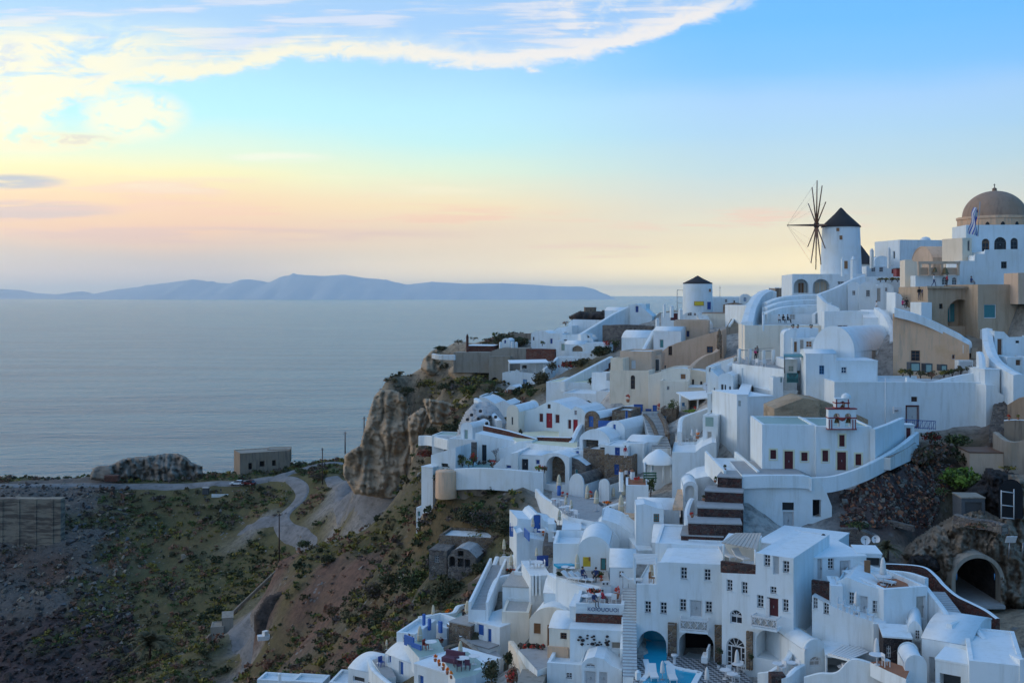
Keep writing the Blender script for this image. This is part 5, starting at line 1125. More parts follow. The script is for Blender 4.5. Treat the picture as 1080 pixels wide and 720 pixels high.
for i,(x,y,D,r_,h_,m_)in enumerate(((520,540,212,60,80,'leaf_dark'),(590,500,214,50,100,'leaf_olive'),(640,420,222,30,60,'leaf_olive'),(720,400,222,50,40,'leaf_red'),(800,395,219,70,50,'leaf_olive'),(880,350,224,60,60,'leaf_dark'),(560,545,208,50,60,'leaf_green'),(620,540,206,40,60,'leaf_olive'),(330,520,216,30,30,'leaf_green'))):
 shrub(['dark bush right of the A shaped skylight','tall olive bush above the A shaped skylight','olive bush beside the pergola stair wall','rust red bush above the white roof path','olive bush above the white roof path','dark bush at the end of the white terrace block','green bush above the rounded cave house','lower olive bush above the red door house','small green bush on the zigzag wall'][i],x,y,D,r_,h_,mats=[m_,'leaf_olive'])
house('plain pale house on the slope behind the red door house',186,690,905,520,590,-20,8,par=.2)
house('low white house under the cream parapet block',176,850,1010,510,600,-20,6,par=.3)
house('white terrace block with broad blank front',196,612,890,468,570,-18,12,par=0.1,roofm='yellowish')
wall('long white sloping wall with dark red strip behind',[(690,460,197),(760,425,202),(840,383,208),(920,342,214)],1.8,0.8,smooth=False)
wall('dark red earth strip below the pergola slope',[(750,452,204),(830,410,209),(915,362,214)],3.0,1.5,'red_stone',smooth=False,name='retaining_wall',gr=True)
house('white end wing of the yellow floored terrace',194,828,898,420,505,-30,4,par=0.3)
house('white stepped wing right of the yellow floored terrace',190,893,972,470,560,-24,6,par=0.4,top=[(893,455),(930,462),(965,490),(972,500)])
for i,(x,y)in enumerate(((822,472),(848,476))):shrub(['left','right'][i]+' dark ball bush on the yellow floored terrace',x,y,196,14,30,'leaf_dark',n=200)
shrub('palm like bush below the yellow floored terrace',808,572,178,26,26,mats=['leaf_olive','leaf_dark'],n=220)
# ---- red door houses, domes, stone cluster
CR(440,420,4.5)
house('white cottage wall behind the rounded cave house',200,278,445,-5,60,-20,6,par=0.2,top=[(278,20),(300,-10),(330,0),(370,25),(410,10),(445,30)])
house('small cream chapel front with two slit windows',166,424,480,66,172,-22,9,'vx',rise=34,wall='cream_light',ops=[('w',447,88,455,126,'dark'),('w',448,60,454,80,'dark')][:1])
house('white house with bright red double door and dark red shutters',165,500,728,48,172,-26,9,par=0.05,wall='white',top=[(500,62),(560,48),(590,30),(630,12),(670,22),(728,52)],ops=[('w',618,28,633,48,'dark',{'frame':'brown'}),('d',612,70,641,140,'red',{'frame':'red'}),('s',577,70,598,114,'dark_red'),('s',653,75,676,119,'dark_red')])
house('white house with red door half hidden by a stair wall',158,672,800,80,205,-26,8,par=0.05,top=[(672,130),(690,95),(720,62),(750,38),(780,48),(800,70)],ops=[('w',745,57,758,79,'dark_red'),('s',714,100,731,146,'dark_red'),('d',740,100,762,196,'red',{'frame':'red','leaves':1})])
z_r=deck([(415,168),(470,205),(760,235),(760,180),(640,150)],163,'yellowish',0.8)
shrub('round olive bush before the red door house',496,166,161,17,22,'leaf_olive',n=160);shrub('small red bush by the second red door',690,196,157,10,16,'flowers_red',n=90)
wall('dark red stone wall below the cream chapel',[(320,128,163),(420,150,160.5),(500,172,158.5),(570,192,157)],5.0,0.7,'red_stone',cap='white_clean',name='stone_wall');wall('dark red stone wall below the second red door',[(572,182,156),(650,184,155),(732,186,154)],6.5,0.7,'red_stone',cap='white_clean',name='stone_wall',smooth=False)
rockmat('white_lumps',[(0.66,0.66,0.65),(0.78,0.78,0.77),(0.8,0.8,0.8)],0.8)
rockface('cave_house_mound','rounded whitewashed cave house mound dotted with dark holes','cave house',[(185,200),(200,130),(228,70),(270,25),(330,15),(380,45),(420,110),(415,150),(320,140),(290,200)],176,4.5,3.3,'white_lumps',0.7,dtop=6,step=6)
for x,y in ((238,100),(258,78),(300,60),(345,88),(290,95),(372,88),(330,118),(228,130)):
 q=MB();q.lathe(P(x,y,170.6),[(0.01,-.25),(0.22,-.2),(0.28,0),(0.22,.2),(.01,.25)],'dark',8);solo('niche_shade',q,'small dark lump for a shaded hole in the rounded whitewashed mound','niche',group='shaded holes in the whitewashed mound')  # dark solid lumps stand in for the shade inside small holes
house('small white vaulted front with tall teal door below the mound',169,206,262,140,205,-26,6,'vx',rise=24,ops=[('d',222,148,240,198,'pale_green')])
wall('white zigzag parapet climbing behind the mound',[(280,0,190),(330,40,184),(360,75,178),(390,105,174)],3,0.9)
house('white terrace block under the rounded mound',167,150,275,196,225,-20,6,par=0.3);house('pale pool terrace left of the mound',178,70,190,178,205,-16,5,par=0.1,roofm='pale_green')
wall('low white rail wall left of the mound front',[(10,178,184),(60,178,182),(150,196,172)],1.6,0.5)
house('white house with tall dark glazed door and bare tree',155,276,532,168,305,-18,3,par=0.05,top=[(276,164),(400,190),(532,214)],ops=[('d',307,220,329,297,'glass',{'frame':'dark'})])
q=MB();b_=P(374,300,151)
def branch(p_,d_,L_,r_,n):
 e_=p_+d_*L_;q.tube([p_,e_],[r_,r_*.65],'dark_timber',5,False)
 if n:
  for _ in range(3):branch(p_.lerp(e_,random.uniform(.55,1)),(d_+Vector((random.uniform(-.8,.8),random.uniform(-.5,.5),random.uniform(-.1,.5)))).normalized(),L_*.66,r_*.6,n-1)
root=thing('bare_tree','small leafless tree against the white wall','tree',b_);branch(b_,Vector((0,0,1)),0.9,0.07,4);part('trunk',q,root)
z_b=deck([(180,335),(440,335),(440,300),(190,300)],152,'pale_green',1.0)
for i,(x,y,r_,h_,m_)in enumerate(((215,318,30,50,['leaf_yellow','leaf_green']),(265,316,26,66,['leaf_green','flowers_red']),(245,325,26,36,['leaf_bright','leaf_yellow']),(352,306,24,18,['leaf_dark','flowers_red']),(205,290,22,30,['leaf_dark','leaf_olive']))):
 shrub(['yellow bush at the left of the planted terrace','flowering bush beside the stone pier of the terrace','low bright bush at the front of the planted terrace','low dark bush below the bare tree','dark bush at the back of the planted terrace'][i],x,y,151,r_,h_,mats=m_)
q=MB();q.cbox(P(270,300,152),.8,.8,2.7,'grey_stone');solo('stone_pier',q,'dark stone pier between the mound and the glazed door','pier')
house('white block with flat plant deck at the left edge',150,66,182,262,340,-24,7,par=0.5,ops=[('o',115,308,146,326,'dark',{'dep':.3})],top=[(66,268),(160,240),(182,232)])
q=MB();q.lathe(P(137,470,147),[(1.45,0),(1.42,3.55),(1.36,3.62),(.01,3.7)],'peach',28);solo('round_bastion',q,'round pinkish bastion tower at the corner of the white block','bastion');ground(P(137,440,147))
house('bright white outer wall left of the pinkish bastion',150,20,74,330,470,-30,3,par=0.05)
house('small white block with teal side low on the cliff edge',158,-5,36,520,570,-20,3,par=0.2,ops=[('s',2,535,14,560,'teal')])
house('white rounded ramp house beside the planted terrace',148,362,478,262,350,-18,6,par=0.02,top=[(362,320),(400,285),(440,262),(478,255)],ops=[('s',422,316,447,333,'deep_blue')])
house('white vaulted house with dark glazed door and bright plants',147,474,655,275,352,-18,8,'vy',rise=8,ops=[('d',496,287,527,339,'glass',{'frame':'grey_dark'}),('s',562,290,582,314,'deep_blue')])
shrub('bright bush in the planter right of the glazed door',578,345,143,20,34,mats=['leaf_bright','flowers_red'],n=200);shrub('reddish bush beside the big white arch',604,346,143,16,30,mats=['leaf_dry','leaf_olive'],n=150)
house('white stepped roof blocks above the glazed door house',153,392,545,222,270,-18,6,par=0.3,ops=[('s',524,212,540,234,'dark')],top=[(392,235),(450,225),(480,205),(545,200)])
house('white open arch porch sheltering a stone front with blue door',142,590,722,280,415,-24,7,'vx',rise=16,ops=[('na',612,274,702,408,'brown_stone',{'dep':2.2,'frame':'blue','inner':[(680,300,702,346,'blue'),(680,360,702,404,'deep_blue')]})])
wall('long white parapet of the planted terrace',[(180,334,147),(300,330,145),(420,336,143.5),(520,344,142.5),(600,350,142)],2.8,0.5,gr=False)
wall('rubble retaining wall under the long white parapet',[(180,400,148),(350,420,146),(450,424,145),(560,432,144)],3.2,1.0,'earth_wall',name='retaining_wall',smooth=False,gr=True)
house('cream roofless wall strip below the red stone wall',151,540,730,222,280,-18,5,par=0.3,ops=[('s',666,238,696,258,'cane')])
house('white open vault house with deep shaded front',146,770,915,196,300,-24,8,'vx',rise=46,ops=[('n',785,196,860,245,'grey_stone',{'dep':1.5})])
house('stone vault house with white barrel roof and blue door',156,795,862,96,160,-34,18,'vx',rise=34,wall='brown_stone',ops=[('d',813,84,836,135,'blue',{'frame':'blue'})],r=[])
house('white gable house with one blue window in the stone cluster',150,895,985,150,215,-30,12,'vx',rise=42,ops=[('s',928,122,942,162,'blue')])
house('white porch house with blue door and flat canopy',144,860,975,226,300,-22,5,par=0.05,ops=[('n',866,232,900,276,'grey_dark',{'dep':1.0}),('d',938,235,962,278,'deep_blue',{'frame':'blue'})])
house('white house with tall blue door at the right of the stone cluster',142,975,1075,215,330,-22,7,par=0.2,ops=[('d',999,234,1013,284,'blue',{'frame':'blue','leaves':1})])
house('brown stone house with blue window and stepped wall',143,788,905,245,400,-26,6,par=0.2,wall='brown_stone',roofm='white',ops=[('s',808,312,825,356,'blue')])
house('brown stone house with two blue doors below the porch',140,888,1020,275,410,-22,6,par=0.3,wall='brown_stone',roofm='white',ops=[('d',935,312,958,362,'deep_blue',{'frame':'blue'}),('s',868,366,894,380,'blue')][:1])
house('grey stone lower house with small teal window',142,715,800,280,410,-26,5,par=0.1,wall='grey_stone',ops=[('s',748,336,762,362,'teal')],top=[(715,275),(760,290),(800,320)])
house('white cube with blue shutter above the grey stone house',145,725,800,248,290,-24,4,par=0.3,ops=[('s',752,248,768,280,'blue')])
house('low stone vault with pale barrel roof on the parasol terrace',138,722,790,410,470,-30,9,'vx',rise=50,wall='white',roofm='grey_stone');house('small white domed vault beside the low stone vault',136.5,862,910,412,450,-30,7,'vx',rise=28,roofm='grey_stone')
wall('white stair wall between the red door houses and the stone cluster',[(728,215,153),(755,160,156),(790,100,160),(820,60,165)],4,0.7)
house('sky blue framed stone annex at the right of the stone vault',157,925,1015,60,130,-20,6,par=0.3,wall='brown_stone',roofm='white',ops=[('s',985,55,1000,100,'blue')])
root=thing('blue_fence','blue painted railing beside the stone vault','railing',P(865,138,152));q=MB();a,b_=P(862,138,152),P(930,140,152)
for i in range(14):c_=a.lerp(b_,i/13);q.cbox(c_,.12,.05,1.0,'blue')
part('picket',q,root);q=MB()
for z in (.25,.8):q.tube([a+Vector((0,0,z)),b_+Vector((0,0,z))],.04,'blue',5)
part('rail',q,root)
person('person in red top standing at the stone cluster porch',988,286,139,1.65,20,'stand','cloth_red','cloth_white')
CR(640,400,4.5)
stairs('long blue grey stairway climbing through the stone cluster',(262,330,142),(205,150,160),2.4,26,'white_worn',tread='slate')
wall('rough stone wall right of the blue grey stairway',[(290,260,147),(275,200,153),(250,160,158)],5,0.6,'brown_stone');wall('rough stone wall left of the blue grey stairway',[(240,270,147),(215,210,153),(180,165,158)],4.5,0.6,'brown_stone')
house('stone gate house with pale blue door at the top of the stairs',158,255,330,140,230,-14,5,par=0.1,wall='brown_stone',roofm='concrete',ops=[('s',262,172,282,260,'sky_blue')],gr=False)
for i,(x,y,w_)in enumerate(((150,128,40),(198,150,26),(95,180,24),(228,132,18))):
 q=MB();q.cbox(P(x,y+30,164),w_*mpp(164),.5,36*mpp(164),'blue',-.3);q.cbox(P(x,y-6,164),w_*mpp(164)*1.06,.56,.12,'deep_blue',-.3);solo('blue_gate',q,['long blue wooden fence at the head of the stairs','tall blue gate at the head of the stairs','blue gate beside the stone vault wall','narrow blue gate post at the head of the stairs'][i],'gate')
for i,(x,y)in enumerate(((100,108),(250,150))):potted(['terracotta pot on the wall above the stone cluster','terracotta pot beside the head of the stairs'][i],x,y,166,26,34,mat='flowers_red')
house('white house with blue lintels and vault roof below the stairs',143.5,95,240,300,410,-20,6,'vy',rise=18,ops=[('s',98,322,112,375,'blue')])
house('white front with deep blue door and little windows',141.5,-10,100,318,372,-20,5,par=0.1,ops=[('d',38,322,62,368,'deep_blue',{'frame':'blue'})])
root=thing('canopy_pavilion','white pavilion with fluted fabric roof and posts','pavilion',P(245,500,132));q=MB();cc=P(245,395,134);n=24;vs=[];fs=[]
for j,(rr_,zz)in enumerate(((1.0,0.0),(.96,.25),(.6,.75),(.2,1.1),(.02,1.18))):
 for i in range(n):a=2*PI*i/n;s_=(1+.05*(i%2))*rr_;vs.append(cc+Vector((math.cos(a)*72*mpp(134)*s_,math.sin(a)*2.2*s_,zz*55*mpp(134))))
for j in range(4):
 for i in range(n):fs.append((j*n+i,j*n+(i+1)%n,(j+1)*n+(i+1)%n,(j+1)*n+i))
q.add(vs,fs,'white_clean',True);part('canopy',q,root)
for x in (180,212,268,305):q=MB();q.tube([P(x,490,133),P(x,392,133)],.12,'white_clean',8);part('post',q,root)
house('white room with green window inside the fluted pavilion',135,190,300,405,500,-10,3,par=0.1,ops=[('s',206,402,222,432,'teal'),('s',180,398,190,425,'teal')][:1],gr=True)
root=thing('bench','green slatted bench beside the fluted pavilion','bench',P(205,485,130));q=MB();a=P(174,480,130);k=mpp(130)
for z in (8,20,32):q.box(a+Vector((0,0,z*k)),(1,0,0),(0,1,0),(0,0,1),62*k,.06,8*k,'green')
part('backrest',q,root);q=MB();q.box(a+Vector((0,-.5,.35)),(1,0,0),(0,1,0),(0,0,1),62*k,.5,.06,'green');part('seat',q,root)
for x in (176,232):q=MB();q.cbox(P(x,486,129.8),.08,.5,.9,'green');part('leg',q,root)
potted('long terracotta planter left of the green bench',142,500,130,50,36,mat='flowers_red')
shrub('tall dark bush between the green bench and white vault',208,552,128,28,88,mats=['leaf_dark','leaf_green'],n=500,name='shrub')
for i,(x,m_,l_)in enumerate(((92,'cloth_white','cloth_black'),(112,'cloth_blue','cloth_white'))):person(['person in white top with dark trousers by the terracotta pots','person in blue top beside the terracotta planter'][i],x,488,133,1.7,30,'stand',m_,l_)
for i,x in enumerate((68,122)):q=pillar(['left','right'][i]+' white gate post with terracotta pot at the stair landing',x,492,428,132,16,'white_clean','gate_post','gate post',capm='terracotta',group='gate posts at the stair landing')
house('white half round planter wall below the green bench',127,90,198,504,580,-6,6,par=0.1,roofm='terracotta')
house('plain white house carrying the armchair terrace',128,310,520,345,500,-10,9,par=0.4,top=[(310,345),(420,345),(450,320),(500,298),(520,300)])
z_a=deck([(322,335),(440,330),(450,260),(325,250)],134,'cane',1.2)
house('white house with tall grey door and glass balcony',135,455,526,172,330,-22,6,par=0.1,ops=[('d',476,247,498,308,'cane',{'leaves':1})])
q=MB();a=P(468,222,134.4);q.box(a,(.93,-.37,0),(.37,.93,0),(0,0,1),38*mpp(134),.06,44*mpp(134),'pale_green');solo('glass_balustrade',q,'pale green glass balustrade on the house with the tall grey door','balustrade')
wall('white curved wall behind the armchair terrace',[(345,250,140),(352,190,143),(380,170,145),(440,150,146),(482,134,147)],6.5,0.6)
for i,(x,y)in enumerate(((340,300),(352,320),(380,300),(420,300),(440,310))):chair(['first','second','third','fourth','fifth'][i]+' white armchair from the left on the armchair terrace',x,y,132,40*i,z_a,'canvas_white','armchair terrace chairs')
for i,x in enumerate((404,428)):parasol(['left','right'][i]+' squat white parasol on the armchair terrace',x,282,234,133,'armchair terrace parasols','canvas_white')
potted('orange flower pot on the armchair terrace',430,282,133,24,32,mat='flowers_orange');potted('red brick planter beside the armchair terrace wall',560,180,137,40,26,mat='flowers_red')
house('white shell house below the armchair terrace',118,365,505,500,610,-10,8,par=0.05,top=[(365,500),(420,470),(470,460),(505,460)])
house('white arched shrine niche house beside the lava terraces',113,362,432,508,610,-6,5,'vx',rise=24,ops=[('na',372,502,416,580,'white_worn',{'dep':.5})])
house('white house with rounded roof',113,140,345,622,740,-8,7,'vy',rise=14,ops=[('w',222,637,249,675,'teal',{'frame':'wood'})][:0],l=[],r=[])
house('white front cube with single dark green window',110,138,270,612,745,-4,3,par=0.02,ops=[('w',222,637,249,676,'teal',{'frame':'wood'})],top=[(138,596),(180,590),(240,610),(270,612)])
q=MB();q.prism([P(312,606,110),P(362,606,110),P(362,520,115),P(335,520,115)],-.3,'peach');solo('tiled_roof_patch',q,'small orange tiled roof patch beside the arched shrine','roof patch')
wall('white curved stair parapet right of the rounded roof house',[(385,690,106),(380,630,108),(395,580,110.5),(405,565,111.5)],3.2,0.5)
# ---- parasol terraces and blue door houses
CR(440,420,4.5)
z1=deck([(640,500),(720,560),(870,590),(880,520),(840,480),(640,440)],131,'grey_paving',3)
z2=deck([(690,470),(850,520),(1000,470),(1000,425),(720,420)],140,'slate',3)
stairs('broad dark timber steps across the parasol terrace',(820,575,128),(730,480,139),3.0,6,'slate')
grp='closed parasols on the village terraces'
for lb,x,yb,yt,D in (('cream closed parasol with blue lower half beside the arch porch',673,470,360,137),('short cream closed parasol right of the blue based one',713,440,388,142),('cream closed parasol before the low stone vault',760,452,374,139),('slim cream closed parasol at the back of the slate terrace',793,440,394,144),('cream closed parasol left of the fan railing',808,510,410,136),('cream closed parasol at the front of the slate terrace',850,535,434,132),('cream closed parasol at the left corner of the dining deck',706,525,460,131),('cream closed parasol beside the striped sofa',731,545,480,129),('cream closed parasol near the planted rim wall',932,490,420,137),('cream closed parasol below the white planter wall',980,490,404,136),('tall cream closed parasol on the pink tiled balcony',968,590,456,125),('cream closed parasol on the stone stairs by the blue door house',675,605,526,124),('cream closed parasol in front of the blue arched door',549,632,566,117)):
 parasol(lb,x,yb,yt,D,grp,z=z2 if D>=135 else z1 if D>128 else None)
q=MB();p_=P(673,462,136.6);q.lathe(p_,[(.2,0),(.26,.1),(.24,1.25),(.1,1.3)],'blue',12);solo('parasol_cover',q,'blue cloth wrapped around the foot of a cream parasol','cover')
for i,(x,y)in enumerate(((650,505),(690,510),(716,540),(740,560),(690,545),(770,470),(830,500))):
 zz=z1 if i<5 else z2;table(['white table by the white stair wall','white table under the first deck parasol','white table before the striped sofa','white table at the deck front','white table by the dining deck steps','white table on the upper slate terrace','white table on the front slate terrace'][i],x,y,130,zz,group='dining deck tables');chair(['chair by the white stair wall','chair under the first deck parasol','chair before the striped sofa','chair at the deck front','chair by the dining deck steps','chair on the upper slate terrace','chair on the front slate terrace'][i],x+18,y+5,130,50*i,zz,group='dining deck chairs')
for i,(x,y,r_,h_)in enumerate(((688,472,20,30),(710,470,14,22),(826,470,22,34),(655,506,18,22))):potted(['large terracotta pot behind the dining deck','small terracotta pot behind the dining deck','terracotta pot in the middle of the slate terrace','terracotta pot beside the white stair wall of the deck'][i],x,y,136-i,r_,h_,mat='flowers_red')
q=MB();c_=P(770,560,128)
for i in range(8):
 a=-0.4+i*.3;q.cbox(c_+Vector((math.cos(a)*1.5,math.sin(a)*1.2,0)),.5,.5,.45,'cloth_white' if i%2 else 'cloth_grey',a);q.cbox(c_+Vector((math.cos(a)*1.8,math.sin(a)*1.45,.4)),.2,.5,.45,'cloth_white' if i%2 else 'cloth_grey',a)
solo('curved_sofa',q,'curved black and white striped sofa on the dining deck','sofa')
root=thing('fan_railing','white fan shaped railing beside the small domed vault','railing',P(870,470,137));q=MB();a,b_=P(868,470,137),P(940,440,139)
for i in range(16):c_=a.lerp(b_,i/15);q.tube([c_,c_+Vector((-.15,0,1.1))],.04,'frame_white',5)
part('bar',q,root);q=MB();q.tube([a+Vector((-.15,0,1.1)),b_+Vector((-.15,0,1.1))],.05,'frame_white',6);q.tube([a,b_],.05,'frame_white',6);part('rail',q,root)
wall('white rim wall with planted bed of agaves',[(872,580,125),(885,530,128),(930,505,130),(1000,490,131),(1060,486,131)],4,0.7)
shrub('spiky agave bush on the white rim wall',920,556,124,34,44,mats=['leaf_grey','leaf_green'],n=260);shrub('low orange flower bed beside the rim wall parasol',905,500,131,26,14,mats=['flowers_orange','leaf_olive'],n=160)
wall('curved white balcony wall of the pink tiled terrace',[(885,610,117),(900,580,118),(950,560,119.5),(1000,552,120)],5,0.5)
z3=deck([(905,600),(1040,620),(1045,545),(960,540)],120,'peach',2)
wall('pinkish curved bench wall on the tiled terrace',[(985,600,121),(1000,570,123),(1035,560,124)],1.2,0.6,'peach')
house('large white smooth wall with a bulging foot',113,875,1080,590,760,-8,7,par=0.02,top=[(875,575),(905,580),(960,600),(1040,660),(1080,700)])
stairs('white steps running down the right of the bulging wall',(1085,720,108),(1000,610,118),1.6,18,'white')
house('white flat roofed house with grey roller panel',119,688,782,628,700,-4,10,'none',par=0,roofm='white_clean',ops=[('s',692,632,770,690,'cane',{'frame':'cane'})])
house('white low house right of the grey roller panel',118.5,778,895,612,710,-4,7,par=0.3,ops=[('s',812,685,842,704,'door_grey')],top=[(778,615),(850,625),(895,610)])
wall('white sloping parapet above the low house',[(800,610,123),(850,600,123),(895,582,122)],1.2,0.6)
stairs('stone stairs right of the blue door house',(650,700,113),(668,600,124),2.4,18,'grey_stone')
wall('white stair wall beside the stone stairs',[(640,640,119),(600,600,121)],2.2,0.4)
wall('white wall descending left of the dining deck',[(568,430,140),(600,465,136),(640,490,133),(665,498,132)],4,0.5)
house('white vaulted house with tall blue arched door',120,475,660,572,660,10,5,par=.04,top=[(475,568),(538,574),(550,556),(569,546),(588,556),(602,580),(660,592)],ops=[('d',553,552,586,640,'blue',{'frame':'blue','leaves':1})],l=[('w',480,545,488,605,'deep_blue')])
root=thing('blue_balcony','bright blue wooden balcony at the left of the blue door house','balcony',P(462,660,120));q=MB();a=P(440,655,121);q.box(a,(1,0,0),(0,1,0),(0,0,1),48*mpp(120),2.2,.15,'blue');part('floor',q,root)
q=MB();L_=48*mpp(120)
for i in range(11):q.cbox(a+Vector((L_*i/10,.05,.1)),.07,.07,.95,'blue')
for i in range(6):q.cbox(a+Vector((.04,2.2*i/5,.1)),.07,.07,.95,'blue')
q.box(a+Vector((-.05,0,1.02)),(1,0,0),(0,1,0),(0,0,1),L_+.1,.1,.1,'deep_blue');part('balustrade',q,root)
house('white terrace block below the blue arched door',116,472,640,662,800,6,3.4,par=0.7,top=[(472,640),(505,628),(520,660),(640,680)],l=[('s',478,700,488,740,'deep_blue')])
q=MB();q.cbox(P(520,665,115),.12,2.4,.9,'blue',.2);solo('blue_fence',q,'blue fence panel on the terrace below the blue arched door','fence')
table('white table in front of the blue arched door',590,655,117);chair('white chair in front of the blue arched door',570,658,117,60,group='blue door terrace chairs');potted('orange pot beside the blue arched door',598,652,117.5,12,24,mat='flowers_orange')
house('white tall pier wall right of the blue door terrace',115,622,650,600,820,-2,3,par=0.02)
for i,(x,y)in enumerate(((655,662),(660,690))):table(['upper','lower'][i]+' table on the shaded stair terrace',x,y,115-i,group='stair terrace tables')
shrub('reddish tall bush on the stone stairs',652,610,122,14,40,mats=['leaf_red','leaf_olive'],n=160)
CR(360,560,4.5)
house('roofless grey stone ruin with arched windows',131,505,640,80,185,-14,8,par=0.1,wall='grey_stone',roofm='white_lumps',ops=[('oa',512,118,540,168,'dark'),('o',552,92,580,120,'dark'),('o',552,128,580,170,'grey_dark'),('o',586,134,612,172,'grey_dark')],top=[(505,122),(525,92),(560,80),(600,90),(640,130)])
house('long stone ruin block with white rubble roof',135,462,722,34,110,-14,5,par=0.3,wall='brown_stone',roofm='white_worn')
house('small stone outhouse with lattice window beside the ruin',133,416,500,96,150,-14,4,par=0.05,wall='grey_stone',roofm='grey_stone',ops=[('w',442,112,464,148,'dark',{'frame':'door_grey'})])
house('dark doorway stone wall low on the slope',124,600,690,230,290,-14,4,par=0.1,wall='earth_wall',roofm='earth_wall',ops=[('o',648,242,670,288,'mat_black')],top=[(600,250),(640,225),(690,240)])
house('white terraced house above the long blue stairs',122,730,985,118,205,-34,6,par=0.6,top=[(730,140),(760,118),(860,130),(985,110)])
house('white terrace block with railing below the blue door house',112,820,990,200,270,-10,6,par=0.6)
q=MB();q.cbox(P(955,165,113),1.2,.2,1.1,'deep_blue',.2);solo('blue_screen',q,'deep blue folding screen on the railing terrace','screen')
parasol('cream closed parasol beside the deep blue folding screen',927,140,76,113,grp);parasol('cream closed parasol among red flowers above the long stairs',806,190,108,117,grp);parasol('cream closed parasol at the top left corner of the stair terrace',772,112,36,122,grp)
table('round white table on the railing terrace',930,178,110,r=.6);chair('white chair left of the round table on the railing terrace',905,176,110,80,group='railing terrace chairs');chair('white chair right of the round table on the railing terrace',955,178,110,-80,group='railing terrace chairs')
shrub('purple dark hedge behind the stair terrace parasols',845,172,120,36,60,mats=['leaf_dark','leaf_red'],n=360);shrub('red flowers on the stair terrace',806,200,116,28,26,mats=['flowers_red','leaf_dark'],n=200)
stairs('long white and blue stairway going down the western edge',(650,372,105),(745,160,121),1.4,32,'white_clean',tread='grey_paving',rails=2)
wall('white outer wall of the long blue stairway',[(618,358,107),(660,300,111),(710,200,119),(740,120,123)],3.5,0.5)
wall('white curved wall right of the long stairway',[(700,330,107),(712,280,110),(745,220,114),(800,205,115)],3,0.5)
house('white low roof with pergola slats below the railing terrace',108,765,910,270,300,-10,6,'none',par=0,roofm='cane')
house('white ribbed wing right of the slatted roof',107,898,990,215,330,8,6,par=0.05)
for i,x in enumerate((905,920,938)):q=MB();q.box(P(x,305,106.6),(1,0,0),(0,1,0),(0,0,1),8*mpp(106),.4,95*mpp(106),'white_clean');solo('white_fin',q,['left','middle','right'][i]+' thin white fin on the ribbed wing','fin')
house('grey beige block house with flat roof beside the beige vault',104,762,890,385,520,-6,9,par=0.1,wall='cream_light',roofm='cane')
house('white terrace step house above the grey beige block',108,790,900,320,395,-6,5,par=0.1,wall='white',ops=[('n',802,290,840,330,'grey_dark')][:0])
house('white house with blue window and blue door facing the sea',103,612,752,460,610,-40,7,'none',par=0,roofm='white_clean',ops=[('s',644,440,676,497,'blue',{'frame':'frame_white'}),('d',695,462,712,560,'blue',{'frame':'blue','leaves':1})],top=None)
z4=deck([(600,545),(720,640),(770,600),(660,500)],104,'grey_paving',2)
wall('brown stone parapet curving below the sea facing blue door house',[(570,508,103),(620,545,101.5),(690,605,99.5),(715,625,99)],3.5,0.5,'brown_stone',cap='concrete',name='stone_wall')
house('brown stone retaining block behind the plum seats',104.5,512,612,452,560,-34,4,par=.02,wall='brown_stone',roofm='grey_paving');house('white block under the curving brown stone parapet',102,575,700,560,660,-40,5,par=.02,roofm='grey_paving')
z5=deck([(385,470),(500,500),(640,420),(600,380),(420,410)],112,'pale_green',2.5)
wall('white parapet with dark holes around the cobalt terrace',[(372,405,113),(450,392,115),(530,385,117),(560,352,119),(640,345,121)],2.2,0.5)
house('white front of the cobalt terrace with three cobalt panels',108,362,500,460,540,-46,3,par=0.9,ops=[('s',385,420,400,455,'blue'),('s',410,440,428,478,'blue')])
for i,(x,y,w_)in enumerate(((392,445,10),(418,468,12),(470,480,18))):q=MB();q.cbox(P(x,y,107.5-i),w_*mpp(108),.25,1.1,'blue',-.8);solo('cobalt_panel',q,['leftmost','middle','largest'][i]+' cobalt railing panel on the dining terrace','railing panel')
parasol('cream closed parasol over the parapet with dark holes',436,420,348,114,grp);parasol('cream closed parasol beside the curving brown stone parapet',597,440,328,110,grp)
table('round table beside the cobalt panels',470,440,110,z5);chair('dark blue chair by the round table',455,445,110,40,z5,'blue','cobalt terrace chairs');chair('second dark blue chair right of the round table',490,440,110,-60,z5,'blue','cobalt terrace chairs')
wall('brown stone wall right of the cobalt terrace',[(512,435,109),(540,460,107),(575,500,105)],3,0.5,'brown_stone',cap='white_clean',name='stone_wall');wall('short brown stone wall below the parasol corner',[(565,458,107),(605,490,105)],2.5,0.5,'brown_stone',cap='white_clean',name='stone_wall')
person('person in dark top seated by the stone parapet',580,428,108,1.7,60,'sit','cloth_black','cloth_grey');chair('white chair beside the stone parapet',592,445,107.5,-40,group='parapet chairs')
house('bright white vaulted house with two slit blue windows',100,208,362,640,770,-46,5,par=0.0,roof='vy',rise=46,ops=[('s',222,590,236,625,'blue'),('s',273,617,294,684,'blue')])
house('white terrace carried by the slit window house',104,262,350,488,560,-20,5,par=0.4,ops=[('s',295,498,312,522,'blue')])
z6=deck([(300,520),(370,600),(490,570),(460,510)],103,'pale_green',2)
wall('white inner parapet of the bottom terrace',[(310,545,103),(370,608,99.5),(400,600,99.5),(492,568,101.5)],1.6,0.4,smooth=False)
wall('white back wall of the bottom terrace',[(340,525,106),(400,518,107),(500,508,108)],1.4,0.4)
parasol('cream closed parasol on the bottom white terrace',373,560,448,103,grp);parasol('cream closed parasol left of the bright vaulted house',215,560,512,112,grp)
for i,(x,y)in enumerate(((322,545),(356,582))):q=MB();q.cbox(P(x,y,102-i*1.2),.14,1.4,.95,'blue',.75);solo('cobalt_panel',q,['upper','lower'][i]+' blue railing panel on the bottom white terrace','railing panel')
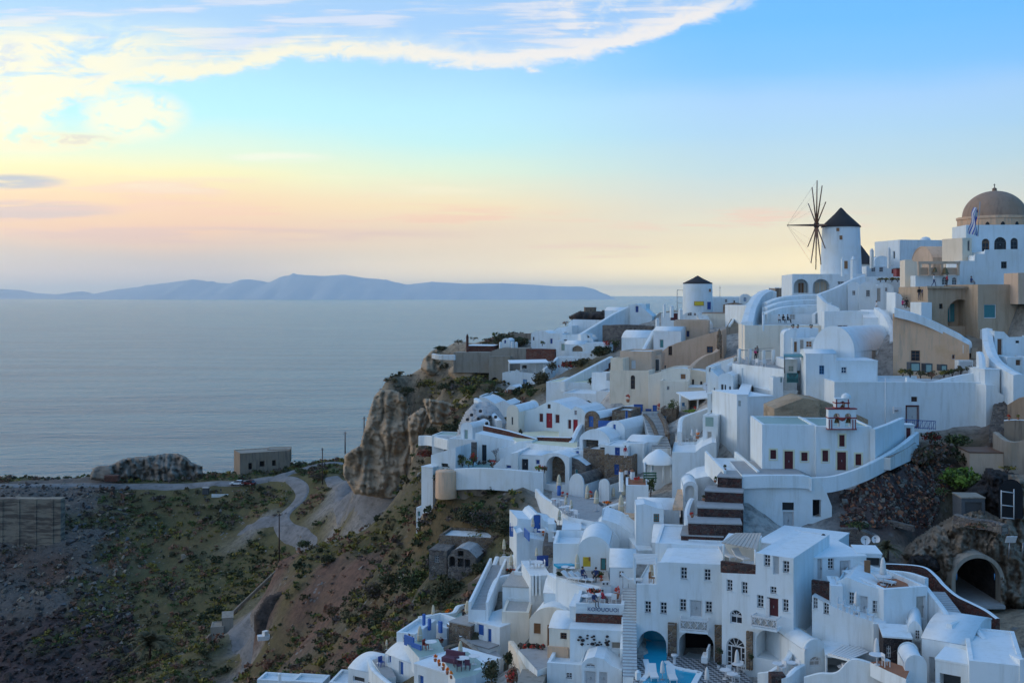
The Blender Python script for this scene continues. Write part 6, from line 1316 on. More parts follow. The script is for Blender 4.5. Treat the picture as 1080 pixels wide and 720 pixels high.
table('white table on the bottom white terrace',425,560,101.5,z6,r=.55);chair('red cushioned chair on the bottom white terrace',400,560,101.8,60,z6,'oxide','bottom terrace chairs')
shrub('brown plants at the corner of the bottom white terrace',318,530,103.5,24,40,mats=['leaf_dry','leaf_olive'],n=200);shrub('brown leafed pot plant on the terrace wall',465,535,105,22,34,mats=['leaf_dry','leaf_red'],n=160)
house('white house with long roof and orange flower boxes',94,345,540,690,800,-40,6,'none',par=0,roofm='white_clean',ops=[('s',366,683,390,740,'blue')])
z7=deck([(480,600),(540,700),(640,680),(690,640),(600,570),(500,570)],97,'pale_green',2)
for i in range(5):potted(['topmost','second','third','fourth','lowest'][i]+' orange flower box from the top along the white roof edge',446+19*i,618+20*i,96.5-.9*i,22,32,mat='flowers_orange',group='orange flower boxes')
parasol('cream closed parasol over the plum seats',565,615,518,98,grp);table('round white table by the plum seats',575,640,96,z7,r=.6);table('square white table at the terrace edge',630,630,96,z7,r=.5)
root=thing('plum_sofa','plum upholstered corner sofa on the lower terrace','sofa',Pz(530,620,z7));q=MB();c_=Pz(530,620,z7);q.cbox(c_,1.9,.8,.42,'cushion_plum',-.5);part('seat',q,root);q=MB();q.cbox(c_+Vector((.2,.45,.3)),1.9,.22,.55,'cushion_plum',-.5);part('backrest',q,root)
for i,(x,y,a)in enumerate(((545,640,200),(600,655,170),(560,660,90))):chair(['plum chair left of the round white table','plum chair right of the round white table','plum chair in front of the round white table'][i],x,y,95.5,a,z7,'cushion_plum','plum chairs')
wall('dark curved stone wall behind the plum seats',[(490,590,100),(500,550,102),(550,535,103),(580,520,103)],2.2,0.5,'brown_stone',name='stone_wall')
wall('white end wall of the plum seat terrace',[(540,700,92.5),(640,655,94),(720,630,95)],2.6,0.4,smooth=False)
house('small white vault at the very bottom left',104,32,138,672,760,-30,5,'vy',rise=36,ops=[('s',55,690,110,716,'grey_dark')])
wall('white curved terrace edge at the very bottom left',[(135,600,106),(150,650,103),(190,690,100),(240,730,97)],4,0.5)
z8=deck([(145,610),(205,700),(260,690),(205,590)],105,'grey_paving',2)
table('white table on the narrow bottom terrace',178,625,104,z8);chair('dark chair on the narrow bottom terrace',190,640,103,40,z8,'deep_blue','narrow terrace chairs')
house('far white low roofs at the very bottom',122,-400,-235,712,760,-10,2.5,par=0.3);house('white low wall house right of the far low roofs',118,-235,-90,718,770,-10,2.5,par=0.3);house('white strip house below the dark bank',112,-60,40,722,770,-10,4,par=0.3)
pillar('white vent post on the far low roofs',-292,700,672,121,14,'white_clean','vent_post','vent')
shrub('rounded dark bush spilling over the beige stair wall',720,730,88,60,130,mats=['leaf_olive','leaf_dark'],n=900);shrub('narrow dark bush climbing the beige stair wall',790,640,94,28,80,mats=['leaf_dark','leaf_olive'],n=400)
shrub('red flowering shrub at the bottom of the beige stair wall',812,735,86,34,110,mats=['leaf_dry','flowers_red','leaf_dark'],n=400)
shrub('vivid dark green bush above the bottom left terrace',120,610,114,50,70,mats=['leaf_green','leaf_dark'],n=600);shrub('rust brown bush above the bottom left vault',60,640,116,50,80,mats=['leaf_dry','leaf_red'],n=500);shrub('small yellow bush behind the parapet with dark holes',510,384,118,24,18,mats=['flowers_orange','leaf_olive'],n=120)
# ---- centre bottom: restaurant, long stairs, beige vaults
CR(560,560,4.5)
house('white swimming terrace house with tiny turquoise plunge pool',106,105,245,60,175,-6,6,par=0.6);
q=MB();zz=P(160,158,103.5).z;q.prism([Pz(108,152,zz),Pz(190,150,zz),Pz(212,158,zz),Pz(130,168,zz)],-.2,'pool_water');o=solo('plunge_pool',q,'tiny turquoise plunge pool on the loungers terrace','pool')
z1=deck([(120,215),(330,262),(380,262),(360,180),(210,165),(120,175)],101,'cane',2)
wall('smooth white curved wall below the loungers terrace',[(92,200,103),(140,228,101),(220,250,99),(310,275,97.5)],4.5,0.6)
house('large white vaulted house with teal door and yellow hanging',103,225,372,75,220,-8,7,'vx',rise=48,ops=[('d',330,127,357,186,'teal',{'frame':'wood','leaves':1})])
q=MB();q.cbox(P(265,166,102.2),36*mpp(102),.12,44*mpp(102),'yellow');q.cbox(P(278,140,102.1),8*mpp(102),.16,18*mpp(102),'wood');solo('yellow_hanging',q,'bright yellow cloth hanging on the white vaulted wall','cloth')
parasol('cream closed parasol beside the yellow hanging',220,215,108,100.5,'closed parasols on the village terraces')
for i,(x,y,c1,c2)in enumerate(((245,232,'cloth_blue','cloth_blue'),(308,235,'cloth_blue','cloth_black'))):person(['person in navy lounging below the yellow hanging','person in dark blue lounging beside the terrace bush'][i],x,y,99.5,1.7,40-60*i,'sit',c1,c2)
for i,x in enumerate((235,270,300)):lounger(['left','middle','right'][i]+' cream sun lounger on the loungers terrace',x,240+3*i,99,60,group='loungers on the loungers terrace')
for i,x in enumerate((165,195)):table(['left','right'][i]+' white table by the plunge pool terrace edge',x,205+i*4,100.5,z1,group='plunge pool tables')
shrub('dark leafy bush behind the loungers',318,225,101,34,44,mats=['leaf_green','leaf_dark'],n=300);shrub('small dark bush at the left end of the loungers terrace',135,215,101.5,16,28,'leaf_dark',n=140);potted('red flower pot right of the loungers',335,240,99.5,22,30,mat='flowers_red')
house('white house with one small dark window above the long stairs',98,374,498,175,275,-6,6,'vy',rise=48,ops=[('w',418,189,441,218,'dark')])
house('great white smooth vault behind the loungers terrace',112,300,420,60,150,-6,9,'vx',rise=60)
house('round white vault tower house beside the lava terraces',104,575,720,60,160,-10,8,'vy',rise=40)
house('white low dome roof below the loungers',101,60,262,300,345,-6,6,'vy',rise=18)
house('white restaurant terrace house with lettered fascia',93.5,212,442,350,480,-8,6,par=0.6,down=1,roofm='grey_paving')
q=MB();f_=frame_of(93.4,212,442,470,-8);q.box(f_[0]+Vector((0,-.06,0))-f_[2]*.02,f_[1],f_[2],(0,0,1),f_[3],.1,72*mpp(93.4),'red_stone');solo('stone_cladding',q,'dark red stone cladding panel under the lettered fascia','stone cladding')
q=MB();
def text_on(label,txt,O,u_,size,mat,name='lettering'):
 cu=bpy.data.curves.new('lettering','FONT');cu.body=txt;cu.size=size;cu.extrude=.02;to_=bpy.data.objects.new('lettering',cu);COL.objects.link(to_)
 dg=bpy.context.evaluated_depsgraph_get();me_=bpy.data.meshes.new_from_object(to_.evaluated_get(dg));bpy.data.objects.remove(to_);me_.materials.clear();me_.materials.append(MATS[mat])
 o=link(bpy.data.objects.new(name,me_));o.matrix_world=Matrix(((u_.x,0,u_.y,O.x),(u_.y,0,-u_.x,O.y),(0,1,0,O.z),(0,0,0,1)));o['label']=label;o['category']='lettering';return o
ff=Face(f_[0],f_[1],f_[2]);a,z=ff.find(268,376);text_on('dark capital lettering on the white restaurant fascia','KOIOUOUOI',ff.at(a,z,-.05),f_[1],.46,'cloth_blue')
a,z=ff.find(270,395);q=MB();q.box(ff.at(a,z,-.05),f_[1],f_[2],(0,0,1),1.25,.03,.09,'cloth_blue');q.box(ff.at(a+1.4,z,-.05),f_[1],f_[2],(0,0,1),1.15,.03,.07,'cloth_blue');solo('subtitle_line',q,'thin dark subtitle strokes under the fascia lettering','lettering')
z2=deck([(220,352),(440,358),(440,300),(290,290)],94,'grey_paving',.3,gr=False)
for i,(x,y,c1)in enumerate(((300,355,'cloth_blue'),(340,345,'cloth_red'))):person(['person in navy seated above the fascia lettering','person with red scarf seated above the fascia lettering'][i],x,y,93.6,1.7,30+80*i,'sit',c1,'cloth_grey',z=z2)
for i,(x,y)in enumerate(((265,345),(320,340),(375,340))):table(['left','middle','right'][i]+' white dining table on the lettered terrace',x,y,94,z2,r=.5,group='lettered terrace tables');chair(['left','middle','right'][i]+' white chair on the lettered terrace',x+18,y+4,94,90*i,z2,group='lettered terrace chairs')
potted('large terracotta pot with red and green plant by the long stairs',405,318,95.5,44,52,mat='flowers_red');q=MB();q.cbox(P(354,262,96.5),36*mpp(96),.1,26*mpp(96),'frame_white');a=P(345,254,96.3);q.lathe(a,[(.01,0),(.12,.1),(.01,.2)],'dark',8);q.cbox(P(362,254,96.3),.12,.04,.2,'dark');solo('small_sign',q,'little white sign with two dark marks by the loungers','sign')
shrub('pinkish plants before the small white sign',295,300,97,34,34,mats=['flowers_red','leaf_dry','leaf_olive'],n=240)
house('white wall house studded with dark embedded stones',91.5,185,442,478,580,-8,5,par=0.05,ops=[('s',380,524,428,560,'concrete')],down=1)
ff2=frame_of(91.4,185,442,580,-8);fc=Face(ff2[0],ff2[1],ff2[2])
for i in range(26):
 x,y=random.uniform(225,370),random.uniform(486,545);a,z=fc.find(x,y);q=MB();s_=random.uniform(.08,.2);q.lathe(fc.at(a,z,-.02),[(.01,-s_*.6),(s_*.8,-s_*.3),(s_,0),(s_*.7,s_*.5),(.01,s_*.7)],'black_stone',7);solo('embedded_stone',q,'dark stone embedded in the white wall under the stone cladding','stone',group='stones embedded in the white wall')
stairs('long narrow white stairway beside the hotel',(470,700,85.5),(466,270,96.5),1.15,30,'white',tread='grey_paving')
wall('white side wall left of the long narrow stairway',[(432,560,90),(440,420,93),(438,300,96)],2.0,0.35)
pillar('white gate post at the foot of the long stairway',508,720,660,85,22,'white','gate_post','gate post')
for x,lb in ((436,'left'),(462,'right')):q=MB();q.tube([P(x,275,97),P(x,222,97)],.03,'metal',5);solo('handrail_post',q,lb+' thin handrail post at the head of the long stairway','post')
house('white bottom house with fanlight and two panelled doors',88,240,432,640,760,-10,7,par=0.1,top=[(240,628),(262,606),(300,596),(345,606),(380,636),(432,660)],ops=[('wa',259,625,306,646,'glass',{'rise':1.0}),('d',254,662,310,740,'door_grey'),('d',324,666,364,740,'door_grey',{'frame':'frame_white'})])
house('white low house with tiny window at the bottom centre',90,76,244,634,760,-12,6,par=0.4,ops=[('w',166,671,195,697,'glass')])
house('beige vaulted house with wooden window and brown door',98,-8,205,432,566,-14,10,'vx',rise=64,wall='cream_light',ops=[('w',13,436,46,486,'wood',{'frame':'wood'}),('d',77,444,111,548,'wood',{'frame':'wood','leaves':1})])
house('small cream annex with single window and pink foot',93,86,206,468,585,-14,5,'vy',rise=36,wall='cream_light',ops=[('w',139,481,170,510,'glass',{'frame':'brown'})])
q=MB();f3=frame_of(92.9,78,176,606,-14);q.box(f3[0],f3[1],f3[2],(0,0,1),f3[3],.4,52*mpp(93),'peach');solo('pink_plinth',q,'pinkish plinth block under the small cream annex','plinth')
house('white stepped wall left of the lettered fascia',94.5,184,222,362,480,-10,5,par=0.1)
z3=deck([(-60,560),(30,660),(80,640),(190,590),(130,540)],96,'grey_paving',1.5)
stairs('grey stone steps down to the beige courtyard',(-10,720,88),(20,655,93),2.2,8,'concrete')
wall('beige courtyard wall left of the stone steps',[(-95,520,99),(-60,570,96.5),(-40,640,94),(-25,740,90)],3.0,0.5,'cream')
wall('white courtyard parapet right of the stone steps',[(40,645,93.5),(80,625,94),(150,592,95.5)],2,0.5)
for i,x in enumerate((-50,-30,-10,10,35,55)):shrub(['first','second','third','fourth','fifth','sixth'][i]+' potted courtyard plant from the left before the beige vault',x,556,97-.2*i,16,26,mats=['leaf_grey','flowers_red']if i%2 else ['leaf_grey','leaf_dark'],n=130,group='courtyard plants')
# ---- hotel
house('white hotel wing with pool arch, balcony and stone pilasters',90,500,908,250,652,-15,9,par=0.3,down=2.5,gr=True,top=[(500,250),(590,252),(598,250),(602,148),(640,146),(908,158)],ops=[('w',710,170,742,227),('w',822,179,854,235),('w',540,331,571,387),('w',613,336,646,392),('w',706,321,738,377),('w',828,332,861,387),('d',754,326,813,408,'door_grey'),('na',510,470,643,652,'pool_water',{'dep':3.2}),('na',703,472,867,652,'mat_black',{'dep':5.0,'rise':.75})])
fh=frame_of(90,500,908,652,-15);fhf=Face(fh[0],fh[1],fh[2])
def on_face(fc_,x0,y0,x1,y1,out_,mat,nm,lb,cat='pilaster',deep=None):
 a0,z1_=fc_.find(x0,y0);a1,z0_=fc_.find(x1,y1);q=MB();q.box(fc_.at(a0,z0_,-out_),fc_.d,fc_.n,(0,0,1),a1-a0,deep or out_+.1,z1_-z0_,mat);return solo(nm,q,lb,cat)
on_face(fhf,651,430,692,652,.25,'brown_stone','stone_pilaster','stone pilaster between the pool arch and the dark arch');on_face(fhf,873,441,915,652,.25,'brown_stone','stone_pilaster','stone pilaster right of the dark hotel arch')
on_face(fhf,504,144,912,154,.12,'white','roof_cornice','white cornice of the hotel wing','ledge')if 0 else None
def balcony(fc_,x0,y0,x1,y1,lb,out_=1.1):
 a0,z1_=fc_.find(x0,y0);a1,z0_=fc_.find(x1,y1);root=thing('balcony',lb,'balcony',fc_.at(a0,z0_));q=MB();L_=a1-a0;hh=z1_-z0_
 q.box(fc_.at(a0,z0_,-out_),fc_.d,fc_.n,(0,0,1),L_,out_,.16,'white');part('slab',q,root);q=MB()
 for s_ in (0,L_-.08):q.box(fc_.at(a0+s_,z0_+.16,-out_),fc_.d,fc_.n,(0,0,1),.08,.08,hh-.1,'frame_white')
 part('post',q,root);q=MB();q.box(fc_.at(a0,z1_-.03,-out_),fc_.d,fc_.n,(0,0,1),L_,.09,.09,'frame_white');q.box(fc_.at(a0,z0_+.26,-out_),fc_.d,fc_.n,(0,0,1),L_,.09,.07,'frame_white')
 for s_ in (0,L_-.09):q.box(fc_.at(a0+s_,z1_-.03,-out_+.09),fc_.d,fc_.n,(0,0,1),.09,out_-.09,.09,'frame_white')
 part('handrail',q,root);q=MB();n=4;st=L_/n
 for i in range(n):
  for (p0,p1)in (((0,.3),(1,1)),((0,1),(1,.3)),((.5,.3),(.5,1))):q.tube([fc_.at(a0+(i+p0[0])*st,z0_+p0[1]*hh,-out_+.045),fc_.at(a0+(i+p1[0])*st,z0_+p1[1]*hh-.03,-out_+.045)],.03,'frame_white',4)
 for i in range(5):q.tube([fc_.at(a0+.04,z0_+.2,-out_+out_*i/5+.1),fc_.at(a0+.04,z1_,-out_+out_*i/5+.1)],.025,'frame_white',4)
 q.box(fc_.at(a0+.1,z0_+.3,-out_+.1),fc_.d,fc_.n,(0,0,1),L_-.2,.02,hh-.4,'cane');part('lattice',q,root);return root
balcony(fhf,712,402,846,470,'white lattice balcony over the dark hotel arch')
house('white hotel loggia block with stone parapets under the lava terraces',97,590,912,70,160,-12,8,par=0.1,top=None,roofm='roof_white')
house('black lava stone garden block above the hotel wing',99,712,912,30,100,-12,4,'none',par=0,wall='lava_stone',roofm='grey_paving',name='stone_terrace',cat='stone terrace')
root=thing('slat_pergola','white slatted pergola on the hotel wing roof terrace','pergola',P(545,250,92));q=MB()
for i in range(7):q.box(P(486,112+7*i,95-.35*i),(1,-.2,0),(.2,1,0),(0,0,1),112*mpp(93),.22,.1,'canvas_white')
part('slats',q,root)
for x,yb in ((492,245),(594,250)):q=MB();q.cbox(P(x,yb,92.2),.16,.16,(yb-125)*mpp(92.2),'white');part('post',q,root)
chair('wicker chair under the slatted pergola',575,245,92.6,60,mat='wood',group='slatted pergola chairs');lounger('white lounger under the slatted pergola',530,246,93,80);parasol('cream half open parasol under the slatted pergola',572,246,150,93.5,'closed parasols on the village terraces')
CR(740,560,4.5)
house('white hotel corner block with arched fanlights and open shell porch',85.5,96,436,128,668,-32,10,par=0.05,down=2.5,top=[(96,198),(256,205),(258,100),(300,110),(436,128)],ops=[('w',295,111,325,166),('w',385,140,416,196),('s',338,118,368,206,'door_grey'),('w',118,229,146,282),('w',189,240,217,297),('w',325,262,355,295),('w',262,302,294,361),('w',384,322,412,380),('d',310,314,366,408,'dark_red',{'frame':'frame_white'}),('wa',134,372,193,440,'glass',{'rows':2}),('da',117,504,206,655,'dark',{'leaves':2}),('na',258,466,414,612,'cream_light',{'dep':3.0,'rise':.9,'inner':[(310,475,342,560,'cane')]})])
fk=frame_of(85.5,96,436,668,-32);fkf=Face(fk[0],fk[1],fk[2])
on_face(fkf,216,470,244,655,.25,'brown_stone','stone_pilaster','stone pilaster left of the shell porch');balcony(fkf,256,386,378,462,'white lattice balcony beside the dark red hotel door')
on_face(fkf,306,318,322,405,.03,'frame_white','window_shutter','white shutter folded open at the dark red hotel door','shutter')
for x,y in ((85,570),(228,600)):
 q=MB();leaf_cloud(P(x,y,87.5 if x<100 else 85.5),.34,.34,.4,160,.07,'leaf_dark',q,7);q.tube([P(x,y+60,87.5 if x<100 else 85.5),P(x,y,87.5 if x<100 else 85.5)],.03,'dark_timber',5);fast_solo('topiary',q,('left' if x<100 else 'right')+' ball topiary beside the fanlight hotel door','topiary',tuple(P(x,y+60,87.5 if x<100 else 85.5)))
house('cream back wall of the hotel loggia terrace',92.5,105,262,62,200,-20,3,par=0.0,wall='cream_light',gr=False)
on_face(Face(*[frame_of(87.5,96,264,214,-32)[i]for i in (0,1,2)]),96,138,263,214,.3,'lava_stone','stone_parapet','dark lava stone parapet of the hotel loggia','parapet')
root=thing('cane_canopy','sagging white cane canopy over the hotel loggia','canopy',P(104,215,91));q=MB();a,b_,c_,d_=P(94,52,90.5),P(262,84,88),P(285,14,93),P(160,12,95.5)
for i in range(9):
 t0,t1=i/9,(i+.86)/9;q.prism([a.lerp(b_,t0),a.lerp(b_,t1),d_.lerp(c_,t1)+Vector((0,0,.1)),d_.lerp(c_,t0)+Vector((0,0,.1))],-.08,'cane')
part('cane_roof',q,root)
for x in (104,254):q=MB();q.tube([P(x,214 if x>200 else 140,90 if x<200 else 87.8),P(x,62 if x<200 else 86,90 if x<200 else 87.8)],.08,'white',6);part('post',q,root)
lounger('cushioned daybed on the hotel loggia',150,140,90,20);lounger('second daybed on the hotel loggia near the wall',215,150,89,20)
house('white upper roof of the hotel corner block',93,258,580,95,150,-32,8,'none',par=0,roofm='white_clean',gr=False)
pillar('white chimney with dark cowl on the hotel roof',578,70,12,94,18,'white',capm='grey_dark')
house('white right wing with two grey doors and flat roof',90,528,782,130,330,8,7,'none',par=0,roofm='white_clean',ops=[('d',550,128,573,232,'door_grey',{'leaves':1}),('w',600,127,629,180),('d',655,137,706,226,'door_grey')],top=None)
house('white link wall behind the hotel corner block',95,420,560,90,330,6,5,par=0.05)
on_face(Face(P(525,345,86.5),Vector((.86,-.51,0)),Vector((.51,.86,0))),526,228,616,342,.3,'lava_stone','stone_parapet','dark lava stone balcony front on the right wing','parapet')
house('white balcony end wall beside the dark lava balcony front',84.5,612,670,260,345,-10,3,par=0.1)
house('long white sloping garden wall house below the right wing',82.5,524,866,440,640,-30,6,par=0.05,top=[(524,305),(640,365),(740,405),(866,442)],ops=[('w',529,314,550,368),('w',578,339,604,392)])
house('white terrace house with three openings and a parasol roof',84,640,868,282,448,-26,6,par=0.5,top=[(640,240),(690,218),(760,246),(868,282)],ops=[('w',699,289,723,346),('d',748,306,790,420,'door_grey'),('w',810,329,836,386)])
house('white end house with narrow door at the foot of the steps',83.5,864,1072,276,440,14,6,par=0.4,ops=[('d',1019,306,1063,418,'cane',{'leaves':1})])
z1=deck([(750,232),(870,275),(985,262),(960,225),(800,222)],87.5,'terracotta',1,gr=False)
wall('smooth white back parapet of the terracotta roof terrace',[(800,180,90),(870,185,89.5),(980,195,88.5),(1068,222,87)],1.9,0.4)
parasol('white closed parasol on the terracotta roof terrace',861,250,122,86.5,'closed parasols on the village terraces','canvas_white');table('round white table under the terracotta terrace parasol',862,254,86.3,z1,r=.6);lounger('white folding chair on the terracotta roof terrace',915,262,86,40);q=MB();q.cbox(P(786,214,89),.45,.2,1.3,'wood');solo('orange_door',q,'orange wooden door at the corner of the terracotta terrace','door')
house('white small lean roof beside the orange door',91,740,855,112,175,-8,3,'none',par=0,roofm='white_clean',ops=[('o',775,125,850,170,'grey_dark',{'dep':.8})])
for i,(x,y)in enumerate(((660,370),(690,385),(735,405),(800,425))):chair(['first','second','third','fourth'][i]+' white chair from the left on the ledge before the three openings',x,y,81.5,60,group='ledge chairs')
parasol('slim white closed parasol before the three openings house',735,392,284,82.2,'closed parasols on the village terraces','canvas_white')
house('small white vault house with arched slot window',82.5,488,592,565,760,12,9,'vx',rise=50,ops=[('wa',512,594,566,641,'cane',{'frame':'frame_white'})],r=[])
house('white shaded porch house beside the small vault',81,590,712,600,690,-12,5,par=0.0,ops=[('n',597,602,706,688,'white_worn',{'dep':2.6})])
root=thing('slat_awning','white slatted awning beside the small vault','awning',P(700,605,80));q=MB();a,b_,c_,d_=P(600,578,80.5),P(706,606,78.5),P(800,572,82),P(690,520,85)
for i in range(8):t0,t1=i/8,(i+.8)/8;q.prism([a.lerp(b_,t0),a.lerp(b_,t1),d_.lerp(c_,t1),d_.lerp(c_,t0)],-.07,'canvas_white')
part('slats',q,root);q=MB();q.box(a-Vector((0,0,.2)),(b_-a).normalized(),(0,1,0),(0,0,1),(b_-a).length,.12,.12,'white');part('beam',q,root)
table('white table inside the shaded porch',678,688,80.5,r=.5);q=MB();q.cbox(P(685,660,80.4),.5,.5,.5,'frame_white');solo('white_basket',q,'white basket on the porch table','basket')
wall('white curved parapet before the shaded porch',[(488,690,80),(560,672,79.5),(640,668,79),(712,606,78.6),(800,622,78),(870,648,77.5),(930,690,77)],4,0.4)
q=MB();q.prism([P(436,490,87),P(490,560,82),P(560,510,85),P(520,438,90)],-.15,'canvas_white');solo('shade_roof',q,'pale shade sail roof between the hotel corner and small vault','canopy')
house('cream passage wall under the pale shade roof',86,430,500,480,640,14,4,par=0.1,wall='cream_light')
wall('white curved balustrade sweeping from the shell porch',[(270,672,83.5),(330,660,83),(400,610,83.5),(425,560,85),(432,500,86.5)],2.6,0.4)
wall('white low wall of the bottom dining corner',[(330,700,80.5),(400,690,80),(440,655,80.5),(482,630,81.5)],2.2,0.4)
on_face(Face(P(330,720,80),Vector((1,0,0)),Vector((0,1,0))),330,684,398,740,.1,'lava_stone','stone_cladding','small dark lava stone panel at the bottom dining corner','stone cladding',1.0)
for i,(x,y)in enumerate(((360,672),(425,668))):table(['left','right'][i]+' table in the bottom dining corner',x,y,81.5);chair(['left','right'][i]+' white chair in the bottom dining corner',x+22,y,81.2,-60,group='bottom corner chairs')
CR(660,640,9)
zp=P(400,560,88).z;q=MB();top_=[Pz(x,y,zp)for x,y in ((95,480),(190,480),(500,460),(860,520),(1100,590),(1250,760),(700,800),(60,800))];q.prism(top_,-1.5,'checker_paving','white',False);solo('pool_terrace',q,None,None,kind='structure');ground(P(400,640,84),-2)
root=thing('swimming_pool','turquoise swimming pool running out of the hotel arch','pool',Pz(400,650,zp));q=MB();wp=[Pz(x,y,zp+.03)for x,y in ((112,318),(404,322),(384,520),(440,570),(700,622),(640,740),(620,800),(100,800),(205,650),(190,520))];q.prism(wp,-.5,'pool_water',bottom=False);part('water',q,root)
q=MB()
for pts_ in (((384,520),(440,572),(560,602),(705,626),(640,745)),((186,505),(212,590),(205,650),(160,700))):
 pp=[Pz(x,y,zp)for x,y in pts_]
 for i in range(len(pp)-1):d_=(pp[i+1]-pp[i]);s_=Vector((-d_.y,d_.x,0)).normalized()*.22;q.prism([pp[i]+s_+Vector((0,0,.12)),pp[i+1]+s_+Vector((0,0,.12)),pp[i+1]-s_+Vector((0,0,.12)),pp[i]-s_+Vector((0,0,.12))],-.2,'white_clean')
part('coping',q,root)
gp='closed parasols on the village terraces'
for lb,x,yb,yt in (('white closed parasol standing at the poolside',348,690,505),('white closed parasol on the checkered paving',770,760,565),('white closed parasol before the fanlight door',1055,610,400)):parasol(lb,x,yb,yt,86,gp,'canvas_white',zp)
for i,(x,y)in enumerate(((275,705),(455,725))):lounger(['left','right'][i]+' white pool lounger at the bottom edge',x,y,83,0,zp+.08)
q=MB();p_=Pz(463,535,zp);q.lathe(p_,[(.2,0),(.12,.1),(.1,.5),(.28,.65),(.3,.75),(.01,.72)],'frame_white',14);solo('stone_basin',q,'white pedestal basin beside the pool','basin')
potted('white pot at the foot of the right stone pilaster',880,580,86,40,60,'frame_white','leaf_dark',z=zp)
for i,(x,y)in enumerate(((945,680),(1010,720),(1060,625))):table(['left','middle','right'][i]+' round white table on the checkered paving',x,y,85,zp,r=.45,group='checkered paving tables');chair(['left','middle','right'][i]+' white chair on the checkered paving',x+45,y-15,85,60*i+20,zp,group='checkered paving chairs')
CR(560,560,4.5)
root=thing('stone_bench','pale stone bench at the right of the dark hotel arch','bench',P(830,620,88.4));q=MB();q.cbox(P(828,612,88.3),.5,1.5,.45,'white_worn',-.3);part('seat',q,root);q=MB();q.cbox(P(842,600,88.6),.14,1.5,.9,'white_worn',-.3);part('backrest',q,root)
# ---- bottom right
CR(880,560,4.5)
house('white vaulted house with a little window beside the lava cube',80,345,420,500,700,-20,10,'vx',rise=70,ops=[('w',384,470,404,512),('d',378,525,410,600,'door_grey',{'leaves':1})])
house('long white barrel vault running to the bottom right',77,415,640,545,760,-34,8,'vy',rise=46,ops=[('d',450,596,478,720,'door_grey',{'leaves':1})])
house('white slab canopy house below the long barrel vault',74,480,650,640,760,-34,5,'none',par=0,roofm='white_clean',ops=[('o',500,680,600,760,'grey_dark',{'dep':1.2})])
stairs('white outdoor stairs climbing beside the stone wall',(640,515,79),(470,285,90),1.8,24,'white',tread='grey_paving')
wall('white rising stair wall with stepped curve',[(545,440,79.5),(600,420,81),(650,440,80.2),(715,510,78)],2.2,0.4)
wall('white end wall falling from the narrow door house',[(436,265,85),(480,320,84),(528,385,82.5),(530,420,82)],4,0.4)
house('black lava stone cube with white flat top',79,232,368,512,668,-13,3,'none',par=0,wall='black_stone',roofm='white',ops=[('wa',248,540,268,600,'grey_dark')],name='stone_cube',cat='stone hut')
house('white block with pale parapet above the lava cube',82,185,370,450,560,-13,3,par=0.5)
house('white rounded oven like tower before the lava cube',75.5,335,440,640,760,-10,3,'vx',rise=50)
z4=deck([(170,620),(250,660),(340,700),(360,650),(240,610)],77.5,'terracotta',1)
table('round white table beside the lava cube',202,632,77.2,z4,r=.55);chair('white chair beside the lava cube',245,640,77,100,z4,group='lava cube chairs');parasol('slim white closed parasol left of the lava cube',200,625,505,77.6,gp,'canvas_white')
wall('white wall running along the bottom right edge',[(760,495,80),(790,540,77.5),(840,580,75),(900,610,72)],4,0.5)
house('white lower block at the extreme bottom right',72,640,905,640,760,-20,8,par=0.1)
# ---- terrain of the caldera rim
CR(0,0,1)
GRASS,RUBBLE,EARTH,GRAVEL,ROCK,SCRUB,LAVA=(0.145,0.125,0.055),(0.17,0.14,0.12),(0.19,0.11,0.08),(0.31,0.285,0.26),(0.44,0.33,0.225),(0.125,0.105,0.065),(0.10,0.065,0.06)
CTRL=[]
def g(x,y,D,z):CTRL.append((*P(x,y,D),z))
def gw(x,y,z,c_):CTRL.append((x,y,z,c_))
for x,y,D in [(-60,512,335),(0,513,335),(50,512,337),(100,511,340),(160,511,340),(225,511,335),(-60,508,350),(60,508,350),(250,506,340),(300,497,345)]:g(x,y,D,RUBBLE if x<120 else GRASS)
for x,y,D in [(0,509,356),(150,506,358),(255,500,358),(310,492,360),(360,486,355)]:g(x,y,D,GRASS)
for x in (-300,-220,-160,-120,-60,-20,10,40):gw(x,384,-64-4*(x<-60),GRASS)
for x in (-300,-200,-100,0,80,140):gw(x,432,-156,ROCK)
for x in (-220,-150,-100,-50,0):gw(x,408,-110,ROCK)
for x,y,D,z in [(-60,528,322,RUBBLE),(66,520,332,RUBBLE),(90,535,325,RUBBLE),(0,572,302,RUBBLE),(66,570,303,RUBBLE),(90,575,303,RUBBLE),(-60,575,302,RUBBLE),(0,592,298,EARTH),(60,600,296,EARTH),(0,630,284,RUBBLE),(60,640,280,RUBBLE),(105,560,312,RUBBLE),(95,600,296,RUBBLE),(60,660,272,LAVA),(0,680,264,LAVA),(20,710,250,LAVA),(80,690,258,LAVA),(-60,700,262,LAVA)]:g(x,y,D,z)
for x,y,D in [(130,530,330),(160,540,326),(200,525,330),(240,520,330),(285,525,325),(130,570,312),(180,575,310),(230,560,312),(260,545,316),(150,620,290),(200,610,292),(250,600,290),(290,585,288),(150,660,272),(200,650,272),(230,640,270),(260,625,274),(120,690,258),(180,685,252),(130,720,240)]:g(x,y,D,GRASS)
for x,y,D in [(80,720,246),(110,700,252),(90,680,262)]:g(x,y,D,LAVA)
for x,y,D in [(112,590,302),(105,620,288),(92,645,278),(78,668,267),(285,562,298),(262,560,308),(280,534,315),(100,548,320),(350,588,216),(312,612,208)]:g(x,y,D,GRASS)
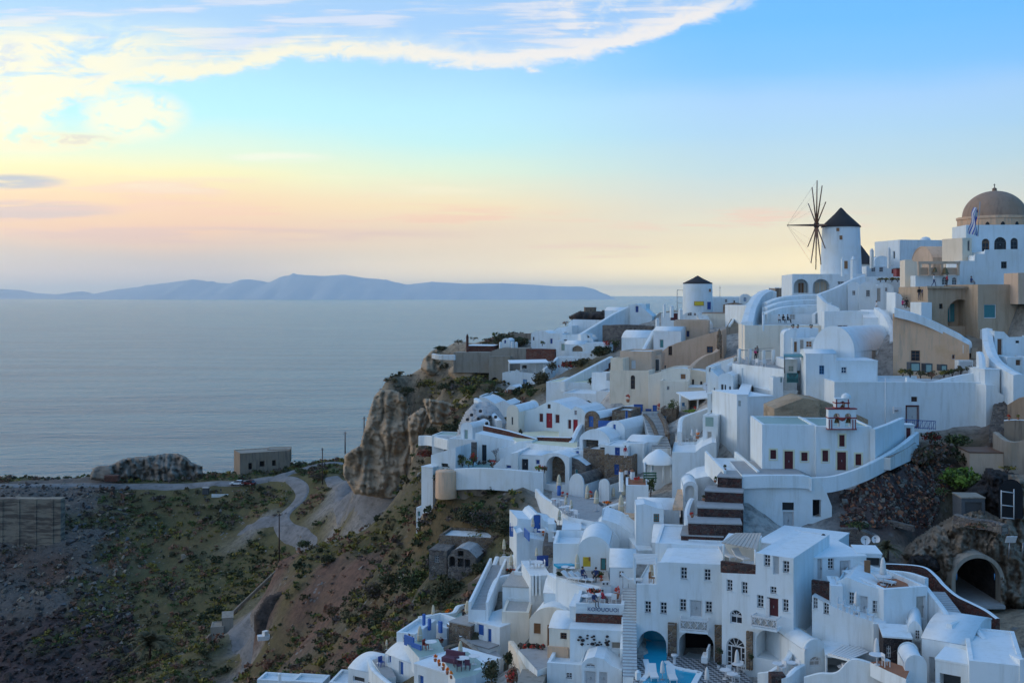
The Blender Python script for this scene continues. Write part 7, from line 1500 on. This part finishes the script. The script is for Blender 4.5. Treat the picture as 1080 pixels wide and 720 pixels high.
for x,y,D,z in [(150,712,215,GRASS),(190,690,218,GRASS),(230,675,220,GRASS),(200,715,205,SCRUB),(250,700,212,GRASS),(250,660,235,GRAVEL),(262,655,234,GRAVEL),(258,690,220,GRAVEL),(258,718,206,GRAVEL),(100,735,220,SCRUB)]:g(x,y,D,z)
for x,y,D,z in [(300,545,303,GRASS),(270,549,306,GRAVEL),(312,575,282,GRASS),(320,588,272,GRASS),(318,530,312,GRASS),(316,518,320,GRASS),(300,508,328,GRASS),(275,505,336,GRASS),(320,497,340,GRASS),(350,488,345,GRASS),(335,505,322,GRASS),(350,513,312,GRASS),(335,560,283,GRASS),(330,535,300,GRASS),(345,500,325,GRASS)]:g(x,y,D,z)
for x,y,D,z in [(350,530,288,GRAVEL),(368,518,284,GRAVEL),(395,528,248,GRAVEL),(420,534,241,GRAVEL),(365,545,268,GRAVEL),(385,549,245,GRAVEL),(358,562,256,GRASS),(400,562,236,GRASS),(425,558,232,GRASS),(362,508,300,GRAVEL),(375,526,260,GRAVEL),(410,542,238,GRAVEL)]:g(x,y,D,z)
for x,y,D,z in [(296,592,226,EARTH),(330,578,222,GRASS),(360,572,218,GRASS),(400,572,212,GRASS),(440,566,204,SCRUB),(280,640,212,EARTH),(272,665,210,EARTH),(320,630,202,EARTH),(340,600,208,EARTH),(370,600,200,EARTH),(365,640,186,EARTH),(400,600,178,SCRUB),(430,600,158,SCRUB),(300,685,196,SCRUB),(275,690,200,GRASS),(330,665,188,EARTH),(350,690,160,SCRUB),(380,665,156,EARTH),(410,640,150,SCRUB),(440,625,140,SCRUB),(470,620,129,GRASS),(455,650,121,GRASS),(480,600,131,SCRUB),(500,602,130,GRASS),(525,600,126,GRASS),(525,570,133,GRASS),(300,725,162,SCRUB),(350,725,142,SCRUB),(395,690,132,SCRUB),(265,730,186,SCRUB),(465,570,146,SCRUB),(490,548,142,SCRUB),(520,548,138,SCRUB),(540,530,140,SCRUB),(470,512,150,SCRUB),(500,514,148,SCRUB),(530,512,146,SCRUB),(455,560,158,SCRUB),(450,548,172,SCRUB),(448,545,190,SCRUB),(440,590,165,SCRUB)]:g(x,y,D,z)
for x,y,D,z in [(400,414,262,ROCK),(402,408,268,SCRUB),(420,399,263,SCRUB),(440,395,261,SCRUB),(430,412,256,SCRUB),(460,400,248,SCRUB),(480,405,240,SCRUB),(500,410,232,GRASS),(450,425,240,ROCK),(480,425,228,ROCK),(445,450,228,SCRUB),(470,445,216,SCRUB),(490,445,208,SCRUB),(448,384,268,ROCK),(465,367,272,ROCK),(485,362,270,ROCK),(520,358,266,ROCK),(545,352,262,SCRUB),(447,482,244,ROCK),(462,470,216,SCRUB),(453,520,228,ROCK),(510,400,226,SCRUB),(530,408,212,SCRUB),(425,425,262,ROCK),(432,470,262,ROCK),(440,530,258,ROCK),(436,500,258,ROCK)]:g(x,y,D,z)
for x,y,D in [(380,520,276),(372,500,284),(395,500,286),(420,470,292),(450,440,296),(480,420,298)]:g(x,y,D,ROCK)
for x,y,D,z in [(590,352,258,SCRUB),(620,334,262,SCRUB),(640,328,265,ROCK),(665,345,240,SCRUB),(655,365,226,SCRUB),(700,330,250,ROCK),(740,322,235,ROCK),(790,318,205,ROCK),(620,385,215,SCRUB),(590,400,208,SCRUB),(575,405,208,SCRUB)]:g(x,y,D,z)
for x,y,z in [(-35,290,-70),(-20,285,-60),(0,290,-60),(20,300,-60),(40,305,-60),(60,300,-50),(80,290,-40),(110,270,-30),(150,250,-20),(0,330,-110),(50,345,-110),(110,320,-90),(160,300,-60),(160,200,4),(130,200,2),(100,215,-4),(150,150,4),(130,170,2)]:gw(x,y,z,SCRUB)
for x,y,D,z in [(1027,640,98,ROCK),(990,640,95,ROCK),(1072,645,96,ROCK),(955,615,97,ROCK),(1000,660,90,ROCK),(1070,660,91,ROCK),(940,600,99,LAVA),(1027,640,104,ROCK),(1060,540,110,ROCK),(970,590,102,ROCK)]:g(x,y,D,z)
for x,y,D,z in [(1010,470,122,SCRUB),(980,480,122,SCRUB),(960,500,116,SCRUB),(930,515,113,LAVA),(960,540,108,LAVA),(900,540,110,LAVA),(930,560,105,LAVA),(1000,520,113,SCRUB),(1075,470,118,ROCK),(1075,440,124,ROCK),(1060,400,134,ROCK),(985,500,115,SCRUB)]:g(x,y,D,z)
for x,y,z in [(70,60,-28),(40,50,-34),(0,50,-40),(-40,60,-48),(-80,80,-60),(-80,130,-66),(-40,100,-46),(-130,150,-78),(-130,60,-80),(-300,60,-90),(-300,200,-88),(-200,150,-84),(-300,300,-74),(100,40,-24),(160,40,-16),(160,90,-8)]:gw(x,y,z,SCRUB)
pts=[(c_[0],c_[1],c_[2])for c_ in CTRL];cols=[c_[3]for c_ in CTRL]
VILL=(0.52,0.49,0.45)
for q in GROUND:
 pxx=CX+F*q[0]/q[1];pts.append(q);cols.append(SCRUB if pxx<548 and q[1]<300 else LAVA if pxx>880 and 95<q[1]<126 else SCRUB if pxx>1066 else VILL)
A=np.array(pts,float);Cc=np.array(cols,float)
keep=[]
for i in range(len(A)):
 if all((A[i,0]-A[j,0])**2+(A[i,1]-A[j,1])**2>1.0 for j in keep):keep.append(i)
A=A[keep];Cc=Cc[keep]
dm=np.sqrt(((A[:,None,:2]-A[None,:,:2])**2).sum(-1))
n_=len(A);K=np.zeros((n_+3,n_+3));K[:n_,:n_]=-dm-np.eye(n_)*-0.15
K[:n_,n_]=1;K[:n_,n_+1:]=A[:,:2];K[n_:,:n_]=K[:n_,n_:].T
W=np.linalg.solve(K,np.concatenate([A[:,2],[0,0,0]]))
def height(xy):
 xy=np.atleast_2d(np.asarray(xy,float));d_=np.sqrt(((xy[:,None]-A[None,:,:2])**2).sum(-1))
 return -d_@W[:n_]+W[n_]+xy@W[n_+1:]
def zone(xy):
 xy=np.atleast_2d(np.asarray(xy,float));d2=((xy[:,None]-A[None,:,:2])**2).sum(-1)+4.0
 k=d2**-2.0;return (k[:,:,None]*Cc[None]).sum(1)/k.sum(1)[:,None]
def is_village(xy):
 xy=np.atleast_2d(np.asarray(xy,float));d2=((xy[:,None]-A[None,:,:2])**2).sum(-1)+1.0;k=d2**-2.0
 v_=(np.abs(Cc-np.array(VILL)).sum(1)<1e-6).astype(float);return (k*v_).sum(1)/k.sum(1)
X0,X1,Y0,Y1,ST=-290,165,40,428,1.55
gx=np.arange(X0,X1,ST);gy=np.arange(Y0,Y1,ST);nx,ny=len(gx),len(gy)
GX,GY=np.meshgrid(gx,gy);XYs=np.stack([GX.ravel(),GY.ravel()],1)
H=np.concatenate([height(XYs[i:i+6000])for i in range(0,len(XYs),6000)])
ZC=np.concatenate([zone(XYs[i:i+4000])for i in range(0,len(XYs),4000)])
IV=np.concatenate([is_village(XYs[i:i+6000])for i in range(0,len(XYs),6000)])
grav=np.exp(-((ZC-np.array(GRAVEL))**2).sum(1)/0.004)
NZ=np.array([noise.fractal(Vector((x*0.09,y*0.09,0.3)),0.9,2.1,5)+0.35*noise.fractal(Vector((x*0.5,y*0.5,2.3)),0.8,2.0,3)for x,y in XYs])
ROADS=[([(312,592,270),(325,580,275),(316,565,286),(300,552,297),(298,545,303),(312,532,311),(319,522,318),(312,510,326),(298,502,333),(280,503,336)],(5.5,4),'road'),([(290,503,334),(310,496,341),(340,488,345),(362,486,347)],(6,5),'road'),([(300,547,302),(270,549,306),(256,547,309)],(6,5),'road'),([(350,500,322),(362,506,302),(365,516,282),(382,530,258),(412,537,240)],(5,9),'road'),([(-60,514,336),(20,513,337),(110,511,340),(200,511,338),(245,508,336),(285,504,335)],(5,5),'road'),([(258,722,205),(262,700,214),(252,678,226),(262,656,236)],(2,7),'path')]
RP=np.array([(q.x,q.y)for pts_,_,_ in ROADS for q in smooth_path([P(*p_)for p_ in pts_],6)])
rd2=np.full(len(XYs),1e9)
for q in RP:rd2=np.minimum(rd2,((XYs-q)**2).sum(1))
NZ=NZ*(1-np.exp(-rd2/60.0))
H=H+NZ*1.5*(1-0.85*grav)*(1-0.9*IV)
HG=H.reshape(ny,nx)
def hz(x,y):
 """terrain height by bilinear lookup"""
 fx=min(max((x-X0)/ST,0),nx-1.001);fy=min(max((y-Y0)/ST,0),ny-1.001);i,j=int(fx),int(fy);a,b_=fx-i,fy-j
 return (HG[j,i]*(1-a)+HG[j,i+1]*a)*(1-b_)+(HG[j+1,i]*(1-a)+HG[j+1,i+1]*a)*b_
me=bpy.data.meshes.new('terrain')
idx=np.arange(nx*ny).reshape(ny,nx);q=np.stack([idx[:-1,:-1],idx[:-1,1:],idx[1:,1:],idx[1:,:-1]],-1).reshape(-1,4)
me.from_pydata(np.column_stack([XYs,H]).tolist(),[],q.tolist())
ca=me.color_attributes.new('cover','FLOAT_COLOR','POINT');ca.data.foreach_set('color',np.column_stack([ZC,np.ones(len(ZC))]).ravel())
me.polygons.foreach_set('use_smooth',np.ones(len(q),bool))
m,t,b,o=newmat('ground_cover');p=geo(t)
at=t.n('ShaderNodeAttribute');at.attribute_name='cover'
n1=t.noise(p,0.16,8,0.65,0.4);n2=t.noise(p,0.9,6,0.7);n3=t.noise(p,0.07,4)
sp=t.n('ShaderNodeSeparateColor');t.l(at.outputs['Color'],sp.inputs[0])
greenish=t.smooth(t.math('SUBTRACT',sp.outputs[1],sp.outputs[2]),0.015,0.035)
brightness=t.smooth(sp.outputs[0],0.20,0.09)
veg=t.math('MULTIPLY',greenish,brightness)
c1=t.mix(t.smooth(n1,0.40,0.60),at.outputs['Color'],(0.07,0.07,0.035))
c1=t.mix(t.smooth(n3,0.44,0.62),c1,(0.165,0.115,0.055))
c1=t.mix(t.smooth(n2,0.60,0.75),c1,(0.15,0.135,0.05))
cg=t.mix(veg,t.mix(t.math('MULTIPLY',t.smooth(n2,0.4,0.7),0.6),at.outputs['Color'],(0.03,0.03,0.03)),c1)
v=t.n('ShaderNodeTexVoronoi');t.l(p,v.inputs['Vector']);v.inputs['Scale'].default_value=0.8
cg=t.mix(t.math('MULTIPLY',t.smooth(v.outputs['Distance'],0.33,0.12),t.smooth(n1,0.52,0.64)),cg,(0.22,0.21,0.20))
t.l(cg,b.inputs['Base Color']);b.inputs['Roughness'].default_value=0.95;b.inputs['Specular IOR Level'].default_value=0.15
bump(t,b,t.math('ADD',n2,n1),1.0,0.5)
me.materials.append(m);to=link(bpy.data.objects.new('terrain',me));to['kind']='structure'
rockmat('outcrop_rock',[(0.24,0.18,0.14),(0.33,0.27,0.215),(0.41,0.35,0.29)],.3)
# ---- cliff, road, valley things
CR(0,0,1)
rockface('cliff',None,None,[(362,500),(364,480),(372,474),(380,470),(387,445),(391,430),(395,418),(400,412),(412,411),(420,414),(428,420),(433,436),(436,452),(434,476),(440,500),(444,520),(447,546),(436,540),(430,528),(400,524),(374,520)],241,3.0,8.3,'cliff_rock',1.5,kind='structure',dtop=10,step=1.1,rs=3.2)
rockface('cliff',None,None,[(430,440),(445,430),(462,440),(464,470),(456,490),(452,520),(447,546),(440,520),(433,476)],232,2.0,12.3,'cliff_rock',1.2,kind='structure',dtop=5,step=1.2,rs=4.5)
rockface('cliff',None,None,[(600,334),(612,328),(622,331),(640,327),(646,334),(625,340),(606,339)],256,1.5,14.3,'dark_rock',1.0,kind='structure',dtop=2,step=1.2,rs=4)
rockface('cliff',None,None,[(444,388),(447,378),(456,370),(470,366),(482,372),(480,384),(470,396),(455,397)],262,2.0,4.3,'cliff_rock',1.8,kind='structure',dtop=3,step=1.2,rs=4.5)
rockface('cliff',None,None,[(473,392),(480,383),(500,383),(516,384),(518,398),(500,404),(482,402)],243,1.5,6.3,'cliff_rock',1.0,kind='structure',dtop=2,step=1.6)
rockface('cliff',None,None,[(444,545),(452,535),(458,552),(462,575),(455,588),(446,580)],150,1.5,2.3,'cliff_rock',1.1,kind='structure',dtop=2,step=1.2,rs=4)
rockface('cliff',None,None,[(446,420),(470,424),(492,432),(480,448),(455,446)],229,1.5,7.7,'cliff_rock',1.4,kind='structure',dtop=3,step=1.2,rs=4)
rockface('rock_outcrop','large pale pumice outcrop on the plateau beside the sea','rock',[(96,505),(104,494),(118,490),(130,484),(145,482),(160,481),(172,479),(186,478),(196,482),(202,488),(213,492),(213,508),(190,511),(150,509),(110,508)],345,7,1.2,'outcrop_rock',2.6,dtop=4,step=1.1,rs=4)
rockface('rock_outcrop','small pale rounded rock left of the large pumice outcrop','rock',[(95,505),(98,494),(104,491),(116,491),(120,500),(112,506)],338,3,2.9,'outcrop_rock',1,dtop=2,step=1.2)
house('little dark red ruined shed below the pumice outcrop',334,110,124,502,506,0,2,par=0,wall='red_stone',roofm='red_stone',gr=False,down=.5)
house('long concrete shell building with open dark end above the sea',344,253,306,478,497,26,9,par=.15,wall='earth_wall',roofm='concrete',ops=[('o',262,488,266,495),('o',274,486,279,492),('o',287,485,291,491)],l=[('o',254,481,259,496)],gr=False)
house('raised rear block of the concrete shell building',352,282,307,474,480,10,6,par=.1,wall='earth_wall',roofm='concrete',gr=False)
q=MB();f_=Face(P(-60,572,303),(1,0,0),(0,1,0));k=303/F
m,t,b,o=newmat('quarry_wall');p=geo(t);n1=t.noise(t.mapping(p,(.4,.4,2.2)),.5,6,.6);n2=t.noise(p,.4,6);t.l(t.mix(t.smooth(n1,.42,.6),t.mix(n2,(.25,.20,.15),(.33,.27,.2)),(.13,.10,.08)),b.inputs['Base Color']);b.inputs['Roughness'].default_value=.95;bump(t,b,t.math('ADD',n1,n2),.8,.3)
q=MB();q.box(f_.O-Vector((0,0,2)),f_.d,f_.n,(0,0,1),124*k,3,46*k+2,'quarry_wall')
for i in range(7):q.box(f_.O+Vector((124*k*(i+.5)/7-.3,-.25,-2)),f_.d,f_.n,(0,0,1),.6,.3,46*k+1.9,'quarry_wall')
solo('quarry_wall',q,'huge tan retaining wall at the far left of the valley','wall')
def ribbon(pts,w_,mat,name,lift=.3):
 path=smooth_path([P(x,y,D)for x,y,D in pts],8);m=MB();rows=[]
 for i,q in enumerate(path):
  s_=perp(path,i);wd=w_[0]+(w_[1]-w_[0])*i/(len(path)-1);row=[]
  for k in range(7):
   c_=q+s_*wd*(k/6-.5);row.append(Vector((c_.x,c_.y,hz(c_.x,c_.y)+lift-(.5 if k in (0,6)else 0))))
  rows.append(row)
 for a,b_ in zip(rows,rows[1:]):m.strip(a,b_,mat,smooth=True)
 return solo(name,m,None,None,kind='structure')
rockmat('dirt_road',[(0.19,0.185,0.18),(0.27,0.26,0.255),(0.34,0.33,0.325)],.25)
for pts_,w_,nm_ in ROADS:ribbon(pts_,w_,'dirt_road',nm_)
q=MB();a=[P(405,541,246),P(418,560,238),P(440,556,238),P(438,538,250)];q.prism([p_+Vector((0,0,.8))for p_ in a],-2.5,'slate','concrete');solo('concrete_slab',q,'dark flat concrete slab platform under the cliff','platform')
wall('pale kerb wall at the left edge of the dark slab',[(400,536,247),(410,546,242),(416,560,237)],1.6,.6,'concrete',smooth=False)
house('small concrete block beside the gully path',232,234,246,652,668,14,5,par=.05,wall='concrete',roofm='concrete',gr=False);house('low concrete tank left of the gully block',231,222,236,661,668,10,4,par=.1,wall='concrete',roofm='concrete',gr=False)
wall('thin pipe wall climbing the gully side',[(212,678,226),(250,640,246),(292,600,264)],.8,.35,'earth_wall',smooth=False)
rockface('cave_bank','brown rock bank with a small dark cave by the gully path','rock',[(268,650),(280,630),(300,622),(315,640),(312,668),(280,672),(270,668)],207,1.6,3.9,'dark_rock',.6,[(282,668,5,680)],dtop=4,step=1.6)
q=MB();q.cbox(P(278,674,203),2.2,1.4,.8,'frame_white',.3);q.cbox(P(280,670,203),.9,.9,.9,'canvas_white',.8);solo('rubble_bags',q,'white bags heaped at the mouth of the small cave','bags')
for lb,x,yb,yt,D in (('tall wooden utility pole standing beside the dirt road',294.5,586,541,266),('wooden utility pole at the bend above the gravel pit',340,512,472,318),('wooden utility pole in front of the sea left of the cliff',364,475,455,330),('wooden utility pole rising behind the cliff edge',384,462,439,300)):pole(lb,x,yb,yt,D,.16)
def car(label,x,y,D,yaw,mat):
 p_=P(x,y,D);p_.z=hz(p_.x,p_.y)+.25;root=thing('parked_car',label,'car',p_,R(yaw));u_=Vector((math.cos(R(yaw)),math.sin(R(yaw)),0));v_=Vector((-u_.y,u_.x,0));up=Vector((0,0,1))
 def ext(prof,w_,mt,nm):
  m=MB();a=[p_+u_*s-v_*w_+up*z for s,z in prof];b_=[p_+u_*s+v_*w_+up*z for s,z in prof];m.poly([a],mt);m.poly([b_],mt);m.strip(a,b_,mt,True);part(nm,m,root)
 ext([(-2.1,.35),(-2.12,.75),(-2.0,.95),(-1.75,1.0),(-1.3,1.02),(.75,.98),(1.7,.86),(2.05,.7),(2.1,.38)],.86,mat,'body');ext([(-1.9,.98),(-1.55,1.42),(-1.0,1.5),(.0,1.47),(.35,1.36),(.95,.96)],.76,'glass','window');ext([(-1.5,1.46),(-1.0,1.54),(.0,1.51),(.3,1.42)],.72,mat,'roof')
 for s in (-1.3,1.3):
  for k in (-.82,.82):
   m=MB();c_=p_+u_*s+v_*k+up*.32;m.tube([c_-v_*.12,c_+v_*.12],.32,'rubber',16);w_=part('wheel',m,root);m=MB();m.tube([c_-v_*.13,c_+v_*.13],.18,'metal',12);part('rim',m,w_)
 for k in (-.6,.6):
  for s,mt,nm in ((2.06,'frame_white','headlight'),(-2.1,'red','tail_light')):m=MB();m.cbox(p_+u_*s+v_*k+up*.66,.12,.34,.14,mt,R(yaw));part(nm,m,root)
car('white parked car on the cliff top road',250,504,334,172,'car_white');car('dark red parked car behind the white one',262,504.5,333,160,'car_red')
for i,x in enumerate((228,233)):o=person(['left','right'][i]+' of two people standing by the plateau road',x,512.5,330,1.75,40*i,'stand','cloth_black','cloth_grey');o.location.z=hz(o.location.x,o.location.y)
q=MB();p_=P(217,513,331);p_.z=hz(p_.x,p_.y);q.cbox(p_,1.8,1.2,1.9,'grey_dark');q.cbox(p_+Vector((0,0,1.9)),2.0,1.4,.12,'metal');solo('kiosk',q,'small dark kiosk on the plateau road edge','kiosk')
q=MB();p_=P(232,514,329);p_.z=hz(p_.x,p_.y)-.3;q.cbox(p_,5,.5,.9,'white_worn',.02);solo('low_white_wall',q,'low white wall below the two people on the plateau','wall')
palm('dark bushy palm deep in the valley',158,692,648,236,44,'leaf_olive',1.1)
for i,(x,y,D,r_,h_,ms)in enumerate(((392,622,164,16,24,['leaf_grey','leaf_olive']),(415,612,158,18,26,['leaf_dark','leaf_olive']),(436,632,140,20,32,['leaf_dark','leaf_green']),(455,612,140,14,20,['leaf_dark','leaf_grey']),(470,625,128,16,22,['leaf_dark','leaf_olive']),(402,652,150,14,18,['leaf_dark','leaf_olive']),(425,655,138,13,18,['leaf_grey','leaf_dry']),(372,655,164,12,14,['leaf_dark','leaf_olive']),(352,640,182,9,10,['leaf_dry','leaf_olive']),(470,545,150,15,22,['leaf_dark','leaf_green']),(490,552,142,16,26,['leaf_dark','leaf_olive']),(508,545,140,16,26,['leaf_dark','leaf_grey']),(530,560,134,15,24,['leaf_dark','leaf_olive']),(500,566,138,16,20,['leaf_green','leaf_yellow']),(458,536,152,9,12,['leaf_dark','leaf_olive']),(520,520,145,9,14,['leaf_olive','leaf_dark']),(508,604,129,13,16,['leaf_dark','leaf_olive']),(520,622,121,12,14,['leaf_yellow','leaf_olive']),(480,648,120,13,14,['leaf_yellow','leaf_green']),(455,660,120,10,12,['leaf_olive','leaf_dry']),(320,570,232,9,9,['leaf_dark','leaf_green']),(345,600,210,9,10,['leaf_dark','leaf_olive']),(300,496,342,7,5,['leaf_olive','leaf_dark']),(318,494,336,8,6,['leaf_olive','leaf_green']),(335,500,322,10,7,['leaf_olive','leaf_grey']),(430,408,252,9,9,['leaf_olive','leaf_dark']),(448,402,250,12,11,['leaf_olive','leaf_yellow']),(470,412,240,11,10,['leaf_dark','leaf_olive']),(495,416,226,13,12,['leaf_green','leaf_yellow']),(455,452,222,10,12,['leaf_dark','leaf_olive']),(475,450,212,13,15,['leaf_dark','leaf_olive']),(462,468,206,14,12,['leaf_dark','leaf_grey']),(477,470,202,11,11,['leaf_dark','leaf_red']),(448,474,210,10,10,['leaf_red','leaf_dry']),(466,366,268,8,6,['leaf_dark','leaf_olive']))):
 p_=P(x,y,D);m=MB();rx=r_*mpp(D);rz=h_*mpp(D)*.6;zz=hz(p_.x,p_.y)
 for q in ms:leaf_cloud((p_.x,p_.y,max(zz,p_.z-1.5)+rz*.45),rx,rx,rz,420,max(.16,rx*.085),q,m,16)
 side_='on the brown spur' if x<450 and y>590 else 'on the headland' if y<480 and x>400 else 'beside the dirt road' if x<400 else 'on the slope beside the ruin'
 fast_solo('shrub',m,['wide','tall','round','dense','ragged'][i%5]+' '+{'leaf_grey':'grey','leaf_dark':'dark','leaf_dry':'brown','leaf_green':'green','leaf_yellow':'yellow','leaf_olive':'olive','leaf_red':'rust red'}[ms[0]]+' shrub '+side_+(' among neighbours',' with clear edge',' near the rim',' lower down',' higher up',' by bare earth',' near rocks')[i//5%7],'shrub',(p_.x,p_.y,max(zz,p_.z-1.5)),'wild shrubs on the slopes')
def scatter(name,n,sel,size,leaves,mats_,seed,tall=.6,pr=(-60,560),D0=120,D1=370):
 r2=np.random.default_rng(seed);got=0;m=MB();px=r2 .uniform(*pr,n*8);D_=D0+(D1-D0)*r2 .uniform(0,1,n*8)**.8;xs=(px-CX)/F*D_
 Z=zone(np.column_stack([xs,D_]));V=is_village(np.column_stack([xs,D_]))
 for x,y,zc,v_ in zip(xs,D_,Z,V):
  if got>=n:break
  if not sel(zc,v_,x,y)or ((RP-(x,y))**2).sum(1).min()<13:continue
  z=hz(x,y);py=HY-z/y*F
  if py>740:continue
  got+=1;s_=size*r2 .uniform(.45,1.5)*(.8+y/600);k=noise.noise(Vector((x*.035,y*.035,seed)))*.9+.5+r2 .uniform(-.25,.25)
  leaf_cloud((x,y,z+s_*tall*.35),s_,s_,s_*tall,leaves,max(.16,s_*.22),mats_[int(max(0,min(.999,k))*len(mats_))],m,5)
 o=fast_solo(name,m,None,None,(0,0,0),kind='stuff');return o
grn=lambda c_,v_,x,y:v_<.35 and c_[0]<.17 and c_[1]>c_[2]*1.25
scatter('scrub',2600,grn,1.0,34,['leaf_dark','leaf_olive','leaf_grey','leaf_green','leaf_olive','leaf_dry','leaf_yellow','leaf_dark'],5)
scatter('grass',2600,lambda c_,v_,x,y:grn(c_,v_,x,y)and noise.noise(Vector((x*.05,y*.05,9)))>-.1,.8,22,['leaf_yellow','leaf_green','leaf_olive','leaf_yellow','leaf_dry'],6,.28)
scatter('scrub',420,lambda c_,v_,x,y:v_<.35 and .17<=c_[0]<.26 and c_[1]<c_[0]*.7,.9,30,['leaf_dry','leaf_olive','leaf_grey','leaf_dark'],15)
scatter('scrub',520,lambda c_,v_,x,y:v_<.5 and c_[0]<.28,.7,40,['leaf_dark','leaf_olive','leaf_grey','leaf_green','leaf_yellow','leaf_dry'],25,.7,(375,548),108,178)
scatter('scrub',300,lambda c_,v_,x,y:v_<.5 and c_[0]<.36,.9,40,['leaf_dark','leaf_olive','leaf_olive','leaf_green','leaf_yellow'],35,.6,(396,545),205,272)
def rubble(name,n,sel,pxr,Dr,s0,s1,mats_,seed,zoff=0):
 r2=np.random.default_rng(seed);m=MB();got=0;px=r2 .uniform(*pxr,n*10);D_=r2 .uniform(*Dr,n*10);xs=(px-CX)/F*D_;Z=zone(np.column_stack([xs,D_]))
 for x,y,zc in zip(xs,D_,Z):
  if got>=n:break
  if not sel(zc,x,y):continue
  got+=1;s_=s0*(s1/s0)**(r2 .uniform()**2.2);q=r2 .normal(size=(7,3));q/=np.linalg.norm(q,axis=1)[:,None];q*=s_*r2 .uniform(.7,1.15,(7,1));q[:,2]*=.7;z=hz(x,y)+s_*.25+zoff
  bm=bmesh.new();[bm.verts.new(v)for v in q];bmesh.ops.convex_hull(bm,input=bm.verts);bm.verts.index_update();m.add([(v.co.x+x,v.co.y+y,v.co.z+z)for v in bm.verts],[[v.index for v in f.verts]for f in bm.faces],mats_[int(r2 .uniform()*len(mats_))]);bm.free()
 return fast_solo(name,m,None,None,(0,0,0),kind='stuff')
isz=lambda ref,tol:(lambda c_,x,y:abs(c_-np.array(ref)).sum()<tol)
rubble('rubble',2200,isz(RUBBLE,.13),(-20,140),(250,340),.22,1.3,['tan_rock','dark_rock','outcrop_rock','slate','dark_rock'],3)
rubble('rubble',900,isz(LAVA,.11),(-20,140),(235,280),.4,1.7,['dark_rock','lava_stone','dark_rock'],4)
rubble('rubble',500,lambda c_,x,y:c_[0]<.2,(120,560),(140,330),.2,1.2,['pale_rock','tan_rock','dark_rock'],8)
def lava_pile():
 r2=np.random.default_rng(21);m=MB();CR(840,480,4.5);got=0
 for _ in range(5200):
  D=r2 .uniform(101,117);px=r2 .uniform(886,1005);p_=Vector(((px-CX)/F*D,D,0));z=hz(p_.x,D);p_.z=z+.05;py=HY-z/D*F;x,y=(px-840)*4.5,(py-480)*4.5
  if y<40 or y>345 or y<110-(x-228)*.2 or x>745-(y-120)*.5:continue
  s_=r2 .uniform(.1,.28)*(1.8 if r2 .uniform()<.08 else 1);q=r2 .normal(size=(7,3));q/=np.linalg.norm(q,axis=1)[:,None];q*=s_
  bm=bmesh.new();[bm.verts.new(v)for v in q];bmesh.ops.convex_hull(bm,input=bm.verts);bm.verts.index_update();m.add([(v.co.x+p_.x,v.co.y+p_.y,v.co.z+p_.z)for v in bm.verts],[[v.index for v in f.verts]for f in bm.faces],['dark_rock','red_stone','red_stone','outcrop_rock','pale_rock','dark_rock','terracotta'][int(r2 .uniform()*7)]);bm.free()
 fast_solo('lava_rubble',m,None,None,(0,0,0),kind='stuff')
lava_pile()
